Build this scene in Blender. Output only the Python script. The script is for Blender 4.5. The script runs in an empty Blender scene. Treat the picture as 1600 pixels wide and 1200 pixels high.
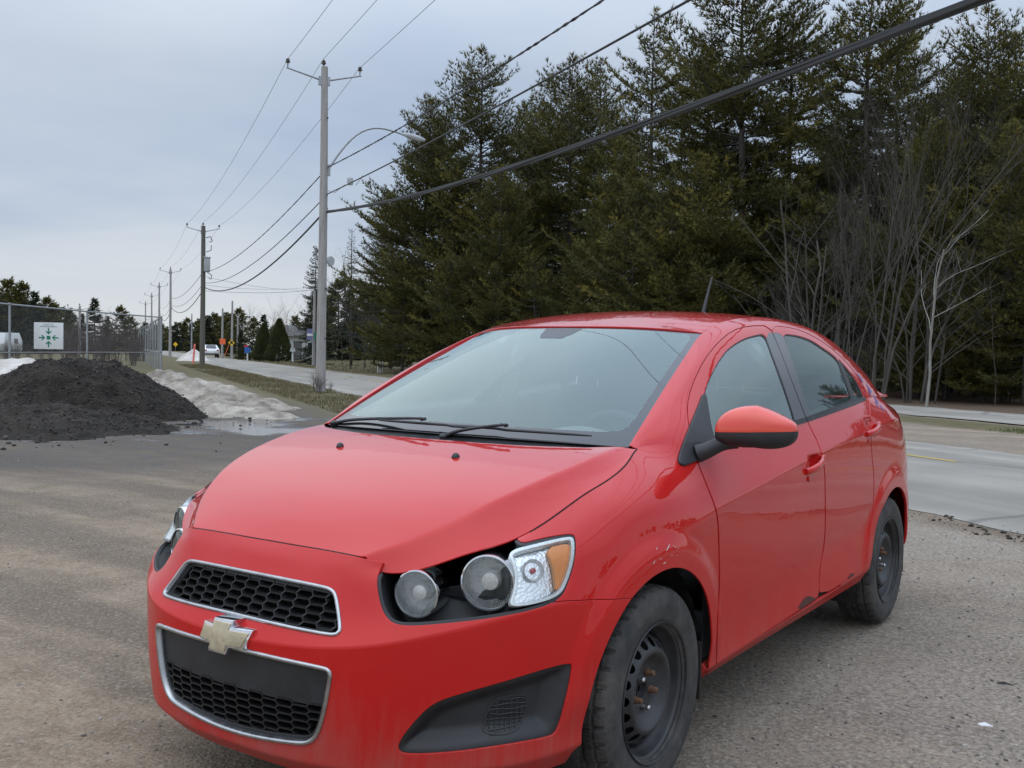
import bpy, bmesh, math, random
import numpy as np
from mathutils import Vector, Matrix

# ------------------------------------------------------------------ camera
SC = bpy.context.scene
COL = SC.collection
FPX, IW, IH = 1614.95, 1600.0, 1200.0
CAM = np.array([2.202, -1.8867, 1.3116])
YAW, PITCH, ROLL = -0.606825, -0.0313853, 0.0175215
_cy, _sy, _cp, _sp = math.cos(YAW), math.sin(YAW), math.cos(PITCH), math.sin(PITCH)
_f = np.array([_sy*_cp, _cy*_cp, _sp]); _r = np.array([_cy, -_sy, 0.0]); _u = np.cross(_r, _f)
_c, _s = math.cos(ROLL), math.sin(ROLL)
CR, CU, CF = _c*_r + _s*_u, -_s*_r + _c*_u, _f
cd = bpy.data.cameras.new('camera'); cam = bpy.data.objects.new('camera', cd); COL.objects.link(cam)
cd.sensor_width = 36.0; cd.lens = 36.0*FPX/IW; cd.clip_start = 0.05; cd.clip_end = 4000
cam.matrix_world = Matrix(((CR[0], CU[0], -CF[0], CAM[0]), (CR[1], CU[1], -CF[1], CAM[1]), (CR[2], CU[2], -CF[2], CAM[2]), (0, 0, 0, 1)))
SC.camera = cam

# ------------------------------------------------------------------ sky, sun, exposure
SC.view_settings.view_transform = 'Standard'; SC.view_settings.look = 'None'
SC.view_settings.gamma = 1.0; SC.view_settings.exposure = 0.0
SUN_EL, SUN_AZ = math.radians(52), math.radians(225)      # azimuth measured from +Y clockwise
W = bpy.data.worlds.new('World'); SC.world = W; W.use_nodes = True
nt = W.node_tree; nt.nodes.clear()
def wn(t, **k):
    n = nt.nodes.new(t)
    for a, b in k.items(): setattr(n, a, b)
    return n
sky = wn('ShaderNodeTexSky', sky_type='NISHITA', sun_disc=False, sun_elevation=SUN_EL, sun_rotation=SUN_AZ)
sky.air_density = 1.3; sky.dust_density = 2.0
tc = wn('ShaderNodeTexCoord')
sep = wn('ShaderNodeSeparateXYZ'); nt.links.new(tc.outputs['Generated'], sep.inputs[0])
# cloud deck: project the direction on a flat layer overhead so the cloud bands shrink to the horizon
zz = wn('ShaderNodeMath', operation='ADD'); nt.links.new(sep.outputs[2], zz.inputs[0]); zz.inputs[1].default_value = 0.10
dx = wn('ShaderNodeMath', operation='DIVIDE'); nt.links.new(sep.outputs[0], dx.inputs[0]); nt.links.new(zz.outputs[0], dx.inputs[1])
dy = wn('ShaderNodeMath', operation='DIVIDE'); nt.links.new(sep.outputs[1], dy.inputs[0]); nt.links.new(zz.outputs[0], dy.inputs[1])
cmb = wn('ShaderNodeCombineXYZ'); nt.links.new(dx.outputs[0], cmb.inputs[0]); nt.links.new(dy.outputs[0], cmb.inputs[1])
nz = wn('ShaderNodeTexNoise'); nz.inputs['Scale'].default_value = 0.55; nz.inputs['Detail'].default_value = 5; nz.inputs['Roughness'].default_value = 0.5
nt.links.new(cmb.outputs[0], nz.inputs['Vector'])
ramp = wn('ShaderNodeValToRGB'); nt.links.new(nz.outputs['Fac'], ramp.inputs[0])
ramp.color_ramp.elements[0].position = 0.36; ramp.color_ramp.elements[0].color = (0.42, 0.52, 0.685, 1)
ramp.color_ramp.elements[1].position = 0.64; ramp.color_ramp.elements[1].color = (0.62, 0.685, 0.78, 1)
# thin bright break along the horizon and the usual brightening of an overcast sky overhead
hz = wn('ShaderNodeMapRange'); hz.inputs[1].default_value = 0.0; hz.inputs[2].default_value = 0.11; hz.inputs[3].default_value = 1; hz.inputs[4].default_value = 0
nt.links.new(sep.outputs[2], hz.inputs[0])
mixh = wn('ShaderNodeMix', data_type='RGBA'); nt.links.new(hz.outputs[0], mixh.inputs[0]); nt.links.new(ramp.outputs[0], mixh.inputs[6]); mixh.inputs[7].default_value = (0.80, 0.825, 0.83, 1)
zr = wn('ShaderNodeMapRange'); zr.inputs[1].default_value = 0.25; zr.inputs[2].default_value = 0.95; zr.inputs[3].default_value = 1.0; zr.inputs[4].default_value = 3.1
nt.links.new(sep.outputs[2], zr.inputs[0])
vm = wn('ShaderNodeVectorMath', operation='SCALE'); nt.links.new(mixh.outputs[2], vm.inputs[0]); nt.links.new(zr.outputs[0], vm.inputs['Scale'])
bg1 = wn('ShaderNodeBackground'); nt.links.new(sky.outputs[0], bg1.inputs[0]); bg1.inputs[1].default_value = 0.06
bg2 = wn('ShaderNodeBackground'); nt.links.new(vm.outputs[0], bg2.inputs[0]); bg2.inputs[1].default_value = 1.05
ms = wn('ShaderNodeMixShader'); ms.inputs[0].default_value = 0.88
nt.links.new(bg1.outputs[0], ms.inputs[1]); nt.links.new(bg2.outputs[0], ms.inputs[2])
wo = wn('ShaderNodeOutputWorld'); nt.links.new(ms.outputs[0], wo.inputs[0])
sd = bpy.data.lights.new('sun', 'SUN'); sd.energy = 0.5; sd.angle = math.radians(140); sd.color = (1.0, 0.96, 0.9)
sun = bpy.data.objects.new('sun', sd); COL.objects.link(sun)
_sd = Vector((math.sin(SUN_AZ)*math.cos(SUN_EL), math.cos(SUN_AZ)*math.cos(SUN_EL), math.sin(SUN_EL)))
sun.rotation_euler = _sd.to_track_quat('Z', 'Y').to_euler(); sun.location = (0, 0, 30)

# ------------------------------------------------------------------ pixel <-> world
def proj(P):
    d = np.asarray(P, float) - CAM
    Z = d@CF
    return np.stack([IW/2 + FPX*(d@CR)/Z, IH/2 - FPX*(d@CU)/Z], -1), Z
def ray(x, y): return CF + CR*(x-IW/2)/FPX + CU*(IH/2-y)/FPX
def on_ground(x, y, z=0.0):
    d = ray(x, y); return CAM + d*((z-CAM[2])/d[2])
def at_dist(x, y, dist):                     # point on a pixel's ray at a given horizontal distance
    d = ray(x, y); return CAM + d*(dist/math.hypot(d[0], d[1]))
# ------------------------------------------------------------------ materials
MATS = {}
def _new(name):
    m = bpy.data.materials.new(name); m.use_nodes = True
    b = m.node_tree.nodes['Principled BSDF']; MATS[name] = m
    return m, m.node_tree, b
def N(t, kind, **k):
    n = t.nodes.new(kind)
    for a, v in k.items():
        if a.startswith('i_'):
            key = a[2:]; key = int(key) if key.isdigit() else key.replace('_', ' ')
            n.inputs[key].default_value = v
        else: setattr(n, a, v)
    return n
def simple(name, col, rough=0.6, metal=0.0, coat=0.0, spec=0.5, var=0.0, scale=8.0, bump=0.0, bscale=60.0):
    m, t, b = _new(name)
    b.inputs['Base Color'].default_value = (*col, 1); b.inputs['Roughness'].default_value = rough
    b.inputs['Metallic'].default_value = metal; b.inputs['Coat Weight'].default_value = coat; b.inputs['Coat Roughness'].default_value = .05
    b.inputs['Specular IOR Level'].default_value = spec
    if var > 0 or bump > 0:
        tc = N(t, 'ShaderNodeTexCoord')
    if var > 0:
        n = N(t, 'ShaderNodeTexNoise', i_Scale=scale, i_Detail=5.0, i_Roughness=.65); t.links.new(tc.outputs['Object'], n.inputs['Vector'])
        r = N(t, 'ShaderNodeMapRange', i_1=.25, i_2=.75, i_3=1-var, i_4=1+var); t.links.new(n.outputs['Fac'], r.inputs[0])
        v = N(t, 'ShaderNodeVectorMath', operation='SCALE'); v.inputs[0].default_value = col; t.links.new(r.outputs[0], v.inputs['Scale'])
        t.links.new(v.outputs[0], b.inputs['Base Color'])
        r2 = N(t, 'ShaderNodeMapRange', i_1=.25, i_2=.75, i_3=max(0, rough-.12), i_4=min(1, rough+.12)); t.links.new(n.outputs['Fac'], r2.inputs[0]); t.links.new(r2.outputs[0], b.inputs['Roughness'])
    if bump > 0:
        n = N(t, 'ShaderNodeTexNoise', i_Scale=bscale, i_Detail=6.0, i_Roughness=.7); t.links.new(tc.outputs['Object'], n.inputs['Vector'])
        bp = N(t, 'ShaderNodeBump', i_Strength=bump, i_Distance=.02); t.links.new(n.outputs['Fac'], bp.inputs['Height']); t.links.new(bp.outputs[0], b.inputs['Normal'])
    return m

# ------------------------------------------------------------------ objects
def prop(o, label=None, cat=None, group=None, kind=None):
    if label: o['label'] = label
    if cat: o['category'] = cat
    if group: o['group'] = group
    if kind: o['kind'] = kind
    return o
def empty(name, loc=(0, 0, 0), rz=0.0, **k):
    o = bpy.data.objects.new(name, None); COL.objects.link(o); o.location = loc; o.rotation_euler = (0, 0, rz); o.empty_display_size = .2
    return prop(o, **k)
def link_mesh(name, me, mat=None, parent=None, loc=None, **k):
    if mat is not None:
        for m in (mat if isinstance(mat, (list, tuple)) else [mat]): me.materials.append(MATS[m] if isinstance(m, str) else m)
    o = bpy.data.objects.new(name, me); COL.objects.link(o)
    if parent is not None: o.parent = parent
    if loc is not None: o.location = loc
    return prop(o, **k)
def mesh_np(name, V, F, normals=None, smooth=True, midx=None):
    """V (n,3); F array (m,3|4) or list of such arrays"""
    me = bpy.data.meshes.new(name); V = np.asarray(V, np.float32)
    Fs = [np.asarray(f, np.int32) for f in (F if isinstance(F, (list, tuple)) and len(F) and getattr(F[0], 'ndim', 0) == 2 else [np.asarray(F, np.int32)])]
    Fs = [f for f in Fs if len(f)]
    me.vertices.add(len(V)); me.vertices.foreach_set('co', V.ravel())
    nl = sum(f.size for f in Fs); npol = sum(len(f) for f in Fs)
    me.loops.add(nl); me.loops.foreach_set('vertex_index', np.concatenate([f.ravel() for f in Fs]))
    me.polygons.add(npol)
    tot = np.concatenate([np.full(len(f), f.shape[1], np.int32) for f in Fs]); st = np.concatenate([[0], np.cumsum(tot)[:-1]]).astype(np.int32)
    me.polygons.foreach_set('loop_start', st); me.polygons.foreach_set('loop_total', tot)
    me.polygons.foreach_set('use_smooth', np.full(npol, smooth))
    if midx is not None: me.polygons.foreach_set('material_index', np.asarray(midx, np.int32))
    me.update(calc_edges=True); me.validate()
    if normals is not None:
        n = np.asarray(normals, float); n = n/np.maximum(np.linalg.norm(n, axis=1, keepdims=True), 1e-9)
        me.normals_split_custom_set_from_vertices([tuple(x) for x in n])
    return me
class MB:
    """collects boxes, tubes and lathes into one mesh"""
    def __init__(s): s.V = []; s.F = []; s.n = 0
    def add(s, V, F):
        s.V.append(np.asarray(V, float)); s.F += [tuple(int(i)+s.n for i in f) for f in F]; s.n += len(V); return s
    def box(s, c, d, rz=0.0, M=None):
        c = np.asarray(c, float); d = np.asarray(d, float)/2
        P = np.array([[x, y, z] for z in (-1, 1) for y in (-1, 1) for x in (-1, 1)], float)*d
        if rz:
            a, b = math.cos(rz), math.sin(rz); P = P@np.array([[a, b, 0], [-b, a, 0], [0, 0, 1]])
        if M is not None: P = P@np.asarray(M).T
        return s.add(P+c, [(0, 2, 3, 1), (4, 5, 7, 6), (0, 1, 5, 4), (2, 6, 7, 3), (0, 4, 6, 2), (1, 3, 7, 5)])
    def tube(s, pts, rad, n=8, caps=True):
        pts = np.asarray(pts, float); m = len(pts); rad = np.broadcast_to(np.asarray(rad, float), (m,))
        T = np.gradient(pts, axis=0); T /= np.maximum(np.linalg.norm(T, axis=1, keepdims=True), 1e-9)
        ref = np.array([0, 0, 1.0]) if abs(T[0][2]) < .9 else np.array([1.0, 0, 0])
        a = np.cross(T[0], ref); a /= np.linalg.norm(a); V = []
        th = np.arange(n)*2*math.pi/n
        for i in range(m):
            a = a - T[i]*(a@T[i]); a /= max(np.linalg.norm(a), 1e-9); b = np.cross(T[i], a)
            V.append(pts[i]+rad[i]*(np.cos(th)[:, None]*a+np.sin(th)[:, None]*b))
        F = [(i*n+j, i*n+(j+1) % n, (i+1)*n+(j+1) % n, (i+1)*n+j) for i in range(m-1) for j in range(n)]
        if caps: F += [tuple(range(n))[::-1], tuple((m-1)*n+j for j in range(n))]
        return s.add(np.concatenate(V), F)
    def lathe(s, prof, n=24, o=(0, 0, 0), axis=(0, 0, 1), closed=False):
        """prof: list of (radius, height along axis)"""
        ax = np.asarray(axis, float); ax /= np.linalg.norm(ax)
        ref = np.array([0, 0, 1.0]) if abs(ax[2]) < .9 else np.array([1.0, 0, 0]); a = np.cross(ref, ax); a /= np.linalg.norm(a); b = np.cross(ax, a)
        th = np.arange(n)*2*math.pi/n; D = np.cos(th)[:, None]*a+np.sin(th)[:, None]*b
        V = np.concatenate([np.asarray(o, float)+ax*h+D*r for r, h in prof]); m = len(prof)
        F = [(i*n+j, i*n+(j+1) % n, (i+1)*n+(j+1) % n, (i+1)*n+j) for i in range(m-1) for j in range(n)]
        if closed: F += [((m-1)*n+j, (m-1)*n+(j+1) % n, (j+1) % n, j) for j in range(n)]
        else:
            if prof[0][0] > 1e-6: F.append(tuple(range(n))[::-1])
            if prof[-1][0] > 1e-6: F.append(tuple((m-1)*n+j for j in range(n)))
        return s.add(V, F)
    def build(s, name, mat, parent=None, smooth=True, bevel=0.0, sub=0, loc=None, angle=None, **k):
        me = bpy.data.meshes.new(name); me.from_pydata(np.concatenate(s.V).tolist(), [], s.F); me.validate()
        bm = bmesh.new(); bm.from_mesh(me)
        bmesh.ops.remove_doubles(bm, verts=bm.verts, dist=1e-6)
        bmesh.ops.recalc_face_normals(bm, faces=bm.faces)
        if bevel > 0:
            es = [e for e in bm.edges if len(e.link_faces) == 2 and e.calc_face_angle(0) > .6]
            bmesh.ops.bevel(bm, geom=es, offset=bevel, segments=2, affect='EDGES', profile=.6, clamp_overlap=True)
        bm.to_mesh(me); bm.free()
        if smooth:
            me.polygons.foreach_set('use_smooth', [True]*len(me.polygons)); me.set_sharp_from_angle(angle=math.radians(angle or 38))
        return link_mesh(name, me, mat, parent, loc, **k)
def copy_tree(o, parent=None):
    c = o.copy(); COL.objects.link(c); c.parent = parent
    for ch in o.children: copy_tree(ch, c)
    return c
def pchip(x, y, xi):
    x = np.asarray(x, float); y = np.asarray(y, float); xi = np.clip(np.asarray(xi, float), x[0], x[-1])
    h = np.diff(x); d = np.diff(y)/h; m = np.zeros_like(y)
    if len(x) > 2:
        w1 = 2*h[1:]+h[:-1]; w2 = h[1:]+2*h[:-1]; ok = d[:-1]*d[1:] > 0
        with np.errstate(divide='ignore', invalid='ignore'): m[1:-1] = np.where(ok, (w1+w2)/(w1/d[:-1]+w2/d[1:]), 0)
    m[0] = d[0]; m[-1] = d[-1]
    k = np.clip(np.searchsorted(x, xi, side='right')-1, 0, len(x)-2); t = (xi-x[k])/h[k]
    return (1+2*t)*(1-t)**2*y[k]+t*(1-t)**2*h[k]*m[k]+t*t*(3-2*t)*y[k+1]+t*t*(t-1)*h[k]*m[k+1]
def cspline_matrix(x, xi):
    """natural cubic spline as a matrix: values(xi) = A @ y"""
    x = np.asarray(x, float); n = len(x); h = np.diff(x)
    if n == 2:
        t = (xi-x[0])/h[0]; return np.stack([1-t, t], 1)
    A = np.zeros((n, n)); B = np.zeros((n, n)); A[0, 0] = A[-1, -1] = 1
    for i in range(1, n-1):
        A[i, i-1:i+2] = h[i-1], 2*(h[i-1]+h[i]), h[i]; B[i, i-1:i+2] = 6/h[i-1], -6/h[i-1]-6/h[i], 6/h[i]
    M = np.linalg.solve(A, B); k = np.clip(np.searchsorted(x, xi, side='right')-1, 0, n-2); out = np.zeros((len(xi), n))
    for r, (j, v) in enumerate(zip(k, xi)):
        a = (x[j+1]-v)/h[j]; b = (v-x[j])/h[j]
        out[r, j] += a; out[r, j+1] += b; out[r] += ((a**3-a)*M[j]+(b**3-b)*M[j+1])*h[j]**2/6
    return out
def gsmooth(y, sig, refl=True):
    if sig <= 0: return y
    n = int(sig*3)+1; k = np.exp(-.5*(np.arange(-n, n+1)/sig)**2); k /= k.sum()
    pad = np.concatenate([2*y[0]-y[n:0:-1], y, 2*y[-1]-y[-2:-n-2:-1]]); return np.convolve(pad, k, 'valid')
def sstep(a, b, x):
    t = np.clip((x-a)/(b-a), 0, 1); return t*t*(3-2*t)
def chaikin(P, it=2, keep=()):
    P = [np.asarray(p, float) for p in P]
    for _ in range(it):
        Q = []
        for i in range(len(P)):
            a, b = P[i], P[(i+1) % len(P)]; Q += [.75*a+.25*b, .25*a+.75*b]
        P = Q
    return np.array(P)
def sdf(poly, X):
    """signed distance to closed polygon, negative inside"""
    poly = np.asarray(poly, float); A = poly; B = np.roll(poly, -1, 0); d2 = np.full(len(X), 1e18); ins = np.zeros(len(X), bool)
    for a, b in zip(A, B):
        e = b-a; w = X-a; t = np.clip((w@e)/max(e@e, 1e-12), 0, 1); q = w-t[:, None]*e; d2 = np.minimum(d2, (q*q).sum(1))
        c = (a[1] > X[:, 1]) != (b[1] > X[:, 1])
        with np.errstate(divide='ignore', invalid='ignore'): xs = (b[0]-a[0])*(X[:, 1]-a[1])/(b[1]-a[1])+a[0]
        ins ^= c & (X[:, 0] < xs)
    d = np.sqrt(d2); return np.where(ins, -d, d)
# ================================================================== the place
DS = np.array([-.8279, .5609]); DN = np.array([.5609, .8279])        # along the road / across it (away from the car park)
def RF(s, n, z=0.0): return np.array([DS[0]*s+DN[0]*n, DS[1]*s+DN[1]*n, z])
def toSN(P): return P[..., 0]*DS[0]+P[..., 1]*DS[1], P[..., 0]*DN[0]+P[..., 1]*DN[1]
ROADZ = math.atan2(DS[1], DS[0])
RNG = np.random.default_rng(11)
_tab = RNG.random((256, 256))
def vnoise(x, y):
    xi, yi = np.floor(x).astype(int), np.floor(y).astype(int); fx, fy = x-xi, y-yi; fx, fy = fx*fx*(3-2*fx), fy*fy*(3-2*fy); g = lambda a, b: _tab[a & 255, b & 255]
    return (g(xi, yi)*(1-fx)+g(xi+1, yi)*fx)*(1-fy)+(g(xi, yi+1)*(1-fx)+g(xi+1, yi+1)*fx)*fy
def fbm(x, y, o=5, g=.5):
    s = 0; a = 1; t = 0
    for k in range(o): s = s+a*vnoise(x*2**k+17.3*k, y*2**k+5.1*k); t += a; a *= g
    return s/t-.5
# ------------------------------------------------------------------ ground materials
TRK = math.radians(112.0)
def ground_material():
    m, t, b = _new('ground_gravel'); L = t.links.new
    tc = N(t, 'ShaderNodeTexCoord'); P = tc.outputs['Object']
    def noise(scale, detail=6.0, rough=.6, vec=None):
        n = N(t, 'ShaderNodeTexNoise', i_Scale=scale, i_Detail=detail, i_Roughness=rough); L(vec or P, n.inputs['Vector']); return n.outputs['Fac']
    def mr(v, a, c, lo, hi):
        n = N(t, 'ShaderNodeMapRange', i_1=a, i_2=c, i_3=lo, i_4=hi); L(v, n.inputs[0]); return n.outputs[0]
    def math_(op, a, c):
        n = N(t, 'ShaderNodeMath', operation=op)
        for i, x in enumerate((a, c)):
            if isinstance(x, (int, float)): n.inputs[i].default_value = x
            else: L(x, n.inputs[i])
        return n.outputs[0]
    def mix(f, a, c):
        n = N(t, 'ShaderNodeMix', data_type='RGBA'); L(f, n.inputs[0])
        for k, x in ((6, a), (7, c)):
            if isinstance(x, tuple): n.inputs[k].default_value = (*x, 1)
            else: L(x, n.inputs[k])
        return n.outputs[2]
    def at(name):
        n = N(t, 'ShaderNodeAttribute', attribute_name=name); return n.outputs['Fac']
    fine = noise(55.0, 8.0, .75); mid = noise(3.2, 6.0, .65); big = noise(.45, 5.0, .6)
    mp = N(t, 'ShaderNodeMapping'); mp.inputs['Rotation'].default_value = (0, 0, -TRK); mp.inputs['Scale'].default_value = (.16, 1.25, 1); L(P, mp.inputs[0])
    track = noise(1.1, 5.0, .6, mp.outputs[0])
    vor = N(t, 'ShaderNodeTexVoronoi', i_Scale=85.0); L(P, vor.inputs['Vector'])
    vor2 = N(t, 'ShaderNodeTexVoronoi', i_Scale=240.0); L(P, vor2.inputs['Vector'])
    c = mix(mr(mid, .35, .68, 0, 1), (.225, .165, .108), (.40, .305, .212))
    c = mix(mr(track, .42, .60, 0, .8), c, (.145, .110, .078)); gr = mr(at('grey'), 0, 1, .55, 1)
    c = mix(math_('MULTIPLY', gr, mr(fine, .50, .66, 0, .75)), c, (.53, .445, .345))
    c = mix(math_('MULTIPLY', gr, mr(fine, .34, .47, .75, 0)), c, (.095, .076, .058))
    grain = noise(210.0, 4.0, .8); c = mix(math_('MULTIPLY', gr, mr(grain, .54, .74, 0, .75)), c, (.56, .50, .43)); c = mix(math_('MULTIPLY', gr, mr(grain, .28, .45, .8, 0)), c, (.085, .07, .055))
    peb = N(t, 'ShaderNodeSeparateColor'); L(vor.outputs['Color'], peb.inputs[0]); c = mix(math_('MULTIPLY', gr, mr(peb.outputs[0], .80, .95, 0, .55)), c, (.50, .45, .39)); c = mix(math_('MULTIPLY', gr, mr(peb.outputs[1], .82, .95, 0, .55)), c, (.07, .06, .05))
    grey = math_('MULTIPLY', at('grey'), mr(big, .36, .60, .25, 1)); c = mix(grey, c, mix(mr(fine, .33, .67, 0, 1), (.125, .107, .086), (.52, .452, .372)))
    mud = math_('MULTIPLY', at('mud'), mr(mid, .30, .62, .35, 1)); c = mix(mud, c, mix(mr(mid, .4, .7, 0, 1), (.045, .040, .036), (.115, .10, .086)))
    grass = at('grass'); gcol = mix(mr(mid, .35, .68, 0, 1), (.105, .090, .045), (.185, .145, .085)); gcol = mix(mr(fine, .4, .75, 0, .8), gcol, (.09, .098, .035)); c = mix(grass, c, gcol)
    lit = at('litter'); c = mix(lit, c, mix(mr(fine, .35, .7, 0, 1), (.085, .055, .038), (.18, .125, .085)))
    wet = math_('MULTIPLY', at('puddle'), 1.0); c = mix(wet, c, (.030, .027, .024)); L(c, b.inputs['Base Color'])
    r0 = math_('SUBTRACT', .95, math_('MULTIPLY', mud, .22)); r = N(t, 'ShaderNodeMix', data_type='FLOAT'); L(wet, r.inputs[0]); L(r0, r.inputs[2]); r.inputs[3].default_value = .12; L(r.outputs[0], b.inputs['Roughness'])
    b.inputs['Specular IOR Level'].default_value = .3
    hgt = math_('ADD', math_('ADD', math_('MULTIPLY', vor.outputs['Distance'], -.35), math_('MULTIPLY', vor2.outputs['Distance'], -.15)), math_('ADD', fine, math_('MULTIPLY', mid, 1.5)))
    hgt = math_('ADD', hgt, math_('MULTIPLY', track, .9))
    st = math_('SUBTRACT', 1.0, wet)
    bp = N(t, 'ShaderNodeBump', i_Distance=.035); L(math_('MULTIPLY', st, .6), bp.inputs['Strength']); L(hgt, bp.inputs['Height']); L(bp.outputs[0], b.inputs['Normal'])
ground_material()
def asphalt_material():
    m, t, b = _new('asphalt'); L = t.links.new
    tc = N(t, 'ShaderNodeTexCoord'); mp = N(t, 'ShaderNodeMapping'); mp.inputs['Rotation'].default_value = (0, 0, -ROADZ); L(tc.outputs['Object'], mp.inputs[0])
    st = N(t, 'ShaderNodeMapping'); st.inputs['Scale'].default_value = (.06, 1.1, 1); L(mp.outputs[0], st.inputs[0])
    n1 = N(t, 'ShaderNodeTexNoise', i_Scale=1.5, i_Detail=4.0); L(st.outputs[0], n1.inputs['Vector'])
    n2 = N(t, 'ShaderNodeTexNoise', i_Scale=140.0, i_Detail=5.0, i_Roughness=.7); L(mp.outputs[0], n2.inputs['Vector'])
    n3 = N(t, 'ShaderNodeTexNoise', i_Scale=.7, i_Detail=6.0); L(mp.outputs[0], n3.inputs['Vector'])
    r1 = N(t, 'ShaderNodeValToRGB'); L(n1.outputs['Fac'], r1.inputs[0]); r1.color_ramp.elements[0].position = .35; r1.color_ramp.elements[0].color = (.220, .202, .172, 1); r1.color_ramp.elements[1].position = .68; r1.color_ramp.elements[1].color = (.315, .290, .250, 1)
    mx = N(t, 'ShaderNodeMix', data_type='RGBA'); mx.blend_type = 'MULTIPLY'; mx.inputs[0].default_value = 1; L(r1.outputs[0], mx.inputs[6])
    r2 = N(t, 'ShaderNodeMapRange', i_1=.25, i_2=.75, i_3=.72, i_4=1.28); L(n2.outputs['Fac'], r2.inputs[0]); r3 = N(t, 'ShaderNodeMapRange', i_1=.3, i_2=.7, i_3=.85, i_4=1.15); L(n3.outputs['Fac'], r3.inputs[0])
    mm = N(t, 'ShaderNodeMath', operation='MULTIPLY'); L(r2.outputs[0], mm.inputs[0]); L(r3.outputs[0], mm.inputs[1]); L(mm.outputs[0], mx.inputs[7])
    # tar-sealed cracks
    vw = N(t, 'ShaderNodeVectorMath', operation='ADD'); L(mp.outputs[0], vw.inputs[0]); L(n3.outputs['Color'], vw.inputs[1])
    vo = N(t, 'ShaderNodeTexVoronoi', feature='DISTANCE_TO_EDGE', i_Scale=.16); L(vw.outputs[0], vo.inputs['Vector'])
    ck = N(t, 'ShaderNodeMapRange', i_1=.0, i_2=.010, i_3=.55, i_4=0.0); L(vo.outputs['Distance'], ck.inputs[0])
    m2 = N(t, 'ShaderNodeMix', data_type='RGBA'); L(ck.outputs[0], m2.inputs[0]); L(mx.outputs[2], m2.inputs[6]); m2.inputs[7].default_value = (.05, .05, .05, 1); L(m2.outputs[2], b.inputs['Base Color'])
    b.inputs['Roughness'].default_value = .88; bp = N(t, 'ShaderNodeBump', i_Strength=.4, i_Distance=.01); L(n2.outputs['Fac'], bp.inputs['Height']); L(bp.outputs[0], b.inputs['Normal'])
asphalt_material()
simple('yellow_line', (.42, .30, .07), .8, var=.35, scale=30)
def heap_material(name, c0, c1, c2, scale, bump):
    m, t, b = _new(name); L = t.links.new; tc = N(t, 'ShaderNodeTexCoord')
    n1 = N(t, 'ShaderNodeTexNoise', i_Scale=scale, i_Detail=8.0, i_Roughness=.7); L(tc.outputs['Object'], n1.inputs['Vector']); n2 = N(t, 'ShaderNodeTexNoise', i_Scale=scale*9, i_Detail=6.0, i_Roughness=.75); L(tc.outputs['Object'], n2.inputs['Vector'])
    r = N(t, 'ShaderNodeMapRange', i_1=.38, i_2=.66, i_3=0, i_4=1); L(n1.outputs['Fac'], r.inputs[0]); a = N(t, 'ShaderNodeMix', data_type='RGBA'); L(r.outputs[0], a.inputs[0]); a.inputs[6].default_value = (*c0, 1); a.inputs[7].default_value = (*c1, 1)
    r2 = N(t, 'ShaderNodeMapRange', i_1=.58, i_2=.74, i_3=0, i_4=.9); L(n2.outputs['Fac'], r2.inputs[0]); d = N(t, 'ShaderNodeMix', data_type='RGBA'); L(r2.outputs[0], d.inputs[0]); L(a.outputs[2], d.inputs[6]); d.inputs[7].default_value = (*c2, 1); L(d.outputs[2], b.inputs['Base Color'])
    b.inputs['Roughness'].default_value = .9; b.inputs['Specular IOR Level'].default_value = .25
    bp = N(t, 'ShaderNodeBump', i_Strength=bump, i_Distance=.06); L(n2.outputs['Fac'], bp.inputs['Height']); L(bp.outputs[0], b.inputs['Normal'])
heap_material('black_millings', (.020, .0165, .0135), (.062, .051, .041), (.15, .126, .102), 2.6, 1.0)
heap_material('dirty_snow', (.23, .195, .155), (.64, .575, .49), (.13, .105, .08), 2.1, 1.0)
heap_material('clean_snow', (.44, .40, .355), (.70, .66, .60), (.28, .25, .21), 1.2, .7)
def bark(name, c0, c1, sx=6.0):
    m, t, b = _new(name); L = t.links.new; tc = N(t, 'ShaderNodeTexCoord'); mp = N(t, 'ShaderNodeMapping'); mp.inputs['Scale'].default_value = (sx, sx, .7); L(tc.outputs['Object'], mp.inputs[0])
    n = N(t, 'ShaderNodeTexNoise', i_Scale=2.2, i_Detail=7.0, i_Roughness=.7); L(mp.outputs[0], n.inputs['Vector']); r = N(t, 'ShaderNodeMapRange', i_1=.3, i_2=.7, i_3=0, i_4=1); L(n.outputs['Fac'], r.inputs[0])
    a = N(t, 'ShaderNodeMix', data_type='RGBA'); L(r.outputs[0], a.inputs[0]); a.inputs[6].default_value = (*c0, 1); a.inputs[7].default_value = (*c1, 1); L(a.outputs[2], b.inputs['Base Color']); b.inputs['Roughness'].default_value = .92
    bp = N(t, 'ShaderNodeBump', i_Strength=.5, i_Distance=.02); L(n.outputs['Fac'], bp.inputs['Height']); L(bp.outputs[0], b.inputs['Normal'])
bark('pine_bark', (.035, .030, .026), (.095, .082, .070)); bark('grey_bark', (.038, .033, .028), (.095, .085, .072)); bark('birch_bark', (.17, .16, .14), (.36, .35, .31), 3)
bark('twig_red', (.060, .042, .038), (.130, .100, .088)); bark('pole_wood_pale', (.25, .235, .22), (.42, .405, .385), 9); bark('pole_wood_dark', (.085, .080, .066), (.17, .16, .135), 9)
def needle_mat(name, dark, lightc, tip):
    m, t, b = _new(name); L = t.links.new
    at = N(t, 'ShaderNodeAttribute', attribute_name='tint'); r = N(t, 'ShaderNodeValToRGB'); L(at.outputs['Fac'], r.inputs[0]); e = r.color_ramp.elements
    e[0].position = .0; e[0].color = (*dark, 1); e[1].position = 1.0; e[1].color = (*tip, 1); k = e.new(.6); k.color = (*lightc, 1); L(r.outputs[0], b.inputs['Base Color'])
    b.inputs['Roughness'].default_value = .65; b.inputs['Specular IOR Level'].default_value = .25
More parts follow.
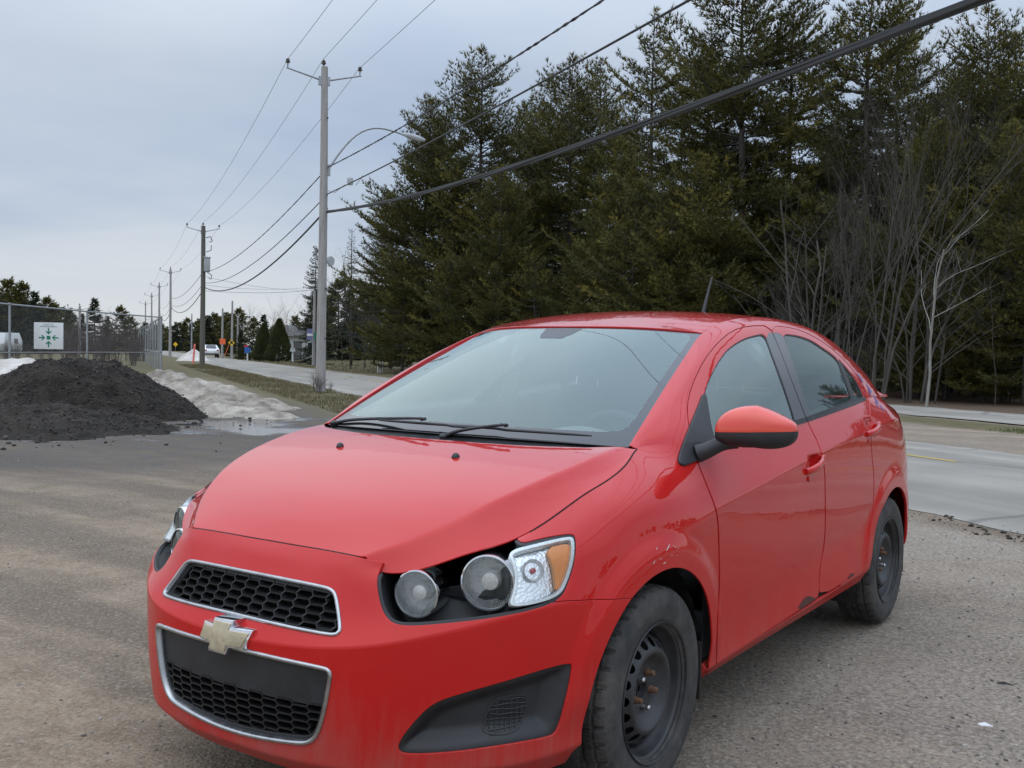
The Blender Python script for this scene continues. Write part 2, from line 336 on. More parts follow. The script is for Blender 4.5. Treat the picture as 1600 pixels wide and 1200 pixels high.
needle_mat('pine_needles', (.046, .048, .014), (.112, .106, .026), (.25, .20, .038))
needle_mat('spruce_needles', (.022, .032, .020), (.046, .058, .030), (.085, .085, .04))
needle_mat('cedar_leaves', (.040, .052, .020), (.075, .085, .032), (.12, .11, .04))
simple('galvanised', (.36, .38, .40), .45, metal=.6, var=.2, scale=9); simple('dark_iron', (.05, .052, .055), .5, metal=.4); simple('wire_dark', (.025, .026, .028), .6); simple('wire_grey', (.16, .165, .175), .5, metal=.3)
simple('insulator', (.10, .085, .08), .25); simple('sign_white', (.72, .74, .74), .5, var=.06, scale=5); simple('sign_green', (.0, .19, .10), .5); simple('sign_yellow', (.80, .48, .02), .5); simple('sign_orange', (.85, .14, .05), .5); simple('sign_blue', (.03, .13, .42), .5); simple('sign_red', (.5, .04, .05), .5); simple('stake_pink', (.85, .20, .16), .6); simple('grey_box', (.40, .42, .43), .5, var=.1)
simple('white_paint', (.70, .71, .72), .35, coat=.5); simple('dark_glass', (.03, .035, .04), .1); simple('rubber', (.02, .02, .02), .8); simple('roof_grey', (.13, .125, .12), .8, var=.2); simple('house_siding', (.58, .58, .56), .7, var=.06); simple('lamp_lens', (.6, .6, .55), .3); simple('red_lens', (.4, .01, .01), .25)
# ------------------------------------------------------------------ ground sheet
def axis(c, near, step, far): 
    a = [0.0]; s = step
    while a[-1] < far:
        a.append(a[-1]+s)
        if a[-1] > near: s *= 1.13
    a = np.array(a); return np.concatenate([-a[:0:-1], a])+c
gx, gy = axis(-5.5, 17, .13, 2500), axis(6.5, 17, .13, 2500); GX0, GY0 = np.meshgrid(gx, gy); P2 = np.stack([GX0, GY0], -1); gs, gn = toSN(P2)
PILE = np.array(on_ground(118, 640)[:2]); 
def gheight(x, y):
    s, n = x*DS[0]+y*DS[1], x*DN[0]+y*DN[1]
    ca_, sa_ = math.cos(TRK), math.sin(TRK); tu_, tv_ = x*ca_+y*sa_, -x*sa_+y*ca_
    h = .018*fbm(x*.8, y*.8, 5)+.045*fbm(tu_*.14, tv_*1.1, 4)+.05*fbm(x*.13, y*.13, 3); near_car = np.exp(-((x/2.2)**4+((y-2)/3.2)**4)); h = h*(1-.85*near_car)
    h = h*(1-sstep(4.2, 5.6, n)*(1-sstep(11.8, 13.0, n))); h = h-.004*sstep(5.6, 6.0, n)*(1-sstep(11.2, 11.8, n))
    return np.where(np.hypot(x, y) < 60, h, h*.0)
GZ0 = gheight(GX0, GY0)-.012
wob = .9*fbm(gs*.35, gn*.35, 4)
verge = sstep(3.0, 4.1, gn+wob+.8*(1-sstep(10, 17, gs)))*(1-sstep(6.1, 6.5, gn))*sstep(12.5, 16, gs+2*wob)
far_grass = sstep(11.0, 11.8, gn+.5*wob)*sstep(26, 34, gs)
strip = sstep(14.7, 15.3, gn+.5*wob)*(1-sstep(16.7, 17.2, gn+.4*wob))*(1-sstep(30, 38, gs))
back = sstep(23.0, 25.0, gn)*0+sstep(30, 45, gs)*(gn < 4)*sstep(33, 45, gs)
dfar = sstep(55, 75, np.hypot(GX0, GY0))
grass_a = np.clip(verge+far_grass+strip+back+dfar, 0, 1)
litter = sstep(20.2, 20.8, gn+.4*wob)*(1-sstep(28, 40, gs))*(1-sstep(42, 60, gn))
dp = np.hypot((GX0-PILE[0])/6.6, (GY0-PILE[1])/6.6); mud = np.clip(1.55-dp+.8*fbm(GX0*.4, GY0*.4, 4), 0, 1)*(1-verge)
# wet ground between the heap and the verge
wp = np.array([on_ground(430, 668)[:2], on_ground(330, 640)[:2], on_ground(200, 690)[:2], on_ground(520, 640)[:2]])
mud = np.clip(mud+sum(.9*np.exp(-(((GX0-a[0])**2+(GY0-a[1])**2)/4.2**2)) for a in wp), 0, 1)*(1-sstep(5.2, 6, gn))
pud = np.zeros_like(GX0)
for (px, py, rx, ry) in ((432, 671, 2.1, .34), (380, 662, 1.3, .25), (300, 650, .8, .18), (215, 672, 1.4, .22), (480, 655, 1.3, .22), (90, 684, .9, .15)):
    c = on_ground(px, py)[:2]; dxx, dyy = GX0-c[0], GY0-c[1]; a = dxx*CR[0]+dyy*CR[1]; b_ = dxx*CF[0]+dyy*CF[1]; r = np.hypot(a/rx, b_/(ry*3.2))+1.9*fbm(GX0*1.7, GY0*1.7, 4); pud = np.maximum(pud, 1-sstep(.75, .92, r))
grey = np.clip(sstep(-1.0, 2.5, GX0+.35*GY0+1.6*fbm(GX0*.3, GY0*.3, 3)), 0, 1)*(1-sstep(5.5, 6, gn))+sstep(11.3, 12, gn)*(1-sstep(14.6, 15.2, gn))*(1-far_grass)*.4
GZ0 = np.where(pud > .5, GZ0*0-.022, GZ0)
idx = np.arange(GX0.size).reshape(GX0.shape); F = np.stack([idx[:-1, :-1].ravel(), idx[:-1, 1:].ravel(), idx[1:, 1:].ravel(), idx[1:, :-1].ravel()], 1)
me = mesh_np('ground', np.stack([GX0, GY0, GZ0], -1).reshape(-1, 3), F)
for nm, a in (('grass', grass_a), ('mud', mud), ('puddle', pud), ('grey', grey), ('litter', litter)):
    at = me.attributes.new(nm, 'FLOAT', 'POINT'); at.data.foreach_set('value', np.clip(a, 0, 1).astype(np.float32).ravel())
link_mesh('ground', me, 'ground_gravel', kind='structure')
# ------------------------------------------------------------------ roads
def strip_mesh(name, s0, s1, n0, n1, z, step, mat, wa=.0, wb=.0, nn=9, **k):
    ss = np.concatenate([np.arange(s0, -40, 6), np.arange(max(s0, -40), 60, step), np.arange(60, s1, 8)]); V = []
    for j, f in enumerate(np.linspace(0, 1, nn)):
        a = n0+(n1-n0)*f+(wa*fbm(ss*1.3, ss*0+3.3, 5) if j == 0 else 0)+(wb*fbm(ss*1.1, ss*0+8.3, 5) if j == nn-1 else 0)
        V.append(np.stack([DS[0]*ss+DN[0]*a, DS[1]*ss+DN[1]*a, z+0*ss+.05*math.sin(math.pi*f)*(n1-n0 > 4)], 1))
    m_ = len(ss); V = np.concatenate(V); F = np.array([(j*m_+i, j*m_+i+1, (j+1)*m_+i+1, (j+1)*m_+i) for j in range(nn-1) for i in range(m_-1)]); mb = MB(); me = mesh_np(name, V, F[:, ::-1]); return link_mesh(name, me, mat, **k)
strip_mesh('road', -260, 700, 6.25, 11.55, -.011, .25, 'asphalt', .9, .6, kind='structure')
strip_mesh('side_road', -260, 34, 17.1, 20.4, -.004, .4, 'asphalt', .5, .7, kind='structure')
for i, s in enumerate(np.arange(-46, 150, 5.9)):
    mb = MB(); a = np.array([RF(s, 9.42, .066), RF(s+2.6, 9.42, .066), RF(s+2.6, 9.53, .066), RF(s, 9.53, .066)])
    f = math.sin(math.pi*(9.475-6.25)/5.3); a[:, 2] = -.011+.05*f+.004; mb.add(a, [(0, 1, 2, 3)]); mb.build('lane_marking', 'yellow_line', None, kind='structure')
# ------------------------------------------------------------------ heaps
def heap(name, center, rx, ry, h, rot, seed, mat, res=120, sharp=1.3, amp=.22, fr=1.1, **k):
    a = np.linspace(-1.25, 1.25, res); X, Y = np.meshgrid(a, a); r = np.hypot(X, Y)+.22*fbm(X*1.7+seed, Y*1.7+seed*2, 4)
    z = h*np.clip(1-np.clip(r, 0, 2)**sharp, 0, 1); wx, wy = X*rx, Y*ry
    z = z*(1+1.4*amp*fbm(wx*fr*.6+seed, wy*fr*.6, 3))+amp*.55*fbm(wx*fr*1.6+seed*3, wy*fr*1.6, 5)*np.clip(z/h*4, 0, 1)
    z = z+np.where(z > .02, (.05+.35*amp*.45)*fbm(wx*4.5+seed, wy*4.5, 4), 0)-.03
    c, s = math.cos(rot), math.sin(rot); V = np.stack([wx*c-wy*s, wx*s+wy*c, z], -1).reshape(-1, 3); n = res
    I = np.arange(n*n).reshape(n, n); F = np.stack([I[:-1, :-1].ravel(), I[:-1, 1:].ravel(), I[1:, 1:].ravel(), I[1:, :-1].ravel()], 1); keep = (V[F, 2].max(1) > -.028); F = F[keep]
    u, inv_ = np.unique(F, return_inverse=True); me = mesh_np(name, V[u], inv_.reshape(-1, 4)); return link_mesh(name, me, mat, None, (center[0], center[1], 0), **k)
camrot = math.atan2(CR[1], CR[0])
pc = at_dist(112, 640, 20.5); HEAP1 = heap('asphalt_heap', pc, 2.35, 2.1, 1.32, camrot, 2.0, 'black_millings', 220, 1.25, .42, 1.5, label='heap of black crushed asphalt millings in front of the dirty snow', cat='heap')
pc2 = at_dist(35, 650, 17.6); HEAP2 = heap('asphalt_heap', pc2, 2.5, 1.7, .42, camrot+.2, 7.0, 'black_millings', 120, 1.2, .4, 1.2, label='low spread of black millings at the foot of the tall heap', cat='heap')
sc1 = at_dist(262, 600, 24.5); heap('snow_bank', sc1, 3.6, 1.4, .74, camrot-.48, 4.0, 'dirty_snow', 180, 1.2, .28, 2.2, label='melting dirty snow bank sloping down beside the black heap', cat='snow bank')
sc2 = at_dist(15, 600, 30); heap('snow_bank', sc2, 5.5, 2.0, .95, camrot, 9.0, 'clean_snow', 120, 1.3, .2, 1.0, label='pale snow bank in front of the chain-link fence', cat='snow bank')
sc3 = at_dist(350, 632, 21.0); heap('snow_bank', sc3, 1.9, .8, .30, camrot-.45, 5.0, 'dirty_snow', 90, 1.1, .35, 2.0, label='thin tail of grey slush trailing toward the utility pole', cat='snow bank')
sc4 = at_dist(303, 552, 96); heap('snow_bank', sc4, 1.5, 1.5, 1.15, 0, 3.0, 'clean_snow', 40, 1.0, .15, 1.0, label='small far heap of snow beside the pink stake', cat='snow bank')
# ------------------------------------------------------------------ loose stones, crumbs and grass (nobody could count them)
def ico():
    bm = bmesh.new(); bmesh.ops.create_icosphere(bm, subdivisions=1, radius=1); V = np.array([v.co[:] for v in bm.verts]); F = np.array([[v.index for v in f.verts] for f in bm.faces]); bm.free(); return V, F
IV, IFc = ico()
def scatter_stones(name, pts, size, mat, flat=.6, sink=.3):
    n = len(pts); sc = size[:, None, None]*(1+.35*RNG.standard_normal((n, 12, 1)).clip(-1.4, 1.4)*.5); ang = RNG.random(n)*6.28; V = IV[None]*sc*np.array([1, .75, flat]); c, s = np.cos(ang)[:, None], np.sin(ang)[:, None]
    W_ = np.stack([V[..., 0]*c-V[..., 1]*s, V[..., 0]*s+V[..., 1]*c, V[..., 2]], -1)+pts[:, None]+np.stack([0*size, 0*size, size*flat*sink], 1)[:, None]
    F = (IFc[None]+(np.arange(n)*12)[:, None, None]).reshape(-1, 3); me = mesh_np(name, W_.reshape(-1, 3), F, smooth=False)
    at = me.attributes.new('tint', 'FLOAT', 'POINT'); at.data.foreach_set('value', np.repeat(RNG.random(n), 12).astype(np.float32)); return link_mesh(name, me, mat, kind='stuff', label=None)
def stone_mat(name, cols):
    m, t, b = _new(name); at = N(t, 'ShaderNodeAttribute', attribute_name='tint'); r = N(t, 'ShaderNodeValToRGB'); t.links.new(at.outputs['Fac'], r.inputs[0]); e = r.color_ramp.elements
    e[0].color = (*cols[0], 1); e[1].color = (*cols[2], 1); k = e.new(.55); k.color = (*cols[1], 1); t.links.new(r.outputs[0], b.inputs['Base Color']); b.inputs['Roughness'].default_value = .9
stone_mat('pebbles', ((.07, .066, .062), (.20, .18, .16), (.42, .40, .37))); stone_mat('crumbs', ((.014, .0115, .0095), (.040, .033, .027), (.10, .084, .068)))
def ring_pts(n, r0, r1, a0, a1, pw=1.0):
    r = r0+(r1-r0)*RNG.random(n)**pw; a = a0+(a1-a0)*RNG.random(n); return np.stack([CAM[0]+r*np.sin(a), CAM[1]+r*np.cos(a)], 1)
pp = ring_pts(20000, 1.6, 13, YAW-.75, YAW+.80, 1.1); gk_ = sstep(-1.5, 2.5, pp[:, 0]+.35*pp[:, 1]); pp = pp[RNG.random(len(pp)) < .22+.78*gk_]; z = gheight(pp[:, 0], pp[:, 1])-.012; sz = .0028+.0075*RNG.random(len(pp))**4
o = scatter_stones('loose_gravel', np.stack([pp[:, 0], pp[:, 1], z], 1), sz, 'pebbles'); o['label'] = 'small loose stones scattered over the gravel lot'; o['category'] = 'gravel'
s_ = RNG.random(1400)*26-9; n_ = 6.12+RNG.normal(0, .12, 1400)+.9*fbm(s_*1.3, s_*0+3.3, 5); q = np.array([RF(a, b, 0) for a, b in zip(s_, n_)]); q[:, 2] = gheight(q[:, 0], q[:, 1])-.008
o = scatter_stones('asphalt_crumbs', q, .006+.024*RNG.random(1400)**3, 'crumbs', .45); o['label'] = 'black crumbs of asphalt along the broken near road edge'; o['category'] = 'rubble'
for ho_, nn_ in ((HEAP1, 9000), (HEAP2, 4000)):
    hv_ = np.array([v.co[:] for v in ho_.data.vertices]); hv_ = hv_[hv_[:, 2] > .03]; hv_ = hv_[RNG.integers(0, len(hv_), nn_)]+RNG.normal(0, .015, (nn_, 3))*[1, 1, .4]+np.array(ho_.location)
    o = scatter_stones('asphalt_crumbs', hv_, .005+.022*RNG.random(nn_)**3, 'crumbs', .7); o['label'] = 'loose black lumps lying on the heap of asphalt millings'; o['category'] = 'rubble'
pp = np.concatenate([np.array(pc[:2])+np.stack([RNG.normal(0, 1.5, 700), RNG.normal(0, 1.4, 700)], 1), np.array(pc2[:2])+RNG.normal(0, 1.3, (900, 2))]); 
o = scatter_stones('asphalt_crumbs', np.stack([pp[:, 0], pp[:, 1], gheight(pp[:, 0], pp[:, 1])-.01], 1), .010+.035*RNG.random(len(pp))**4, 'crumbs', .6); o['label'] = 'black crumbs fallen around the foot of the asphalt heap'; o['category'] = 'rubble'
def grass(name, pts, h, mat, label, w=.010, lean=.5):
    n = len(pts); a = RNG.random(n)*6.28; l = RNG.random(n)*lean*h; tip = np.stack([np.cos(a)*l, np.sin(a)*l, h*(.6+.8*RNG.random(n))], 1); b2 = RNG.random(n)*6.28; side = np.stack([np.cos(b2), np.sin(b2), 0*b2], 1)*w
    V = np.stack([pts-side, pts+side, pts+tip], 1).reshape(-1, 3); F = np.arange(3*n).reshape(n, 3); me = mesh_np(name, V, F, smooth=False); at = me.attributes.new('tint', 'FLOAT', 'POINT'); at.data.foreach_set('value', np.repeat(RNG.random(n), 3).astype(np.float32)); o = link_mesh(name, me, mat, kind='stuff'); o['label'] = label; o['category'] = 'grass'; return o
needle_mat('dry_grass', (.075, .078, .030), (.165, .135, .070), (.26, .21, .125)); needle_mat('green_grass', (.055, .085, .022), (.095, .125, .038), (.19, .165, .08))
def sn_pts(n, s0, s1, n0, n1, keep=None):
    s = s0+(s1-s0)*RNG.random(n); m_ = n0+(n1-n0)*RNG.random(n)
    k = fbm(s*.5, m_*.8, 4)+RNG.normal(0, .12, n) > (-.12 if keep is None else keep); P = np.stack([DS[0]*s+DN[0]*m_, DS[1]*s+DN[1]*m_, 0*s], 1)[k]; P[:, 2] = gheight(P[:, 0], P[:, 1])-.02; return P
grass('verge_grass', sn_pts(26000, 14, 75, 3.9, 6.05), np.float64(.07), 'dry_grass', 'dry brown and green grass on the road verge by the poles', .012)
grass('strip_grass', sn_pts(30000, -24, 12, 14.9, 16.9, -.05), np.float64(.065), 'green_grass', 'green grass strip between the gravel shoulder and the side road', .010)
grass('lawn_grass', sn_pts(26000, 28, 110, 11.9, 24), np.float64(.07), 'dry_grass', 'dull lawn across the road under the trees', .022)
# ------------------------------------------------------------------ trees
def tufts(C, Dn, ln, wd, nb, tint, spread=.9):
    """needle tufts: nb thin blades round each direction"""
    n = len(C); C = np.repeat(C, nb, 0); D = np.repeat(Dn, nb, 0)+RNG.normal(0, spread, (n*nb, 3))*.5; D /= np.maximum(np.linalg.norm(D, axis=1, keepdims=True), 1e-6); L_ = np.repeat(ln, nb)*(.7+.6*RNG.random(n*nb))
    S = np.cross(D, RNG.normal(0, 1, (n*nb, 3))); S /= np.maximum(np.linalg.norm(S, axis=1, keepdims=True), 1e-6); w = wd*(.7+.6*RNG.random(n*nb))[:, None]
    V = np.stack([C-S*w*.5, C+S*w*.5, C+D*L_[:, None]], 1).reshape(-1, 3); return V, np.repeat(np.repeat(tint, nb)+RNG.normal(0, .06, n*nb), 3)
def conifer(seed, H, crown0, R, kind='pine', wh=.55, per=5, tuft=.19, width=.030, nb=6, step=.21, dead=True, irr=.35, needle='pine_needles', trunk_r=None, gap=0.0):
    global RNG
    keepR = RNG; RNG = np.random.default_rng(seed); wood = MB(); tr = trunk_r or .011*H; Cs, Ds, Ls, Ts = [], [], [], []
    lean = RNG.normal(0, .012, 2); zz = np.linspace(0, H, 14); tp = np.stack([lean[0]*zz+.05*np.sin(zz*.5+seed), lean[1]*zz+.05*np.cos(zz*.4+seed), zz], 1); wood.tube(tp, tr*np.clip(1-zz/H, .05, 1)**.8, 9)
    z = crown0
    while z < H-.15:
        h = (z-crown0)/(H-crown0); prof = (1-h**1.7)**.75*(.55+.45*min(1, h*4+.35)) if kind == 'pine' else (1-h)**.85*(.9+.1*min(1, h*6))
        for k in range(per):
            if RNG.random() < gap: continue
            az = RNG.random()*6.283; ln = max(.25, R*prof*(1-irr+2*irr*RNG.random()*.9)); base = np.array([np.interp(z, zz, tp[:, 0]), np.interp(z, zz, tp[:, 1]), z+RNG.normal(0, .12)])
            el0 = (math.radians(-6+52*h**1.5)+RNG.normal(0, .14)) if kind == 'pine' else math.radians(-22+50*h**1.4)+RNG.normal(0, .08)
            m = max(4, int(ln/.3)); t = np.linspace(0, 1, m); d0 = np.array([math.cos(az), math.sin(az), 0]); sag = -.10*ln if kind == 'pine' else -.10*ln
            ax = base+d0*(ln*t*math.cos(el0))[:, None]; ax[:, 2] += ln*t*math.sin(el0)+sag*t*(1-t)*2+(.16 if kind == 'pine' else .12)*ln*t**3; ax[:, :2] += (np.cumsum(RNG.normal(0, .035, (m, 2)), 0))*ln/3
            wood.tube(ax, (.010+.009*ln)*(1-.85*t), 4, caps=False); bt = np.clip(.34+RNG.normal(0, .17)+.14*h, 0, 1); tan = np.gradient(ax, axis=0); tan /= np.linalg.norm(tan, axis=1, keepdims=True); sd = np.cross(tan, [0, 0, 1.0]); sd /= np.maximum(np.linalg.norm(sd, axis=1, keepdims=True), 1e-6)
            start = .22 if kind == 'pine' else .12
            for u in np.arange(start, 1.0, step/ln):
                p = np.array([np.interp(u, t, ax[:, j]) for j in range(3)]); i = min(m-1, int(u*m)); tw = ln*.42*(1-u*.62)*(.7+.6*RNG.random())*min(1, .45+u*1.5) if kind == 'pine' else ln*.34*(1.05-u)*(.8+.4*RNG.random())+.08
                for sgn in (-1, 1):
                    dd = tan[i]*.75+sd[i]*sgn*.85+np.array([0, 0, .10+RNG.normal(0, .14)]) if kind == 'pine' else tan[i]*.7+sd[i]*sgn*.8+np.array([0, 0, -.12+RNG.normal(0, .1)])
                    dd /= np.linalg.norm(dd); k2 = max(1, int(tw/(tuft*.72)))
                    for q in range(k2):
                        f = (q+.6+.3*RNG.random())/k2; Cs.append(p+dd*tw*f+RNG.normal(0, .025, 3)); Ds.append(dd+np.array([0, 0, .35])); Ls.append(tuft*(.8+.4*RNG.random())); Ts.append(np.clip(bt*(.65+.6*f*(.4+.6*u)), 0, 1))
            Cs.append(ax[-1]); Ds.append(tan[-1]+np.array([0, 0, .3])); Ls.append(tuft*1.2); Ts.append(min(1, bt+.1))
        z += wh*(.75+.5*RNG.random())*(1-.35*h)
    if dead:
        for _ in range(26):
            z = .8+RNG.random()*(crown0+2.5); az = RNG.random()*6.28; ln = .8+RNG.random()*R*.75; b0 = np.array([np.interp(z, zz, tp[:, 0]), np.interp(z, zz, tp[:, 1]), z]); t = np.linspace(0, 1, 6); ax = b0+np.stack([np.cos(az)*ln*t, np.sin(az)*ln*t, -.25*ln*t+.1*ln*t*t], 1)+np.cumsum(RNG.normal(0, .04, (6, 3)), 0); wood.tube(ax, .014*(1-.8*t)+.003, 4, caps=False)
            for _ in range(4):
                u = .3+.6*RNG.random(); p = b0+(ax[-1]-b0)*u; wood.tube([p, p+RNG.normal(0, .28, 3)*np.array([1, 1, .5])], [.006, .002], 3, caps=False)
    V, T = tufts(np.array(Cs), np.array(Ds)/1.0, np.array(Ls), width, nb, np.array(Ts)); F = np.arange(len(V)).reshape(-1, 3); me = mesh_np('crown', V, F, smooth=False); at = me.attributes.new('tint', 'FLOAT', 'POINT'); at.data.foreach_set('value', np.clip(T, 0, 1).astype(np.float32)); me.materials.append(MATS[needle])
    wm = bpy.data.meshes.new('trunk'); wm.from_pydata(np.concatenate(wood.V).tolist(), [], wood.F); wm.polygons.foreach_set('use_smooth', [True]*len(wm.polygons)); wm.materials.append(MATS['pine_bark']); RNG = keepR
    return wm, me, H
def bare(seed, H, r0, lev=4, spread=.5, stems=1, mat='grey_bark', lean=0.0, up=.35, first=.30):
    rng = np.random.default_rng(seed); mb = MB()
    def grow(p, d, L_, r, lv):
        n = 6 if lv > 1 else 4; t = np.linspace(0, 1, n); pts = [p]; dd = d.copy()
        for i in range(1, n):
            dd = dd+rng.normal(0, .09, 3)+np.array([0, 0, .03*up]); dd /= np.linalg.norm(dd); pts.append(pts[-1]+dd*L_/(n-1))
        pts = np.array(pts); r1 = r*(.28 if lv == 0 else .50); mb.tube(pts, r+(r1-r)*t, 7 if lv >= 3 else (5 if lv == 2 else 3), caps=False)
        if lv <= 0: return
        k = {4: 9, 3: 6, 2: 4, 1: 3}.get(lv, 3)
        for j in range(k):
            u = first+(1-first)*(j+.5*rng.random())/k if lv >= 3 else .25+.75*(j+rng.random()*.6)/k; u = min(u, .98); i = int(u*(n-1)); p0 = pts[i]+(pts[min(i+1, n-1)]-pts[i])*(u*(n-1)-i)
            a = rng.random()*6.283; side = np.array([math.cos(a), math.sin(a), 0]); d2 = dd*(1-spread)+side*spread+np.array([0, 0, up*.6]); d2 /= np.linalg.norm(d2)
            grow(p0, d2, L_*(.36+.22*rng.random())*(1.15-.4*u if lv >= 3 else 1), (r+(r1-r)*u)*.48, lv-1)
    for s in range(stems):
        a = rng.random()*6.283; o = np.array([math.cos(a), math.sin(a), 0])*(0 if stems == 1 else .12+.14*rng.random()); d = np.array([o[0]*.3+lean, o[1]*.3, 1]); d /= np.linalg.norm(d); grow(o, d, H*(.75+.3*rng.random() if stems > 1 else 1.0)*.82, r0*(.6+.5*rng.random() if stems > 1 else 1), lev)
    me = bpy.data.meshes.new('branches'); me.from_pydata(np.concatenate(mb.V).tolist(), [], mb.F); me.polygons.foreach_set('use_smooth', [True]*len(me.polygons)); me.materials.append(MATS[mat]); return me, H
def plant_tree(name, proto, loc, H, rz, **k):
    wm, cm, h0 = proto; o = empty(name, loc, rz, **k); sc = H/h0; wd_ = 1.45 if name == 'far_conifer' else 1.0; o.scale = (sc*wd_, sc*wd_, sc)
    for nm, me in (('trunk', wm), ('crown', cm)):
        c = bpy.data.objects.new(nm, me); COL.objects.link(c); c.parent = o
    return o
def plant_bare(name, proto, loc, H, rz, **k):
    me, h0 = proto; o = bpy.data.objects.new(name, me); COL.objects.link(o); o.location = loc; o.rotation_euler = (0, 0, rz); s = H/h0; o.scale = (s, s, s); return prop(o, **k)
PF = dict(tuft=.25, width=.042, nb=7, step=.22)
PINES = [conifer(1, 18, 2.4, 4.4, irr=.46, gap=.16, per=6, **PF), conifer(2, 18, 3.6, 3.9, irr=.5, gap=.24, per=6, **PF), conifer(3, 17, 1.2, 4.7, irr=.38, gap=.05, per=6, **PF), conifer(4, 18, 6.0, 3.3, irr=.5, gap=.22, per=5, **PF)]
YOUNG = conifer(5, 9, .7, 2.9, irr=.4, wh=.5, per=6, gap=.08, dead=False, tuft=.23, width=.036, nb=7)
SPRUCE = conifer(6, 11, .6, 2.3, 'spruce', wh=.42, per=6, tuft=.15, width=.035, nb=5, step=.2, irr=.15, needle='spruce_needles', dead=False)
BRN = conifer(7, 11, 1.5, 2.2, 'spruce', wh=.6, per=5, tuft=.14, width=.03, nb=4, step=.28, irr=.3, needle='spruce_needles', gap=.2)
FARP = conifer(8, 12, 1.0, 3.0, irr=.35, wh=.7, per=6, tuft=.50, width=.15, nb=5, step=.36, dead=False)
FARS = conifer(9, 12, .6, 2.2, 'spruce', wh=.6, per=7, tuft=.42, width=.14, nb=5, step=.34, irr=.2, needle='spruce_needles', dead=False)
BARE = [bare(21, 10, .070, 4, .5), bare(22, 10, .060, 4, .45, stems=2), bare(23, 9, .034, 4, .55, up=.5)]
CLUMP = bare(31, 9, .034, 4, .30, stems=6, up=.55, first=.42)
SHRUB = bare(41, 3, .022, 3, .5, stems=9, mat='twig_red', first=.15); SHRUBG = bare(42, 3, .02, 3, .62, stems=7, first=.12)
def px_ground(x, d):      # position straight below a pixel column, at a horizontal distance
    p = at_dist(x, 560, d); return np.array([p[0], p[1], 0.0])
def top_h(y, x, d):       # height of something whose top shows at pixel row y
    r = ray(x, y); return CAM[2]+r[2]*d/math.hypot(r[0], r[1])
G_ = 'pines of the wood across the road'
big = [(655, 60, 150, 2), (745, 57, 72, 0), (700, 68, 190, 2), (820, 61, 160, 1), (885, 55, 88, 0), (930, 64, 95, 1), (1012, 52, 22, 3), (1100, 45, 40, 1), (1155, 43, -120, 0), (1225, 47, -30, 3), (1345, 42, -60, 1), (1395, 46, -20, 3), (1525, 39, 8, 0), (1590, 42, 60, 2), (1640, 39, 40, 1), (610, 72, 300, 1), (780, 52, 260, 2), (960, 47, 215, 2), (1065, 41, 240, 2), (1130, 45, 200, 1), (850, 70, 120, 1), (1300, 50, 200, 3), (1440, 38, 190, 2), (1475, 44, 110, 1), (1570, 35, 190, 2)]
def nth(i): return ['first', 'second', 'third', 'fourth', 'fifth', 'sixth', 'seventh', 'eighth', 'ninth', 'tenth', 'eleventh', 'twelfth', 'thirteenth', 'fourteenth', 'fifteenth', 'sixteenth', 'seventeenth', 'eighteenth', 'nineteenth', 'twentieth', 'twenty-first', 'twenty-second', 'twenty-third', 'twenty-fourth', 'twenty-fifth'][i]
big.sort(); look = ['tall and full', 'tall with layered branches', 'broad with low spreading branches', 'thin and half bare']
lab = ['tall dense pine near the middle of the wood across the road', 'tall pine with layered branches in the wood across the road', 'broad pine with low spreading branches at the wood edge', 'thin half-bare pine rising from the wood']
for i, (x, d, y, k) in enumerate(big):
    plant_tree('pine_tree', PINES[k], px_ground(x, d), top_h(y, x, d), i*2.4, label=nth(i)+' front pine of the wood counted from the lawn, '+look[k], cat='tree', group=G_)
rr = np.random.default_rng(5); k = 0
while k < 46:                                            # the wood goes on behind and to the right
    s, n = -75+rr.random()*115, 24+rr.random()*34
    if s < 13 or n < 27 or (16 < s < 31 and k % 2 and n > 33): k += (s > 13 and n > 33); continue
    p = RF(s, n); q, Z = proj(p[None]); k += 1
    if q[0, 0] > 1690: continue
    plant_tree('pine_tree', PINES[k % 4], p, min(13+5*rr.random(), top_h(150+130*rr.random(), q[0, 0], math.hypot(p[0]-CAM[0], p[1]-CAM[1]))), rr.random()*6.28, label='pine deeper in the wood, mostly hidden behind the front trees', cat='tree', group='pines deeper in the wood')
for i, (x, d, y) in enumerate([(630, 57, 410), (700, 53, 400), (770, 50, 415), (835, 49, 400), (900, 50, 380), (985, 42, 300), (1045, 40, 330), (1420, 36.5, 440), (1480, 35.5, 400), (1545, 35, 440), (1600, 34, 350)]):
    plant_tree('young_pine', YOUNG, px_ground(x, d), top_h(y, x, d), i*1.7, label=nth(i)+' young yellow-green pine along the wood edge, counted from the lawn', cat='tree', group='young pines at the wood edge')
for i, (x, d, y) in enumerate([(1375, 31.2, 110), (1322, 32.5, 250), (1235, 36, 420)]):
    plant_bare('bare_tree', CLUMP, px_ground(x, d), top_h(y, x, d), i*1.1+.4, label=['tall clump of grey leafless stems in front of the pines, right behind the car roof', 'leafless grey clump beside the taller leafless clump', 'low leafless clump half hidden by the car roof'][i], cat='tree')
plant_bare('birch_sapling', bare(51, 7, .055, 3, .6, mat='birch_bark', lean=.17, first=.45), px_ground(1450, 30.6), top_h(330, 1490, 30.6), math.radians(-35), label='pale leaning birch sapling alone in front of the dark wood', cat='tree')
for i in range(9):
    x = 1270+rr.random()*350; d = 32.5+rr.random()*6; plant_bare('bare_sapling', (SHRUBG, BARE[2], SHRUBG)[i % 3], px_ground(x, d), (2.6+2.2*rr.random()) if i % 3 == 0 else 4+4*rr.random(), rr.random()*6.28, label='thin leafless sapling in the undergrowth at the foot of the pines', cat='sapling', group='leafless undergrowth of the wood')
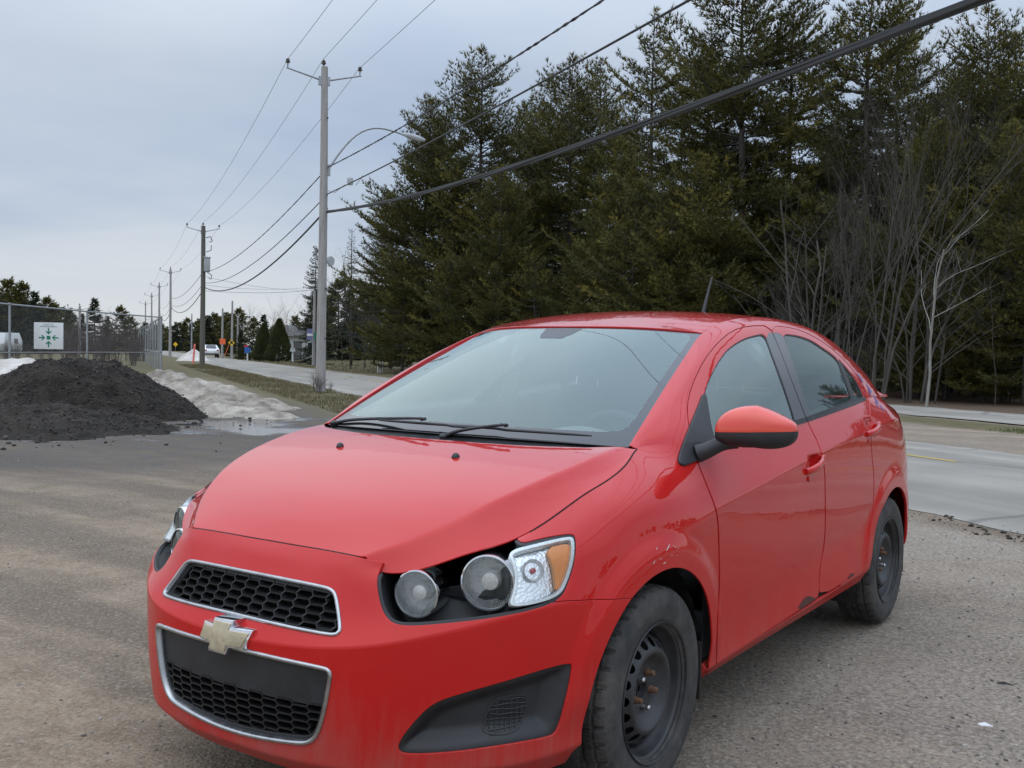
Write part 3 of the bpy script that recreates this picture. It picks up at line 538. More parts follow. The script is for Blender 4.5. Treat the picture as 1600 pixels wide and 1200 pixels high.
for i in range(3):
    s = 14+rr.random()*4; plant_bare('bare_sapling', (SHRUBG, BARE[2])[i % 2], RF(s, 22.5+rr.random()*4), 3+3*rr.random(), rr.random()*6.28, label='thin leafless sapling in the undergrowth at the foot of the pines', cat='sapling', group='leafless undergrowth of the wood')
for i in range(34):
    s = 8+i*1.7+rr.random()*2
    bp_ = RF(s+12, 46+rr.random()*16)
    if i % 3 == 1 and 22 < s < 42 or proj(bp_[None])[0][0, 0] > 1690: continue
    plant_tree('far_conifer', (FARP, FARS)[i % 2], bp_, 11+4*rr.random(), rr.random()*6.28, label='conifer at the back of the wood, filling the gaps between the trunks', cat='tree', group='conifers at the back of the wood')
for i, (s, n, h) in enumerate([(17, 40, 10), (20, 42, 11), (23, 44, 12), (15.5, 50, 12), (18.5, 52, 12)]): plant_tree('pine_tree', PINES[(0, 2)[i % 2]], RF(s, n), h, i*1.3, label='shorter pine where the wood ends beside the road', cat='tree', group='shorter pines at the end of the wood')
for i in range(30):
    s = -75+i*2.8+rr.random()*2; plant_tree('far_conifer', (FARP, FARS)[i % 2], RF(s, 118+rr.random()*22), 7+3*rr.random(), rr.random()*6.28, label='conifer in the far tree line past the end of the wood', cat='tree', group='conifers past the end of the wood')
for i in range(34):
    x = -110+i*11.5 if i < 20 else -120-(i-20)*26; d = 165+rr.random()*20; plant_tree('far_conifer', (FARP, FARS)[i % 2], px_ground(x, d), top_h(452+max(0, x)*.30+rr.random()*8, x, d), i*1.7, label='dark conifer in the wood behind the chain-link fence', cat='tree', group='conifers behind the fence')
# across the road on the left
plant_tree('spruce_tree', SPRUCE, px_ground(489, 84), top_h(383, 489, 84), 0, label='dark pointed spruce behind the pale utility pole', cat='tree')
plant_tree('spruce_tree', BRN, px_ground(548, 82), top_h(356, 548, 82), 1, label='sparse brownish spruce between the pole and the pines', cat='tree')
plant_tree('spruce_tree', BRN, px_ground(585, 90), top_h(395, 585, 90), 2.2, label='sparse conifer just left of the big pines', cat='tree')
for i, (x, d, y) in enumerate([(548, 66, 400), (571, 74, 410), (612, 64, 430), (596, 70, 440), (628, 62, 470), (535, 86, 420)]):
    plant_bare('bare_tree', BARE[i % 3], px_ground(x, d), top_h(y, x, d), i*2.1, label='leafless grey tree standing on the lawn across the road', cat='tree', group='leafless trees on the lawn')
for i, x in enumerate(range(395, 620, 13)):
    d = 100+rr.random()*30; plant_bare('bare_tree', BARE[i % 3], px_ground(x, d), top_h(455+rr.random()*30, x, d), i*1.3, label='leafless tree in the hazy row behind the lawn', cat='tree', group='leafless trees behind the lawn')
for i, x in enumerate(range(360, 660, 17)):
    d = 115+rr.random()*25; plant_tree('far_conifer', (FARP, FARS)[i % 2], px_ground(x, d), top_h((490 if x < 490 else 440)+rr.random()*25, x, d), i*2.0, label='dark conifer in the tree line beyond the lawn', cat='tree', group='conifers beyond the lawn')
for i, x in enumerate(np.arange(222, 372, 6.5)):
    d = 260+rr.random()*60+(x-222)*-.5; plant_tree('far_conifer', (FARS, FARP)[i % 2], px_ground(x, d), top_h(512-(x-222)*.20+rr.random()*8, x, d), i*1.3, label='small dark conifer in the tree line where the road vanishes', cat='tree', group='conifers where the road vanishes')
for i, (x, y) in enumerate([(-60, 440), (-35, 436), (-8, 446), (14, 438), (38, 444), (55, 456), (72, 466), (88, 476), (148, 466), (186, 480), (110, 484), (128, 490), (-85, 450), (205, 496), (168, 494), (225, 505)]):
    d = 135+rr.random()*25 if x < 100 else 150+rr.random()*20; plant_tree('far_conifer', (FARP, FARP, FARS)[i % 3], px_ground(x, d), top_h(y, x, d), i*1.9, label='dark conifer in the wood behind the chain-link fence', cat='tree', group='conifers behind the fence')
for i in range(26):
    x = 100+rr.random()*125 if i < 18 else -20+rr.random()*120; d = 66+rr.random()*30; plant_bare('bare_shrub', SHRUB, px_ground(x, d), 2.2+1.5*rr.random() if x > 100 else 1.6, rr.random()*6.28, label='reddish leafless shrub growing behind the chain-link fence', cat='shrub', group='shrubs behind the fence')
# two columnar cedars
def cedar(seed, H, R):
    global RNG
    keep = RNG; RNG = np.random.default_rng(seed); n = 5200; h = RNG.random(n)**.9; a = RNG.random(n)*6.283; r = R*(1-h)**.75*(.72+.28*np.sqrt(RNG.random(n)))*(.35+.65*np.minimum(1, h*8+.4))*(1+.12*np.sin(a*5+h*9)); C = np.stack([np.cos(a)*r, np.sin(a)*r, .05+h*H*.97], 1); D = np.stack([np.cos(a)*.6, np.sin(a)*.6, 1+0*a], 1)
    V, T = tufts(C, D, np.full(n, .26), .07, 4, np.clip(.35+RNG.normal(0, .18, n)+.12*h, 0, 1)); me = mesh_np('crown', V, np.arange(len(V)).reshape(-1, 3), smooth=False); at = me.attributes.new('tint', 'FLOAT', 'POINT'); at.data.foreach_set('value', np.clip(T, 0, 1).astype(np.float32)); me.materials.append(MATS['cedar_leaves'])
    w = MB().tube([(0, 0, 0), (0, 0, H*.9)], [.09, .02], 7); wm = bpy.data.meshes.new('trunk'); wm.from_pydata(np.concatenate(w.V).tolist(), [], w.F); wm.materials.append(MATS['pine_bark']); RNG = keep; return wm, me, H
CED = cedar(61, 4.6, 1.5)
for i, (x, d, y) in enumerate([(412, 100, 506), (436, 97, 499), (376, 108, 545), (388, 106, 548)]): plant_tree('cedar_shrub', CED, px_ground(x, d), top_h(y, x, d), i*1.3, label=['pointed green cedar left of its taller twin by the road', 'taller pointed green cedar beside the house', 'small clipped cedar behind the blue sign', 'small clipped cedar beside the blue sign post'][i], cat='shrub')
# ================================================================== the car
# car frame = world: x to the car's left, y from the nose to the tail, z up
AXF, AXR, HUB = 0.859, 3.384, 0.310
# ------------------------------------------------------------------ car materials
def car_paint():
    m, t, b = _new('red_paint')
    tc = N(t, 'ShaderNodeTexCoord'); sp = N(t, 'ShaderNodeSeparateXYZ'); t.links.new(tc.outputs['Object'], sp.inputs[0])
    # dried road film: streaks running down the lower doors, broken up by noise
    mp = N(t, 'ShaderNodeMapping'); mp.inputs['Scale'].default_value = (10, 34, 1.6); t.links.new(tc.outputs['Object'], mp.inputs[0])
    n1 = N(t, 'ShaderNodeTexNoise', i_Scale=1.0, i_Detail=6.0, i_Roughness=.7); t.links.new(mp.outputs[0], n1.inputs['Vector'])
    n2 = N(t, 'ShaderNodeTexNoise', i_Scale=2.2, i_Detail=5.0, i_Roughness=.6); t.links.new(tc.outputs['Object'], n2.inputs['Vector'])
    n3 = N(t, 'ShaderNodeTexNoise', i_Scale=160.0, i_Detail=3.0, i_Roughness=.6); t.links.new(tc.outputs['Object'], n3.inputs['Vector'])
    h = N(t, 'ShaderNodeMapRange', i_1=.20, i_2=.62, i_3=1.0, i_4=0.0); t.links.new(sp.outputs[2], h.inputs[0])
    a = N(t, 'ShaderNodeMath', operation='MULTIPLY'); t.links.new(h.outputs[0], a.inputs[0]); t.links.new(n1.outputs['Fac'], a.inputs[1])
    a2 = N(t, 'ShaderNodeMath', operation='MULTIPLY'); t.links.new(a.outputs[0], a2.inputs[0]); t.links.new(n2.outputs['Fac'], a2.inputs[1])
    dr = N(t, 'ShaderNodeMapRange', i_1=.08, i_2=.40, i_3=.0, i_4=.50); t.links.new(a2.outputs[0], dr.inputs[0])
    sp1 = N(t, 'ShaderNodeMapRange', i_1=.72, i_2=.80, i_3=0.0, i_4=.14); t.links.new(n3.outputs['Fac'], sp1.inputs[0])
    spm = N(t, 'ShaderNodeMath', operation='MULTIPLY'); t.links.new(sp1.outputs[0], spm.inputs[0]); t.links.new(n2.outputs['Fac'], spm.inputs[1])
    ad = N(t, 'ShaderNodeMath', operation='ADD', use_clamp=True); t.links.new(dr.outputs[0], ad.inputs[0]); t.links.new(spm.outputs[0], ad.inputs[1])
    mx = N(t, 'ShaderNodeMix', data_type='RGBA'); t.links.new(ad.outputs[0], mx.inputs[0])
    mx.inputs[6].default_value = (0.53, 0.015, 0.013, 1); mx.inputs[7].default_value = (0.30, 0.22, 0.185, 1)
    t.links.new(mx.outputs[2], b.inputs['Base Color'])
    rr = N(t, 'ShaderNodeMapRange', i_1=0.0, i_2=.55, i_3=.32, i_4=.75); t.links.new(ad.outputs[0], rr.inputs[0]); t.links.new(rr.outputs[0], b.inputs['Roughness'])
    cw = N(t, 'ShaderNodeMapRange', i_1=0.0, i_2=.5, i_3=1.0, i_4=.25); t.links.new(ad.outputs[0], cw.inputs[0])
    fl = N(t, 'ShaderNodeMapRange', i_1=.30, i_2=.88, i_3=.30, i_4=1.0); t.links.new(sp.outputs[2], fl.inputs[0]); fm_ = N(t, 'ShaderNodeMath', operation='MULTIPLY'); t.links.new(cw.outputs[0], fm_.inputs[0]); t.links.new(fl.outputs[0], fm_.inputs[1]); t.links.new(fm_.outputs[0], b.inputs['Coat Weight'])
    cr = N(t, 'ShaderNodeMapRange', i_1=0.0, i_2=.5, i_3=.022, i_4=.30); t.links.new(ad.outputs[0], cr.inputs[0]); t.links.new(cr.outputs[0], b.inputs['Coat Roughness'])
    b.inputs['Coat IOR'].default_value = 1.5; b.inputs['Specular IOR Level'].default_value = .03
    # very slight orange peel
    n4 = N(t, 'ShaderNodeTexNoise', i_Scale=14.0, i_Detail=2.0); t.links.new(tc.outputs['Object'], n4.inputs['Vector'])
    bp = N(t, 'ShaderNodeBump', i_Strength=.05, i_Distance=.01); t.links.new(n4.outputs['Fac'], bp.inputs['Height']); t.links.new(bp.outputs[0], b.inputs['Coat Normal'])
def glass_mat(name, tint, ior=1.5, film=.05, filmcol=(.55, .58, .55), boost=1.0):
    m = bpy.data.materials.new(name); m.use_nodes = True; t = m.node_tree; t.nodes.clear(); MATS[name] = m
    fr = N(t, 'ShaderNodeFresnel'); fr.inputs[0].default_value = ior
    tr = N(t, 'ShaderNodeBsdfTransparent'); tr.inputs[0].default_value = (*tint, 1)
    df = N(t, 'ShaderNodeBsdfDiffuse'); df.inputs[0].default_value = (*filmcol, 1)
    gl = N(t, 'ShaderNodeBsdfGlossy'); gl.inputs['Roughness'].default_value = .015; gl.inputs[0].default_value = (.86, 1, .97, 1)
    tc = N(t, 'ShaderNodeTexCoord'); nz = N(t, 'ShaderNodeTexNoise', i_Scale=3.0, i_Detail=6.0, i_Roughness=.7); t.links.new(tc.outputs['Object'], nz.inputs['Vector'])
    mr = N(t, 'ShaderNodeMapRange', i_1=.3, i_2=.75, i_3=film*.6, i_4=film*1.5); t.links.new(nz.outputs['Fac'], mr.inputs[0])
    m1 = N(t, 'ShaderNodeMixShader'); t.links.new(mr.outputs[0], m1.inputs[0]); t.links.new(tr.outputs[0], m1.inputs[1]); t.links.new(df.outputs[0], m1.inputs[2])
    bo = N(t, 'ShaderNodeMath', operation='MULTIPLY', use_clamp=True); bo.inputs[1].default_value = boost; t.links.new(fr.outputs[0], bo.inputs[0])
    m2 = N(t, 'ShaderNodeMixShader'); t.links.new(bo.outputs[0], m2.inputs[0]); t.links.new(m1.outputs[0], m2.inputs[1]); t.links.new(gl.outputs[0], m2.inputs[2])
    o = N(t, 'ShaderNodeOutputMaterial'); t.links.new(m2.outputs[0], o.inputs[0])
car_paint()
simple('orange_red_paint', (.72, .052, .022), .3, coat=1.0)
simple('black_plastic', (.022, .023, .025), .5, var=.35, scale=14, bump=.10, bscale=260)
simple('grille_black', (.012, .012, .013), .42, var=.3, scale=20)
simple('black_gloss', (.010, .010, .011), .12, coat=.6)
simple('gap_dark', (.006, .006, .006), .9)
simple('chrome', (.72, .73, .75), .12, metal=1.0, var=.12, scale=25)
simple('satin_chrome', (.46, .47, .48), .30, metal=1.0, var=.2, scale=30)
simple('emblem_gold', (.54, .47, .33), .34, metal=.5, var=.2, scale=40)
simple('lamp_reflector', (.80, .81, .81), .28, metal=.35, var=.12, scale=30)
simple('amber_plastic', (.95, .30, .012), .25, coat=.8)
simple('interior_grey', (.20, .205, .205), .8, var=.2, scale=12, bump=.1, bscale=300)
simple('seat_cloth', (.050, .052, .055), .85, var=.2, scale=14)
simple('sensor_grey', (.045, .05, .052), .35)
simple('interior_dark', (.028, .029, .031), .75, var=.2, scale=9)
simple('headliner', (.50, .49, .46), .9)
simple('muddy_liner', (.026, .023, .020), .97, var=.7, scale=26, bump=1.0, bscale=38)
simple('steel_wheel', (.034, .034, .036), .48, var=.55, scale=11, bump=.04, bscale=90)
simple('rusty_steel', (.16, .085, .05), .75, metal=.3, var=.5, scale=120)
simple('bright_steel', (.5, .5, .5), .3, metal=1.0, var=.2, scale=90)
simple('tail_red', (.45, .01, .012), .15, coat=1.0)
simple('blue_scuff', (.12, .12, .32), .6, var=.5, scale=60)
def tyre_mat():
    m, t, b = _new('tyre_rubber')
    tc = N(t, 'ShaderNodeTexCoord'); n = N(t, 'ShaderNodeTexNoise', i_Scale=9.0, i_Detail=7.0, i_Roughness=.7); t.links.new(tc.outputs['Object'], n.inputs['Vector'])
    mx = N(t, 'ShaderNodeMix', data_type='RGBA'); r = N(t, 'ShaderNodeMapRange', i_1=.38, i_2=.72, i_3=0.0, i_4=.75); t.links.new(n.outputs['Fac'], r.inputs[0]); t.links.new(r.outputs[0], mx.inputs[0])
    mx.inputs[6].default_value = (.026, .026, .027, 1); mx.inputs[7].default_value = (.115, .104, .090, 1); t.links.new(mx.outputs[2], b.inputs['Base Color'])
    b.inputs['Roughness'].default_value = .78
    n2 = N(t, 'ShaderNodeTexNoise', i_Scale=120.0, i_Detail=4.0); t.links.new(tc.outputs['Object'], n2.inputs['Vector'])
    bp = N(t, 'ShaderNodeBump', i_Strength=.25, i_Distance=.006); t.links.new(n2.outputs['Fac'], bp.inputs['Height']); t.links.new(bp.outputs[0], b.inputs['Normal'])
tyre_mat()
def facet_mat():
    m, t, b = _new('faceted_reflector'); b.inputs['Base Color'].default_value = (.85, .86, .87, 1); b.inputs['Metallic'].default_value = .8; b.inputs['Roughness'].default_value = .24
    tc = N(t, 'ShaderNodeTexCoord'); v = N(t, 'ShaderNodeTexVoronoi', i_Scale=120.0); t.links.new(tc.outputs['Object'], v.inputs['Vector']); bp = N(t, 'ShaderNodeBump', i_Strength=.16, i_Distance=.01); t.links.new(v.outputs['Distance'], bp.inputs['Height']); t.links.new(bp.outputs[0], b.inputs['Normal'])
facet_mat()
glass_mat('windscreen_glass', (.88, .98, .95), 1.6, .03, (.42, .60, .56), 1.7)
glass_mat('side_glass', (.82, .95, .92), 1.6, .04, (.46, .58, .56), 1.9)
glass_mat('rear_door_glass', (.66, .80, .76), 1.7, .04, (.5, .58, .56))
glass_mat('lamp_glass', (.97, .98, .98), 1.45, .012, (.7, .7, .7))

# ------------------------------------------------------------------ surface helpers
class Surf:
    def __init__(s, A, T): s.A = A; s.T = T
    @property
    def P(s): return s.A[:, :3]
def grid_surf(P, out, extra=None):
    nr, nc = P.shape[:2]
    du = np.gradient(P, axis=1); dv = np.gradient(P, axis=0); n = np.cross(du, dv); n /= np.maximum(np.linalg.norm(n, axis=2, keepdims=True), 1e-12)
    idx = np.arange(nr*nc).reshape(nr, nc); a, b, c, d = idx[:-1, :-1].ravel(), idx[:-1, 1:].ravel(), idx[1:, 1:].ravel(), idx[1:, :-1].ravel()
    if (n*out(P)).sum() < 0:
        n = -n; T = np.concatenate([np.stack([a, c, b], 1), np.stack([a, d, c], 1)])
    else: T = np.concatenate([np.stack([a, b, c], 1), np.stack([a, c, d], 1)])
    A = np.concatenate([P.reshape(-1, 3), n.reshape(-1, 3)] + ([extra.reshape(nr*nc, -1)] if extra is not None else []), 1)
    # drop degenerate triangles
    Q = A[:, :3]; ar = np.linalg.norm(np.cross(Q[T[:, 1]]-Q[T[:, 0]], Q[T[:, 2]]-Q[T[:, 0]]), axis=1)
    return Surf(A, T[ar > 1e-9])
def compact(A, T):
    u, inv = np.unique(T, return_inverse=True); return Surf(A[u], inv.reshape(-1, 3))
def clip(S, f):
    """keep the part with f <= 0 (f per vertex, or a function of the surface)"""
    if callable(f): f = f(S)
    f = np.where(np.abs(f) < 1e-7, -1e-7, f); ins = f < 0; T = S.T; k = ins[T].sum(1)
    full = T[k == 3]; n = len(S.A)
    t1 = T[k == 1]; t2 = T[k == 2]
    def roll(t, want):
        m = ins[t] == want; r = np.argmax(m, 1); i = (np.arange(3)[None]+r[:, None]) % 3; return np.take_along_axis(t, i, 1)
    t1 = roll(t1, True); t2 = roll(t2, False)
    e = np.concatenate([t1[:, [0, 1]], t1[:, [0, 2]], t2[:, [0, 1]], t2[:, [0, 2]]]) if len(t1)+len(t2) else np.zeros((0, 2), int)
    if not len(e): return compact(S.A, full) if len(full) else Surf(S.A[:0], full)
    es = np.sort(e, 1); key = es[:, 0].astype(np.int64)*n+es[:, 1]; uk, inv = np.unique(key, return_inverse=True)
    i, j = uk//n, uk % n; w = f[i]/(f[i]-f[j]); NA = S.A[i]*(1-w[:, None])+S.A[j]*w[:, None]; inv = inv.ravel()+n
    a, b, c, d = np.split(inv, np.cumsum([len(t1), len(t1), len(t2)]))
    new = [full, np.stack([t1[:, 0], a, b], 1), np.stack([c, t2[:, 1], t2[:, 2]], 1), np.stack([c, t2[:, 2], d], 1)]
    return compact(np.concatenate([S.A, NA]), np.concatenate(new))
def bedges(S):
    T = S.T; e = np.concatenate([T[:, [0, 1]], T[:, [1, 2]], T[:, [2, 0]]]); n = len(S.A); es = np.sort(e, 1); key = es[:, 0].astype(np.int64)*n+es[:, 1]
    u, ix, ct = np.unique(key, return_index=True, return_counts=True); return e[ix[ct == 1]]
def with_rim(S, depth=.012, rnd=.0018, skip_center=True):
    """V, F, N of the surface with its edges rolled inwards"""
    V = S.A[:, :3]; Nn = S.A[:, 3:6]/np.maximum(np.linalg.norm(S.A[:, 3:6], axis=1, keepdims=True), 1e-9)
    if depth <= 0 or not len(S.T): return V, S.T, Nn
    e = bedges(S)
    if skip_center: e = e[~((np.abs(V[e[:, 0], 0]) < 1e-4) & (np.abs(V[e[:, 1], 0]) < 1e-4))]
    bv = np.unique(e); mp = -np.ones(len(V), int); mp[bv] = np.arange(len(bv)); B = np.zeros((len(bv), 3))
    d = np.cross(V[e[:, 1]]-V[e[:, 0]], Nn[e[:, 0]]); np.add.at(B, mp[e[:, 0]], d); np.add.at(B, mp[e[:, 1]], d)
    B /= np.maximum(np.linalg.norm(B, axis=1, keepdims=True), 1e-9); nb = Nn[bv]; n0 = len(V); m = len(bv)
    r1 = V[bv]+B*rnd*.7-nb*rnd*.5; r2 = V[bv]+B*rnd-nb*rnd*1.6; r3 = V[bv]+B*rnd-nb*depth
    VV = np.concatenate([V, r1, r2, r3]); NN = np.concatenate([Nn, (nb+B)/1.41, B, B]); i, j = mp[e[:, 0]], mp[e[:, 1]]
    q = []
    prev_i, prev_j = e[:, 0], e[:, 1]
    for k in range(3):
        ci, cj = n0+k*m+i, n0+k*m+j
        q += [np.stack([prev_i, ci, cj], 1), np.stack([prev_i, cj, prev_j], 1)]; prev_i, prev_j = ci, cj
    return VV, np.concatenate([S.T]+q), NN
def offset(S, d): return Surf(np.concatenate([S.A[:, :3]+S.A[:, 3:6]*d, S.A[:, 3:]], 1), S.T)
def part(name, surfs, mat, parent, depth=.012, rnd=.0018, mirror='join', **k):
    """mirror: 'join' one mesh over both halves, 'pair' a left and a right object, None left only"""
    V, F, Nn, n = [], [], [], 0
    for S in (surfs if isinstance(surfs, (list, tuple)) else [surfs]):
        if not len(S.T): continue
        v, f, nn = with_rim(S, depth, rnd); V.append(v); F.append(f+n); Nn.append(nn); n += len(v)
    if not V: print('EMPTY PART', name); return None
    V, F, Nn = np.concatenate(V), np.concatenate(F), np.concatenate(Nn); S2 = np.array([-1, 1, 1])
    if mirror == 'join':
        return link_mesh(name, mesh_np(name, np.concatenate([V, V*S2]), np.concatenate([F, F[:, ::-1]+len(V)]), np.concatenate([Nn, Nn*S2])), mat, parent, **k)
    o = link_mesh(name, mesh_np(name, V, F, Nn), mat, parent, **k)
    if mirror == 'pair':
        p2 = MIRROR_PARENT.get(parent.name, parent)
        o2 = link_mesh(name, mesh_np(name, V*S2, F[:, ::-1], Nn*S2), mat, p2, **k); MIRROR_PARENT[o.name] = o2
    return o
MIRROR_PARENT = {}
def pxf(poly, scale_gap=0.0, it=2):
    """signed distance, in metres across the view, to an outline traced in the photograph"""
    poly = chaikin(poly, it) if it else np.asarray(poly, float)
    def f(S):
        q, Z = proj(S.P); return sdf(poly, q)*Z/FPX + scale_gap
    return f
inv = lambda f, g=0.0: (lambda S: -f(S)+g)
grow = lambda f, g: (lambda S: f(S)+g)

# ------------------------------------------------------------------ outer skin: bumper, fender, doors, quarter, tail in one sweep
MP = np.array([(0, -.048), (.10, -.046), (.20, -.038), (.30, -.020), (.38, .004), (.46, .042), (.53, .090), (.60, .147), (.66, .203), (.715, .268), (.76, .345), (.793, .43), (.818, .53), (.838, .65), (.853, .80), (.859, .95), (.861, 1.1), (.861, 1.29), (.863, 1.8), (.865, 2.37), (.864, 3.0), (.857, 3.38), (.840, 3.66), (.80, 3.88), (.74, 4.07), (.64, 4.215), (.45, 4.295), (.2, 4.325), (0, 4.33)])
_ch = np.concatenate([[0], np.cumsum(np.linalg.norm(np.diff(MP, axis=0), axis=1))])
LMAX = _ch[-1]; NL = 640; LL = np.linspace(0, LMAX, NL)
_A = cspline_matrix(_ch, LL); MV, MU = gsmooth(_A@MP[:, 0], 3), gsmooth(_A@MP[:, 1], 3); MV[0] = MV[-1] = 0
_tv, _tu = np.gradient(MV, LL), np.gradient(MU, LL); _tv[0] = 1; _tu[0] = 0; _tv[-1] = -1; _tu[-1] = 0
_l = np.hypot(_tv, _tu); NVx, NUy = _tu/_l, -_tv/_l                     # outward plan normal
_ihalf = int(np.argmin(np.abs(MU-1.5)))
Lv = lambda v: float(np.interp(v, MV[:int(np.argmin(np.abs(MU-.5)))], LL[:int(np.argmin(np.abs(MU-.5)))]))
Lu = lambda u: float(np.interp(u, MU[20:], LL[20:]))
Lr = lambda v: float(np.interp(-v, -MV[-120:], LL[-120:]))
ROWSIG = [8]
def row(*k):
    """knots (where, d, w); where = ('v',x) near the nose, ('u',y) along the side, ('r',x) at the tail"""
    ls = np.array([{'v': Lv, 'u': Lu, 'r': Lr}[a[0]](a[1]) for a, d, w in k]); o = np.argsort(ls); ls = ls[o]
    return gsmooth(pchip(ls, np.array([d for a, d, w in k])[o], LL), ROWSIG[0]), gsmooth(pchip(ls, np.array([w for a, d, w in k])[o], LL), ROWSIG[0])
v_, u_, r_ = (lambda x: ('v', x)), (lambda x: ('u', x)), (lambda x: ('r', x))
ROWS = [
 row((v_(0), .075, .185), (v_(.36), .07, .185), (v_(.66), .06, .19), (u_(.5), .05, .20), (u_(.86), .06, .225), (u_(1.29), .062, .243), (u_(2.37), .060, .256), (u_(3.0), .058, .262), (u_(3.4), .06, .25), (u_(3.8), .05, .24), (r_(.6), .06, .25), (r_(0), .06, .26)),
 row((v_(0), .020, .235), (v_(.36), .02, .235), (v_(.66), .012, .24), (u_(.5), .008, .26), (u_(.86), .012, .28), (u_(1.29), .020, .292), (u_(2.37), .020, .315), (u_(3.0), .020, .325), (u_(3.4), .014, .33), (u_(3.8), .006, .34), (r_(.6), .01, .34), (r_(0), .01, .34)),
 row((v_(0), .004, .36), (v_(.36), .004, .36), (v_(.5), .004, .36), (v_(.66), .003, .37), (u_(.5), .003, .40), (u_(.86), .008, .42), (u_(1.29), .024, .385), (u_(2.37), .024, .470), (u_(3.0), .022, .53), (u_(3.4), .008, .54), (u_(3.8), .002, .5), (r_(.6), 0, .5), (r_(0), 0, .5)),
 row((v_(0), 0, .535), (v_(.2), 0, .54), (v_(.36), -.002, .552), (v_(.46), -.002, .566), (v_(.56), -.003, .590), (v_(.66), -.004, .618), (v_(.74), -.003, .645), (v_(.79), .0, .655), (u_(.6), .004, .62), (u_(.86), .004, .60), (u_(1.29), .010, .60), (u_(2.37), .010, .64), (u_(3.0), .008, .68), (u_(3.4), .004, .68), (u_(3.8), .0, .62), (r_(.6), 0, .6), (r_(0), 0, .6)),
 row((v_(0), .043, .60), (v_(.2), .040, .602), (v_(.36), .040, .61), (v_(.46), .040, .63), (v_(.56), .036, .66), (v_(.66), .032, .69), (v_(.74), .028, .712), (v_(.79), .022, .715), (u_(.6), .014, .71), (u_(.86), .006, .715), (u_(1.29), .005, .73), (u_(2.37), .004, .80), (u_(3.0), .004, .85), (u_(3.4), .004, .86), (u_(3.8), .01, .82), (r_(.6), .02, .78), (r_(0), .02, .78)),
 row((v_(0), .098, .690), (v_(.2), .094, .692), (v_(.36), .078, .698), (v_(.46), .072, .705), (v_(.56), .068, .725), (v_(.66), .062, .750), (v_(.74), .054, .768), (v_(.79), .045, .775), (u_(.6), .030, .785), (u_(.86), .014, .795), (u_(1.05), .004, .803), (u_(1.29), .003, .824), (u_(2.27), .004, .929), (u_(3.0), .007, .986), (u_(3.4), .016, 1.006), (u_(3.8), .050, 1.004), (r_(.6), .07, .98), (r_(0), .06, .98)),
 ROWSIG.__setitem__(0, 5) or row((v_(0), .122, .736), (v_(.2), .120, .738), (v_(.36), .098, .742), (v_(.46), .092, .733), (v_(.56), .083, .750), (v_(.66), .085, .778), (v_(.74), .083, .800), (v_(.79), .078, .815), (u_(.6), .066, .852), (u_(.75), .050, .880), (u_(.90), .050, .905), (u_(1.02), .06, .925), (u_(1.15), .05, .925), (u_(1.29), .034, .925), (u_(2.37), .036, 1.0), (u_(3.0), .042, 1.056), (u_(3.4), .055, 1.066), (u_(3.8), .105, 1.060), (r_(.6), .11, 1.045), (r_(0), .09, 1.045)),
 row((v_(0), .148, .767), (v_(.2), .142, .767), (v_(.36), .113, .766), (v_(.46), .100, .752), (v_(.56), .094, .761), (v_(.66), .102, .785), (v_(.74), .108, .806), (v_(.785), .112, .838), (u_(.53), .122, .880), (u_(.62), .126, .912), (u_(.74), .130, .940), (u_(.86), .140, .975), (u_(.95), .165, 1.005), (u_(1.0), .185, 1.020), (u_(1.06), .16, 1.024), (u_(1.16), .10, 1.024), (u_(1.29), .070, 1.022), (u_(2.15), .068, 1.046), (u_(3.06), .078, 1.116), (u_(3.4), .100, 1.121), (u_(3.6), .130, 1.117), (u_(3.8), .168, 1.111), (u_(4.0), .18, 1.105), (r_(.6), .165, 1.10), (r_(.3), .13, 1.105), (r_(0), .11, 1.105)),
]
RD_ = np.array([r[0] for r in ROWS]); RW_ = np.array([r[1] for r in ROWS])
SROW = np.array([0, .06, .18, .36, .45, .56, .665, .77]); NS = 108; SS = np.linspace(0, SROW[-1], NS)
def smat(cr):
    ks = [0]+list(cr)+[len(SROW)-1]; M = np.zeros((NS, len(SROW)))
    for a, b in zip(ks[:-1], ks[1:]):
        i = (SS >= SROW[a]-1e-9) & (SS <= SROW[b]+1e-9); M[np.ix_(i, range(a, b+1))] = cspline_matrix(SROW[a:b+1], SS[i])
    return M
M0, M3, M5 = smat([1]), smat([1, 3]), smat([1, 5])
w3 = 1-sstep(Lv(.74), Lu(.62), LL); w5 = sstep(Lu(.98), Lu(1.40), LL)*(1-sstep(Lu(3.5), Lu(4.0), LL))
blend = lambda R: (M0@R)*(1-w3-w5)+(M3@R)*w3+(M5@R)*w5
GD, GW = blend(RD_), blend(RW_)
GX, GY = MV-NVx*GD, MU-NUy*GD
# wheel-arch flares and the cups behind the door handles
for yc, amp in ((AXF, .015), (AXR, .014)):
    r = np.hypot(GY-yc, GW-HUB); b = amp*(1-sstep(.415, .485, r))*(NVx**2)*sstep(.28, .40, GW)
    GX += NVx*b; GY += NUy*b
for yc, zc in ((2.165, .893), (2.975, .995)):
    b = -.016*np.exp(-((GY-yc)/.060)**4-((GW-zc-.004)/.026)**4)*(NVx > .9); GX += b
SKIN = grid_surf(np.stack([GX, GY, GW], 2), lambda P: np.stack([np.broadcast_to(NVx, GX.shape), np.broadcast_to(NUy, GX.shape), 0*GX], 2), np.broadcast_to(LL, GX.shape)[..., None].copy())
TOPX, TOPY, TOPZ = GX[-1], GY[-1], GW[-1]
def skin_u(u):   # top row at station u
    i = np.arange(30, NL-130); k = np.interp(u, TOPY[i], i); return np.interp(k, np.arange(NL), TOPX), np.interp(k, np.arange(NL), TOPZ)

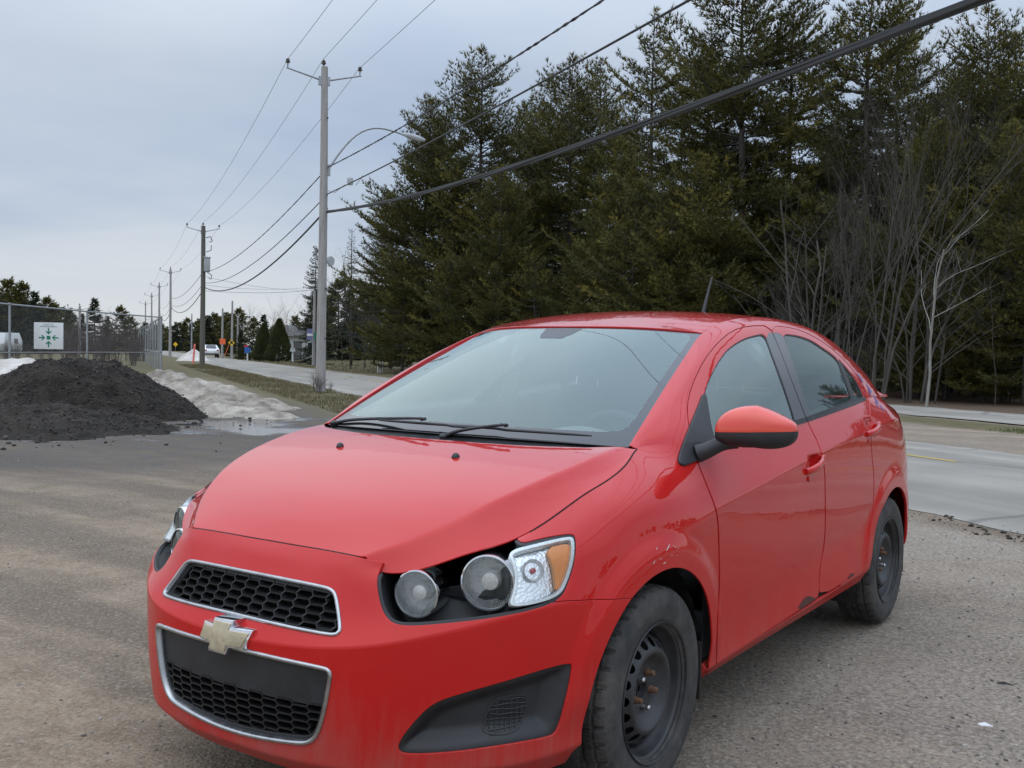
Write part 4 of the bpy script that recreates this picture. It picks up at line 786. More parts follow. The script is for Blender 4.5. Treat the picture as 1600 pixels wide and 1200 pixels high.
# ------------------------------------------------------------------ greenhouse side: pillars, door frames, side glass
TROW = np.array([(.985, .660, 1.0215), (1.2, .630, 1.134), (1.4, .600, 1.232), (1.6, .567, 1.321), (1.803, .530, 1.397), (2.0, .520, 1.443), (2.2, .520, 1.466), (2.5, .524, 1.480), (2.8, .529, 1.470), (3.1, .534, 1.428), (3.4, .538, 1.350), (3.65, .550, 1.262), (3.80, .573, 1.188), (3.90, .600, 1.132), (3.97, .625, 1.104)])
ug = np.linspace(.985, 3.965, 420); Tv = gsmooth(pchip(TROW[:, 0], TROW[:, 1], ug), 6); Tw = gsmooth(pchip(TROW[:, 0], TROW[:, 2], ug), 6)
bx, bz = skin_u(ug); bx[0] = Tv[0]; bz[0] = Tw[0]
SEC = np.array([(0, 0, 0), (.25, .13, .234), (.55, .36, .56), (.78, .63, .83), (.90, .80, .945), (1, 1, 1)])
sg = np.linspace(0, 1, 64); _m = cspline_matrix(SEC[:, 0], sg); gv, gw = _m@SEC[:, 1], _m@SEC[:, 2]
HX = bx+(Tv-bx)*gv[:, None]; HZ = bz+(Tw-bz)*gw[:, None]; HY = np.broadcast_to(ug, HX.shape)
GREEN = grid_surf(np.stack([HX, HY, HZ], 2), lambda P: np.stack([np.ones_like(HX), 0*HX, 0*HX], 2), np.zeros(HX.shape+(1,)))

# ------------------------------------------------------------------ hood
hc = np.array([(.02, .712), (.1, .7605), (.2, .828), (.3, .880), (.4, .918), (.5, .951), (.633, .985), (.75, 1.008), (.85, 1.024), (.95, 1.036), (1.05, 1.045)])
hr = np.array([(.02, .33, .70), (.10, .345, .757), (.2, .432, .803), (.3, .511, .851), (.4, .560, .898), (.5, .596, .931), (.6, .620, .958), (.7, .637, .980), (.8, .648, .999), (.9, .652, 1.013), (1.05, .655, 1.028)])
_e = (LL <= Lu(1.0)); EV, EU, EW = TOPX[_e], TOPY[_e], TOPZ[_e]-.030*sstep(.355, .385, TOPX[_e])*(1-sstep(.42, .62, TOPX[_e]))
def hood_z(v, u):
    c = pchip(hc[:, 0], hc[:, 1], u); rv = pchip(hr[:, 0], hr[:, 1], u); rw = pchip(hr[:, 0], hr[:, 2], u)
    i = EU > .106; ve = np.interp(u, EU[i], EV[i]); we = np.interp(u, EU[i], EW[i]); ve = np.maximum(ve, rv+.012)
    crown = rw+.002+(c-rw-.002)*(1-np.clip(v/rv, 0, 3)**2)
    t = (v-rv)/(ve-rv); drop = rw+.002+(we-rw-.002)*np.where(t > 0, 1.45*t-.45*t*t, 1.45*t)
    k = .0035; return -k*np.log(np.exp(-(crown-1)/k)+np.exp(-(np.clip(drop, .3, 2)-1)/k))+1
hv, hu = np.meshgrid(np.linspace(0, .76, 190), np.linspace(.03, 1.02, 250))
HOODZ = hood_z(hv.ravel(), hu.ravel()).reshape(hv.shape)
HOOD0 = grid_surf(np.stack([hv, hu, HOODZ], 2), lambda P: np.stack([0*hv, 0*hv, np.ones_like(hv)], 2), np.zeros(hv.shape+(1,)))
cowl = [(.66, .985), (.62, .935), (.56, .885), (.46, .848), (.35, .818), (.2, .799), (0, .793), (-.3, .799)]
hood_poly = np.concatenate([np.stack([EV, EU], 1)[::2], np.array(cowl[1:]), np.array([(-.3, EU[0])])])
hood_f = lambda g: (lambda S: sdf(hood_poly, S.P[:, :2])+g)
HOOD = clip(HOOD0, lambda S: sdf(hood_poly, S.P[:, :2])+.0042+.0030*(S.P[:, 0] < .36)*(S.P[:, 1] < .3))
HOODU = clip(HOOD0, hood_f(-.002))

# ------------------------------------------------------------------ roof, windscreen, rear screen, boot lid
def patch(bot, top, n=60, m=90, bulge=.0):
    """bot/top: (v,u,w) control rows from the centre to the edge"""
    bot, top = np.array(bot), np.array(top); a = np.linspace(0, 1, m); kb = np.linspace(0, 1, len(bot)); A = cspline_matrix(kb, a)
    B, Tt = A@bot, A@top; b = np.linspace(0, 1, n)[:, None, None]
    P = B[None]*(1-b)+Tt[None]*b; P[..., 2] += bulge*4*(b*(1-b))[..., 0]
    return grid_surf(P, lambda P: np.stack([0*P[..., 0], -np.sign(top[0][1]-bot[0][1])*np.ones_like(P[..., 0]), 2*np.ones_like(P[..., 0])], 2), np.stack(np.broadcast_arrays(a[None], b[..., 0]), 2))
WB = [(0, .848, 1.034), (.22, .860, 1.033), (.44, .900, 1.030), (.660, .988, 1.0215)]
WT = [(0, 1.655, 1.416), (.18, 1.668, 1.415), (.36, 1.715, 1.410), (.530, 1.803, 1.397)]
SHIELD = patch(WB, WT, bulge=.016)
RT = [(0, 3.335, 1.415), (.18, 3.33, 1.410), (.36, 3.315, 1.396), (.532, 3.28, 1.380)]
RB = [(0, 3.93, 1.102), (.2, 3.925, 1.102), (.42, 3.90, 1.108), (.575, 3.84, 1.170)]
REAR = patch(RB, RT, bulge=.02)
rv_, ru_ = np.meshgrid(np.linspace(0, .56, 80), np.linspace(1.55, 3.5, 200))
rc_ = gsmooth(pchip([1.5, 1.66, 1.8, 2.0, 2.25, 2.5, 2.8, 3.1, 3.35, 3.5], [1.365, 1.420, 1.448, 1.480, 1.503, 1.511, 1.502, 1.472, 1.424, 1.385], ru_[:, 0]), 5)
te_v, te_w = np.interp(ru_[:, 0], ug, Tv), np.interp(ru_[:, 0], ug, Tw)
te_w = np.where(ru_[:, 0] < 1.803, np.interp(ru_[:, 0], [1.5, 1.803], [1.36, 1.397]), te_w)
te_v = np.where(ru_[:, 0] < 1.803, .53, te_v)
ROOFZ = te_w[:, None]+(rc_-te_w)[:, None]*(1-np.abs(rv_/te_v[:, None])**2.3)
ROOF0 = grid_surf(np.stack([rv_, ru_, ROOFZ], 2), lambda P: np.stack([0*rv_, 0*rv_, np.ones_like(rv_)], 2), np.zeros(rv_.shape+(1,)))
_wt = cspline_matrix(np.linspace(0, 1, 4), np.linspace(0, 1, 30))@np.array(WT); _rt = cspline_matrix(np.linspace(0, 1, 4), np.linspace(0, 1, 30))@np.array(RT)
_us = np.linspace(1.803, 3.28, 60)
roof_poly = np.concatenate([[(-.3, _wt[0, 1])], _wt[:, :2], np.stack([np.interp(_us, ug, Tv), _us], 1), _rt[::-1, :2], [(-.3, _rt[0, 1])]])
ROOF = clip(ROOF0, lambda S: sdf(roof_poly, S.P[:, :2])+.003)
bv_, bu_ = np.meshgrid(np.linspace(0, .72, 60), np.linspace(3.8, 4.3, 60))
BOOT0 = grid_surf(np.stack([bv_, bu_, 1.086+.010*(1-(bv_/.7)**2)], 2), lambda P: np.stack([0*bv_, 0*bv_, np.ones_like(bv_)], 2), np.zeros(bv_.shape+(1,)))
_k = np.arange(int(np.interp(Lu(3.86), LL, np.arange(NL))), NL)
_rb = cspline_matrix(np.linspace(0, 1, 4), np.linspace(0, 1, 30))@np.array(RB)
boot_poly = np.concatenate([np.stack([TOPX[_k], TOPY[_k]], 1), [(-.3, TOPY[-1])], [(-.3, _rb[0, 1]+.01)], _rb[:, :2]+[0, .01]])
BOOT = clip(BOOT0, lambda S: sdf(boot_poly, S.P[:, :2])+.003)

# ------------------------------------------------------------------ outlines traced from the photograph (left half of the car)
P_LAMP = [(587, 905), (593, 890), (603, 866), (618, 838), (660, 828), (727, 815), (790, 815), (806, 838), (815, 847), (830, 844), (850, 839), (873, 835), (897, 832.5), (902, 845), (900, 877), (890, 910), (878, 937), (833, 955), (760, 968), (693, 975), (640, 979), (612, 975), (597, 957), (590, 932)]
P_FOG = [(619, 1172), (626, 1153), (650, 1123), (673, 1101), (700, 1089), (793, 1063), (853, 1044), (894, 1034), (895, 1044), (888, 1083), (873, 1143), (860, 1153), (793, 1165), (710, 1177), (633, 1181)]
P_UG = [(200, 845), (290, 873), (350, 886), (430, 902), (495, 915), (520, 921), (526, 935), (533, 990), (525, 993.5), (470, 984), (400, 968), (330, 950), (261, 928), (170, 905)]
P_LG = [(140, 930), (240, 971), (330, 1003), (420, 1026), (500, 1043), (516, 1047), (516, 1060), (505, 1120), (495, 1150), (483, 1161), (462, 1161), (400, 1152), (350, 1138), (300, 1115), (262, 1088), (150, 1050)]
P_FD = [(1202.5, 508.5), (1168.5, 509), (1145, 516), (1122.5, 534), (1099.8, 562.5), (1080.5, 603.8), (1073.6, 634), (1076.4, 664), (1090, 722), (1102.5, 752.3), (1117.6, 790.8), (1122, 812), (1123.6, 850), (1124.5, 910), (1121.5, 970), (1119.4, 1038), (1121, 1040), (1160, 1013), (1220, 973), (1276, 936), (1280.5, 930), (1281, 900), (1282, 884), (1287, 858), (1289.5, 835), (1290, 799), (1289, 727.5), (1281.3, 697.3), (1262, 658.8), (1254, 638), (1232, 580), (1217, 541)]
P_RD = [(1203, 508.5), (1240, 512), (1267.5, 523), (1295, 540.5), (1320, 563), (1340, 587), (1353, 610), (1358.5, 628), (1360, 660), (1362, 708), (1366, 745), (1365, 790), (1360, 826), (1354, 866), (1349, 890), (1280, 935), (1281, 900), (1282, 884), (1287, 858), (1289.5, 835), (1290, 799), (1289, 727.5), (1281.3, 697.3), (1262, 658.8), (1254, 638), (1232, 580), (1217, 541)]
P_G1 = [(1196, 520.7), (1180, 523), (1163, 528), (1148, 536.5), (1135.5, 546), (1122, 564), (1110.8, 584.5), (1103, 604), (1099.5, 618), (1103, 645), (1109, 672), (1113, 694), (1180, 679), (1240, 664), (1246, 661), (1237, 632), (1222, 590), (1208, 550)]
P_G2 = [(1223, 521), (1240, 522.5), (1253.8, 525.6), (1270, 532), (1284, 541.9), (1298, 551), (1310, 561.5), (1318, 580), (1326, 603), (1336, 631), (1300, 643), (1270, 655), (1265, 652), (1252, 612), (1238, 570), (1228, 538)]
P_DV = [(1309, 559), (1314, 563), (1322, 580), (1330, 602), (1339, 631), (1334, 632), (1325, 604), (1317, 581)]
P_G3 = [(1313.5, 564), (1322, 573), (1331, 584.5), (1339, 596), (1345, 607), (1352, 625), (1344, 628.5), (1338, 631), (1329, 603), (1321, 581)]
P_BP = [(1195, 519), (1222, 519.5), (1229, 539), (1240, 570), (1254, 612), (1269, 656), (1245, 665), (1236, 634), (1222, 592), (1206, 550)]
P_SAIL = [(1100, 612), (1092, 634), (1080, 662), (1066, 697), (1059, 719), (1062, 727), (1072, 726), (1092, 717), (1110, 707), (1117, 697), (1113, 686), (1108, 668), (1104, 640)]
P_BELT = [(1108, 681), (1180, 672.5), (1242, 658), (1300, 637.5), (1350, 619.5), (1352.5, 623), (1351, 626.5), (1300, 645.5), (1246, 664), (1180, 680), (1108, 690)]
f_lamp, f_fog, f_ug, f_lg = pxf(P_LAMP), pxf(P_FOG), pxf(P_UG), pxf(P_LG)
f_fd, f_rd = pxf(P_FD, 0, 1), pxf(P_RD, 0, 1)
front = lambda S: S.A[:, 6] < Lu(.9)
front_f = lambda S: S.A[:, 6]-Lu(.9)
f_arch = lambda S: np.minimum(np.hypot(S.P[:, 1]-AXF, S.P[:, 2]-HUB)-.372, np.hypot(S.P[:, 1]-AXR, S.P[:, 2]-HUB)-.366)
bfline = lambda S: S.P[:, 2]-np.interp(S.P[:, 1], [.2, .36, .41, .64, .9], [.66, .66, .659, .632, .60])
f_bf = lambda S: np.where(front(S), np.minimum(bfline(S), S.P[:, 0]-.55), S.P[:, 1]-.5)       # < 0 bumper
sill = lambda S: S.P[:, 2]-np.interp(S.P[:, 1], [.9, 1.29, 2.35, 3.0, 3.4], [.278, .286, .312, .322, .33])
tailf = lambda S: 3.93-S.P[:, 1]+.25*(S.P[:, 2]-.5)

CARROOT = empty('car', (0, 0, 0), label='red compact sedan with black steel wheels and dirty doors, parked on the gravel', cat='car')
car = CARROOT
Z0 = clip(SKIN, inv(f_arch))
# --- front bumper
nose = clip(Z0, lambda S: S.A[:, 6]-Lu(.86))
nose = clip(nose, lambda S: f_bf(S)+.0022)
for f in (f_lamp, f_fog, f_ug, f_lg): nose = clip(nose, inv(f))
bumper = part('front_bumper', nose, 'red_paint', car, depth=.02)
# --- fenders
fen = clip(clip(clip(Z0, lambda S: S.A[:, 6]-Lu(1.5)), lambda S: -f_bf(S)+.0022), inv(f_lamp))
fen = clip(clip(fen, inv(f_fd, .0026)), lambda S: S.P[:, 1]-1.30)
fender = part('front_fender', fen, 'red_paint', car, depth=.006, mirror='pair')
# --- sills
sl = clip(clip(Z0, lambda S: np.maximum(.9-S.P[:, 1], S.P[:, 1]-3.3)), lambda S: sill(S)+.0025)
sl = clip(sl, inv(lambda S: np.hypot(S.P[:, 1]-AXR, S.P[:, 2]-HUB)-.372)); sl = clip(sl, lambda S: 1.16-S.P[:, 1])
part('sill', sl, 'red_paint', car, depth=.03, mirror='pair')
# --- doors
side = clip(Z0, lambda S: np.maximum(.95-S.P[:, 1], S.P[:, 1]-3.95)); side = clip(side, inv(sill, .0025))
f_g1, f_g2, f_g3, f_bp, f_sail, f_belt, f_dv = pxf(P_G1), pxf(P_G2), pxf(P_G3, it=1), pxf(P_BP, it=1), pxf(P_SAIL), pxf(P_BELT, it=1), pxf(P_DV, it=1)
gl_all = lambda S: np.minimum(np.minimum(f_g1(S), f_g2(S)), np.minimum(np.minimum(f_g3(S), f_bp(S)), f_dv(S)))
fr_fd = clip(clip(GREEN, lambda S: f_fd(S)+.0026), inv(gl_all)); fr_rd = clip(clip(GREEN, lambda S: f_rd(S)+.0019), inv(gl_all))
fdoor = part('front_door', [clip(side, lambda S: f_fd(S)+.0026), fr_fd], 'red_paint', car, depth=.006, mirror='pair')
rdoor = part('rear_door', [clip(side, lambda S: f_rd(S)+.0019), fr_rd], 'red_paint', car, mirror='pair')
part('window_glass', offset(clip(GREEN, f_g1), -.006), 'side_glass', fdoor, depth=0, mirror='pair')
part('window_glass', offset(clip(GREEN, f_g2), -.006), 'rear_door_glass', rdoor, depth=0, mirror='pair')
part('quarter_glass', offset(clip(GREEN, f_g3), -.006), 'rear_door_glass', rdoor, depth=0, mirror='pair')
def ring(f, w, S=GREEN): return clip(clip(S, f), lambda S: -f(S)-w)
part('window_seal', [offset(ring(f_g1, .0045), -.003)], 'black_plastic', fdoor, depth=.004, mirror='pair')
part('window_seal', [offset(ring(f_g2, .004), -.003), offset(ring(f_g3, .003), -.003)], 'black_plastic', rdoor, depth=.004, mirror='pair')
bpl = clip(GREEN, f_bp)
part('pillar_trim', offset(clip(bpl, lambda S: f_fd(S)+.0018), -.001), 'black_gloss', fdoor, depth=.006, mirror='pair')
part('pillar_trim', offset(clip(bpl, lambda S: f_rd(S)+.0016), -.001), 'black_gloss', rdoor, depth=.006, mirror='pair')
part('window_divider', offset(clip(GREEN, f_dv), -.002), 'black_plastic', rdoor, depth=.006, mirror='pair')
belt_s = [offset(clip(GREEN, f_belt), .004), offset(clip(side, f_belt), .004)]
for dr, ff in ((fdoor, f_fd), (rdoor, f_rd)):
    part('belt_moulding', [clip(b, lambda S: ff(S)+.002) for b in belt_s], 'black_plastic', dr, depth=.008, mirror='pair')
# --- body side frame: A pillar, roof rail, C pillar, quarter panel
rest = clip(clip(GREEN, inv(f_fd, .0026)), inv(f_rd, .0019))
quarter = clip(clip(side, lambda S: 2.6-S.P[:, 1]), inv(f_rd, .0019)); quarter = clip(quarter, lambda S: -tailf(S)+.0018 if 0 else np.where(S.P[:, 2] < .78, -tailf(S)+.002, -1))
tail = clip(Z0, lambda S: 3.5-S.P[:, 1])
tail_top = clip(clip(tail, lambda S: .78-S.P[:, 2]), lambda S: 3.95-S.P[:, 1])
part('body_side', [clip(rest, lambda S: -f_g3(S) if 0 else inv(gl_all)(S)), quarter], 'red_paint', car, mirror='pair')
tb = clip(clip(tail, lambda S: S.P[:, 2]-.776), lambda S: tailf(S)+.002)
part('rear_bumper', tb, 'red_paint', car)
lampz = lambda S: np.maximum(np.maximum(.80-S.P[:, 2], S.P[:, 2]-1.04), np.maximum(.52-S.P[:, 0], 4.02-S.P[:, 1]))
part('tail_light', offset(clip(tail_top, lampz), .003), 'tail_red', car, mirror='pair')
part('boot_lid', [BOOT, clip(tail_top, inv(lampz, .002))], 'red_paint', car)
part('hood', HOOD, 'red_paint', car, depth=.005)
part('roof', ROOF, 'red_paint', car)
# --- dark backing behind all shut lines
def band(S, f, w=.014): return offset(clip(S, lambda S: np.abs(f(S))-w), -.013)
gaps = [band(clip(Z0, front_f), lambda S: f_bf(S)), band(side, f_fd), band(side, f_rd), band(rest if 0 else GREEN, f_fd), band(GREEN, f_rd), band(clip(Z0, lambda S: np.maximum(.95-S.P[:, 1], S.P[:, 1]-3.3)), sill), offset(clip(HOOD0, lambda S: np.abs(sdf(hood_poly, S.P[:, :2]))-.012), -.014)] if 0 else None
gsurf = []
g0 = clip(Z0, lambda S: S.A[:, 6]-Lu(1.0)); g0 = clip(g0, lambda S: np.abs(f_bf(S))-.014); g0 = clip(g0, inv(f_lamp)); gsurf.append(offset(g0, -.012))
sd1 = clip(Z0, lambda S: np.maximum(.95-S.P[:, 1], S.P[:, 1]-3.95))
for S_, f_ in ((sd1, f_fd), (sd1, f_rd), (GREEN, f_fd), (GREEN, f_rd), (sd1, sill)): gsurf.append(offset(clip(clip(S_, lambda S: np.abs(f_(S))-.013), (lambda S: inv(gl_all)(S)) if S_ is GREEN else (lambda S: S.P[:, 2]*0-1)), -.011))
hb_ = clip(clip(HOOD0, lambda S: np.abs(sdf(hood_poly, S.P[:, :2]))-.013), lambda S: S.P[:, 1]-.99)
gsurf.append(offset(clip(hb_, lambda S: np.minimum(S.P[:, 0]-.352, .40-S.P[:, 1])), -.012))
gsurf.append(offset(clip(Z0, lambda S: np.maximum(np.maximum(LL[0]*0+S.P[:, 1]-1.0, np.zeros(len(S.A))-1), S.A[:, 2]*0-1)), -.5) if 0 else Surf(SKIN.A[:0], SKIN.T[:0]))
part('shut_line_backing', gsurf, 'gap_dark', car, depth=0)
def hood_gap_path(l0, l1, k):
    i = np.where((LL >= l0) & (LL <= l1))[0][::k]; nn = SKIN.A[:, 3:6].reshape(NS, NL, 3)[-1][i]; return np.stack([TOPX[i], TOPY[i], TOPZ[i]], 1)-nn*.0012+np.stack([0*TOPX[i], .004*(TOPY[i] < .2), 0*TOPX[i]], 1)
p_ = hood_gap_path(0, Lv(.375), 2); mb = MB(); mb.tube(np.concatenate([(p_*[-1, 1, 1])[::-1], p_[1:]]), .0034, 8); mb.build('hood_gap_strip', 'gap_dark', car)  # near-black tube laid in the hood gap, added to stand for its shade
for sg_ in (1, -1): mb = MB(); mb.tube(hood_gap_path(Lv(.772), Lu(.985), 2)*[sg_, 1, 1], .0026, 8); mb.build('hood_gap_strip', 'gap_dark', car)
# --- windscreen and rear screen (a black ceramic border fired on the edge)
def ab(S): return S.A[:, 6], S.A[:, 7]
def edge_in(S, top=.022, side=.045, bot=.075):
    a, b = ab(S); q = np.stack([(a)*1.2, b*1.0], 1); x = 1.2*(1-side); poly = chaikin([(-.5, bot), (x*.55, bot), (x-.05, bot+.005), (x-.01, bot+.05), (x, bot+.15), (x, 1-top-.10), (x-.012, 1-top-.03), (x-.06, 1-top), (-.5, 1-top)], 2); return sdf(poly, q)
ws = offset(SHIELD, -.004)
wso = part('windscreen', clip(ws, lambda S: edge_in(S)), 'windscreen_glass', car, depth=0)
part('glass_border', clip(ws, lambda S: -edge_in(S)), 'black_gloss', wso, depth=.003)
part('sensor_patch', offset(clip(ws, lambda S: sdf(np.array([(-.2, .86), (.09, .86), (.13, .91), (.16, .99), (-.2, .99)]), S.A[:, 6:8])), .0006), 'sensor_grey', wso, depth=0)
rs = offset(REAR, -.004)
rso = part('rear_screen', clip(rs, lambda S: edge_in(S, .05, .06, .06)), 'rear_door_glass', car, depth=0)
part('glass_border', clip(rs, lambda S: -edge_in(S, .05, .06, .06)), 'black_gloss', rso, depth=.003)

# ------------------------------------------------------------------ nose details
def hit(px, py, S=SKIN, lo=0.0, hi=9.0):
    """front-most surface point under a pixel"""
    m = (S.A[:, 6] >= lo) & (S.A[:, 6] <= hi); A = S.A[m]; q, Z = proj(A[:, :3]); d = np.hypot(q[:, 0]-px, q[:, 1]-py); i = np.argsort(d)[:4]; w = 1/(d[i]+.05); return (A[i]*w[:, None]).sum(0)/w.sum()
def outline3d(poly, S=SKIN, off=0.0, it=2, hi=None, n=None, x0=True):
    """closed photo outline laid on the skin, cut at the centre plane"""
    P = chaikin(poly, it); out = []
    A = S.A[S.A[:, 6] < (hi or Lu(.9))]; q, Z = proj(A[:, :3])
    for p in P:
        d = np.hypot(q[:, 0]-p[0], q[:, 1]-p[1]); i = np.argsort(d)[:4]
        if d[i[0]] > 14: continue
        w = 1/(d[i]+.08)**2; a = (A[i]*w[:, None]).sum(0)/w.sum(); out.append(a[:3]+a[3:6]*off)
    return np.array(out)
def sweep(path, prof, up, closed=False):
    """flat strip profile [(side, up)] swept along a path"""
    path = np.asarray(path, float); T = np.gradient(path, axis=0); T /= np.maximum(np.linalg.norm(T, axis=1, keepdims=True), 1e-9)
    up = np.broadcast_to(np.asarray(up, float), path.shape); s = np.cross(T, up); s /= np.maximum(np.linalg.norm(s, axis=1, keepdims=True), 1e-9)
    V = np.stack([path+s*a+up*b for a, b in prof], 1); m, k = V.shape[:2]; F = [(i*k+j, i*k+(j+1) % k, (i+1)*k+(j+1) % k, (i+1)*k+j) for i in range(m-1) for j in range(k)]
    return V.reshape(-1, 3), F
def chain(S):
    """longest boundary polyline of a clipped surface, centre-plane edges left out"""
    e = bedges(S); V = S.P; e = e[~((np.abs(V[e[:, 0], 0]) < 1e-4) & (np.abs(V[e[:, 1], 0]) < 1e-4))]
    nxt = {int(a): int(b) for a, b in e}; starts = set(nxt)-set(nxt.values()); best = []
    for s in (starts or {next(iter(nxt))}):
        c = [s]
        while c[-1] in nxt and len(c) < 9999:
            c.append(nxt[c[-1]])
            if c[-1] == s: break
        if len(c) > len(best): best = c
    return S.A[np.array(best)]
def smooth_path(P, k=3, it=4):
    P = P.copy()
    for _ in range(it): P[1:-1] = .25*P[:-2]+.5*P[1:-1]+.25*P[2:]
    return P[::k] if (len(P)-1) % k == 0 else np.concatenate([P[::k], P[-1:]])
def chrome_frame(f, name, parent, w=.0052, h=.005):
    S = clip(clip(Z0, front_f), f); C = chain(S); p = smooth_path(C[:, :3]); n = smooth_path(C[:, 3:6]); n /= np.linalg.norm(n, axis=1, keepdims=True)
    prof = [(-w, -.012), (-w, h*.4), (-w*.45, h), (w*.45, h), (w, h*.4), (w, -.012)]
    i = np.argmin(np.abs(p[[0, -1], 0])*0+np.abs(p[[0, -1], 0]))
    for q in (p,):
        if abs(q[0, 0]) < .03: q[0, 0] = 0
        if abs(q[-1, 0]) < .03: q[-1, 0] = 0
    V, F = sweep(p, prof, n); mb = MB(); mb.add(V, F); mb.add(V*[-1, 1, 1], [t[::-1] for t in F]); return mb.build(name, 'satin_chrome', parent, angle=50)
chrome_frame(f_ug, 'grille_frame', bumper); chrome_frame(f_lg, 'grille_frame', bumper, .006, .006)
def recess(f, depth, name, mat, parent, grow_=.004, mirror='join', rim=.0):
    """floor set back behind an opening, with side walls"""
    S = clip(clip(Z0, front_f), lambda S: f(S)-grow_); return part(name, offset(S, -depth), mat, parent, depth=rim, mirror=mirror)
recess(f_ug, .065, 'grille_backing', 'gap_dark', bumper); recess(f_lg, .065, 'grille_backing', 'gap_dark', bumper)
def skirt_wall(f, depth, name, mat, parent, mirror='join', inset=0.0):
    S = clip(clip(Z0, front_f), lambda S: f(S)+inset); e = bedges(S); V = S.P; e = e[~((np.abs(V[e[:, 0], 0]) < 1e-4) & (np.abs(V[e[:, 1], 0]) < 1e-4))]
    n = S.A[:, 3:6]; a, b = V[e[:, 0]], V[e[:, 1]]; a2, b2 = a-n[e[:, 0]]*depth, b-n[e[:, 1]]*depth; k = len(e)
    VV = np.concatenate([a, b, b2, a2]); F = np.stack([np.arange(k), np.arange(k)+k, np.arange(k)+2*k, np.arange(k)+3*k], 1)
    mb = MB(); mb.add(VV, F.tolist())
    if mirror == 'join': mb.add(VV*[-1, 1, 1], F[:, ::-1].tolist())
    return mb.build(name, mat, parent)
skirt_wall(f_ug, .066, 'grille_wall', 'grille_black', bumper); skirt_wall(f_lg, .066, 'grille_wall', 'grille_black', bumper)
# honeycomb: long flat cells, each wall a thin blade running back into the opening
_fs = clip(Z0, lambda S: S.A[:, 6]-Lv(.6)); _fq = _fs.P
_gy = {}
def nose_y(x, z):
    d = (np.abs(_fq[:, 0]-abs(x)))**2+(_fq[:, 2]-z)**2; i = np.argsort(d)[:3]; w = 1/(d[i]+1e-6); return float((_fq[i, 1]*w).sum()/w.sum())
def honeycomb(name, f, cw, ch, z0, rows_, cols, zmax=9, back=.030, thick=.0035, inset=.004, zc=0.0):
    mb = MB(); segs = set()
    for r in range(rows_):
        for c in range(-cols, cols+1):
            cx = c*cw; cz = z0+r*ch+(ch/2 if c % 2 else 0)
            a = cw*.60; s = cw*.40
            pts = [(cx-s, cz+ch/2), (cx+s, cz+ch/2), (cx+a+.0, cz), (cx+s, cz-ch/2), (cx-s, cz-ch/2), (cx-a, cz)]
            for i in range(6):
                p, q = pts[i], pts[(i+1) % 6]; k = tuple(sorted([(round(p[0], 4), round(p[1], 4)), (round(q[0], 4), round(q[1], 4))])); segs.add(k)
    V, F = [], []
    for (p, q) in segs:
        M = np.array([[abs(t[0]), nose_y(t[0], t[1]), t[1]] for t in (p, q)]); qq, Z = proj(M)
        mid = np.array([M.mean(0)]); S = Surf(np.concatenate([M, M*0, np.full((2, 1), .1)], 1), np.zeros((0, 3), int))
        if (f(S) > -inset).any() or M[:, 2].max() > zmax: continue
        P = np.array([[p[0], M[0, 1]+.012, p[1]], [q[0], M[1, 1]+.012, q[1]]]); d = P[1]-P[0]; nrm = np.array([-d[2], 0, d[0]]); nrm = nrm/np.linalg.norm(nrm)*thick/2
        bk = np.array([0, back, 0]); vs = [P[0]+nrm, P[1]+nrm, P[1]-nrm, P[0]-nrm]; vs += [v+bk for v in vs]
        mb.add(np.array(vs), [(0, 1, 2, 3), (4, 7, 6, 5), (0, 4, 5, 1), (1, 5, 6, 2), (2, 6, 7, 3), (3, 7, 4, 0)])
    return mb.build(name, 'grille_black', bumper, smooth=False)
honeycomb('grille_mesh', f_ug, .0500, .0205, .575, 8, 11, inset=.001, thick=.0044)
honeycomb('grille_mesh', f_lg, .0500, .0205, .242, 9, 11, zmax=.398, inset=.001, thick=.0044)
# smooth number-plate panel in the upper half of the lower opening
pp = clip(clip(clip(Z0, front_f), lambda S: f_lg(S)+.004), lambda S: .392-S.P[:, 2])
part('plate_panel', offset(pp, -.014), 'black_plastic', bumper, depth=.02)
# lower lip inside the opening
lip = ring(f_lg, .012, clip(Z0, front_f)); part('grille_lip', offset(lip, -.010), 'black_plastic', bumper, depth=.01)
lip = ring(f_ug, .010, clip(Z0, front_f)); part('grille_lip', offset(lip, -.012), 'black_plastic', bumper, depth=.01)
# emblem: a cross whose bar ends are cut on the slant, gold face in a chrome border
em = empty('emblem', (0, 0, 0)); em.parent = car
def bowtie(a, grow=0.0):
    w, h, cw, chh, sl = .090+grow, .0185+grow, .031+grow*.6, .0375+grow, .014
    return [(-w+sl, h), (-cw, h), (-cw+.004, chh), (cw+.006, chh), (cw, h), (w+sl*.4, h), (w-sl, -h), (cw, -h), (cw-.004, -chh), (-cw-.006, -chh), (-cw, -h), (-w-sl*.4, -h)]
def slab(pts, y0, y1, zc, tilt=.18):
    n = len(pts); V = np.array([[x, y+(-.012*0)+z*tilt+2.2*x*x*.9, z+zc] for y in (y0, y1) for x, z in pts]); 
    return V, [tuple(range(n)), tuple(range(2*n-1, n-1, -1))]+[(i, i+n, (i+1) % n+n, (i+1) % n) for i in range(n)]
EMZ = .536
mb = MB(); mb.add(*slab(bowtie(0, .0075), -.070, -.03, EMZ)); mb.build('emblem_border', 'chrome', em, bevel=.003)
mb = MB(); mb.add(*slab(bowtie(0, 0), -.0735, -.05, EMZ)); mb.build('emblem_face', 'emblem_gold', em, bevel=.002)
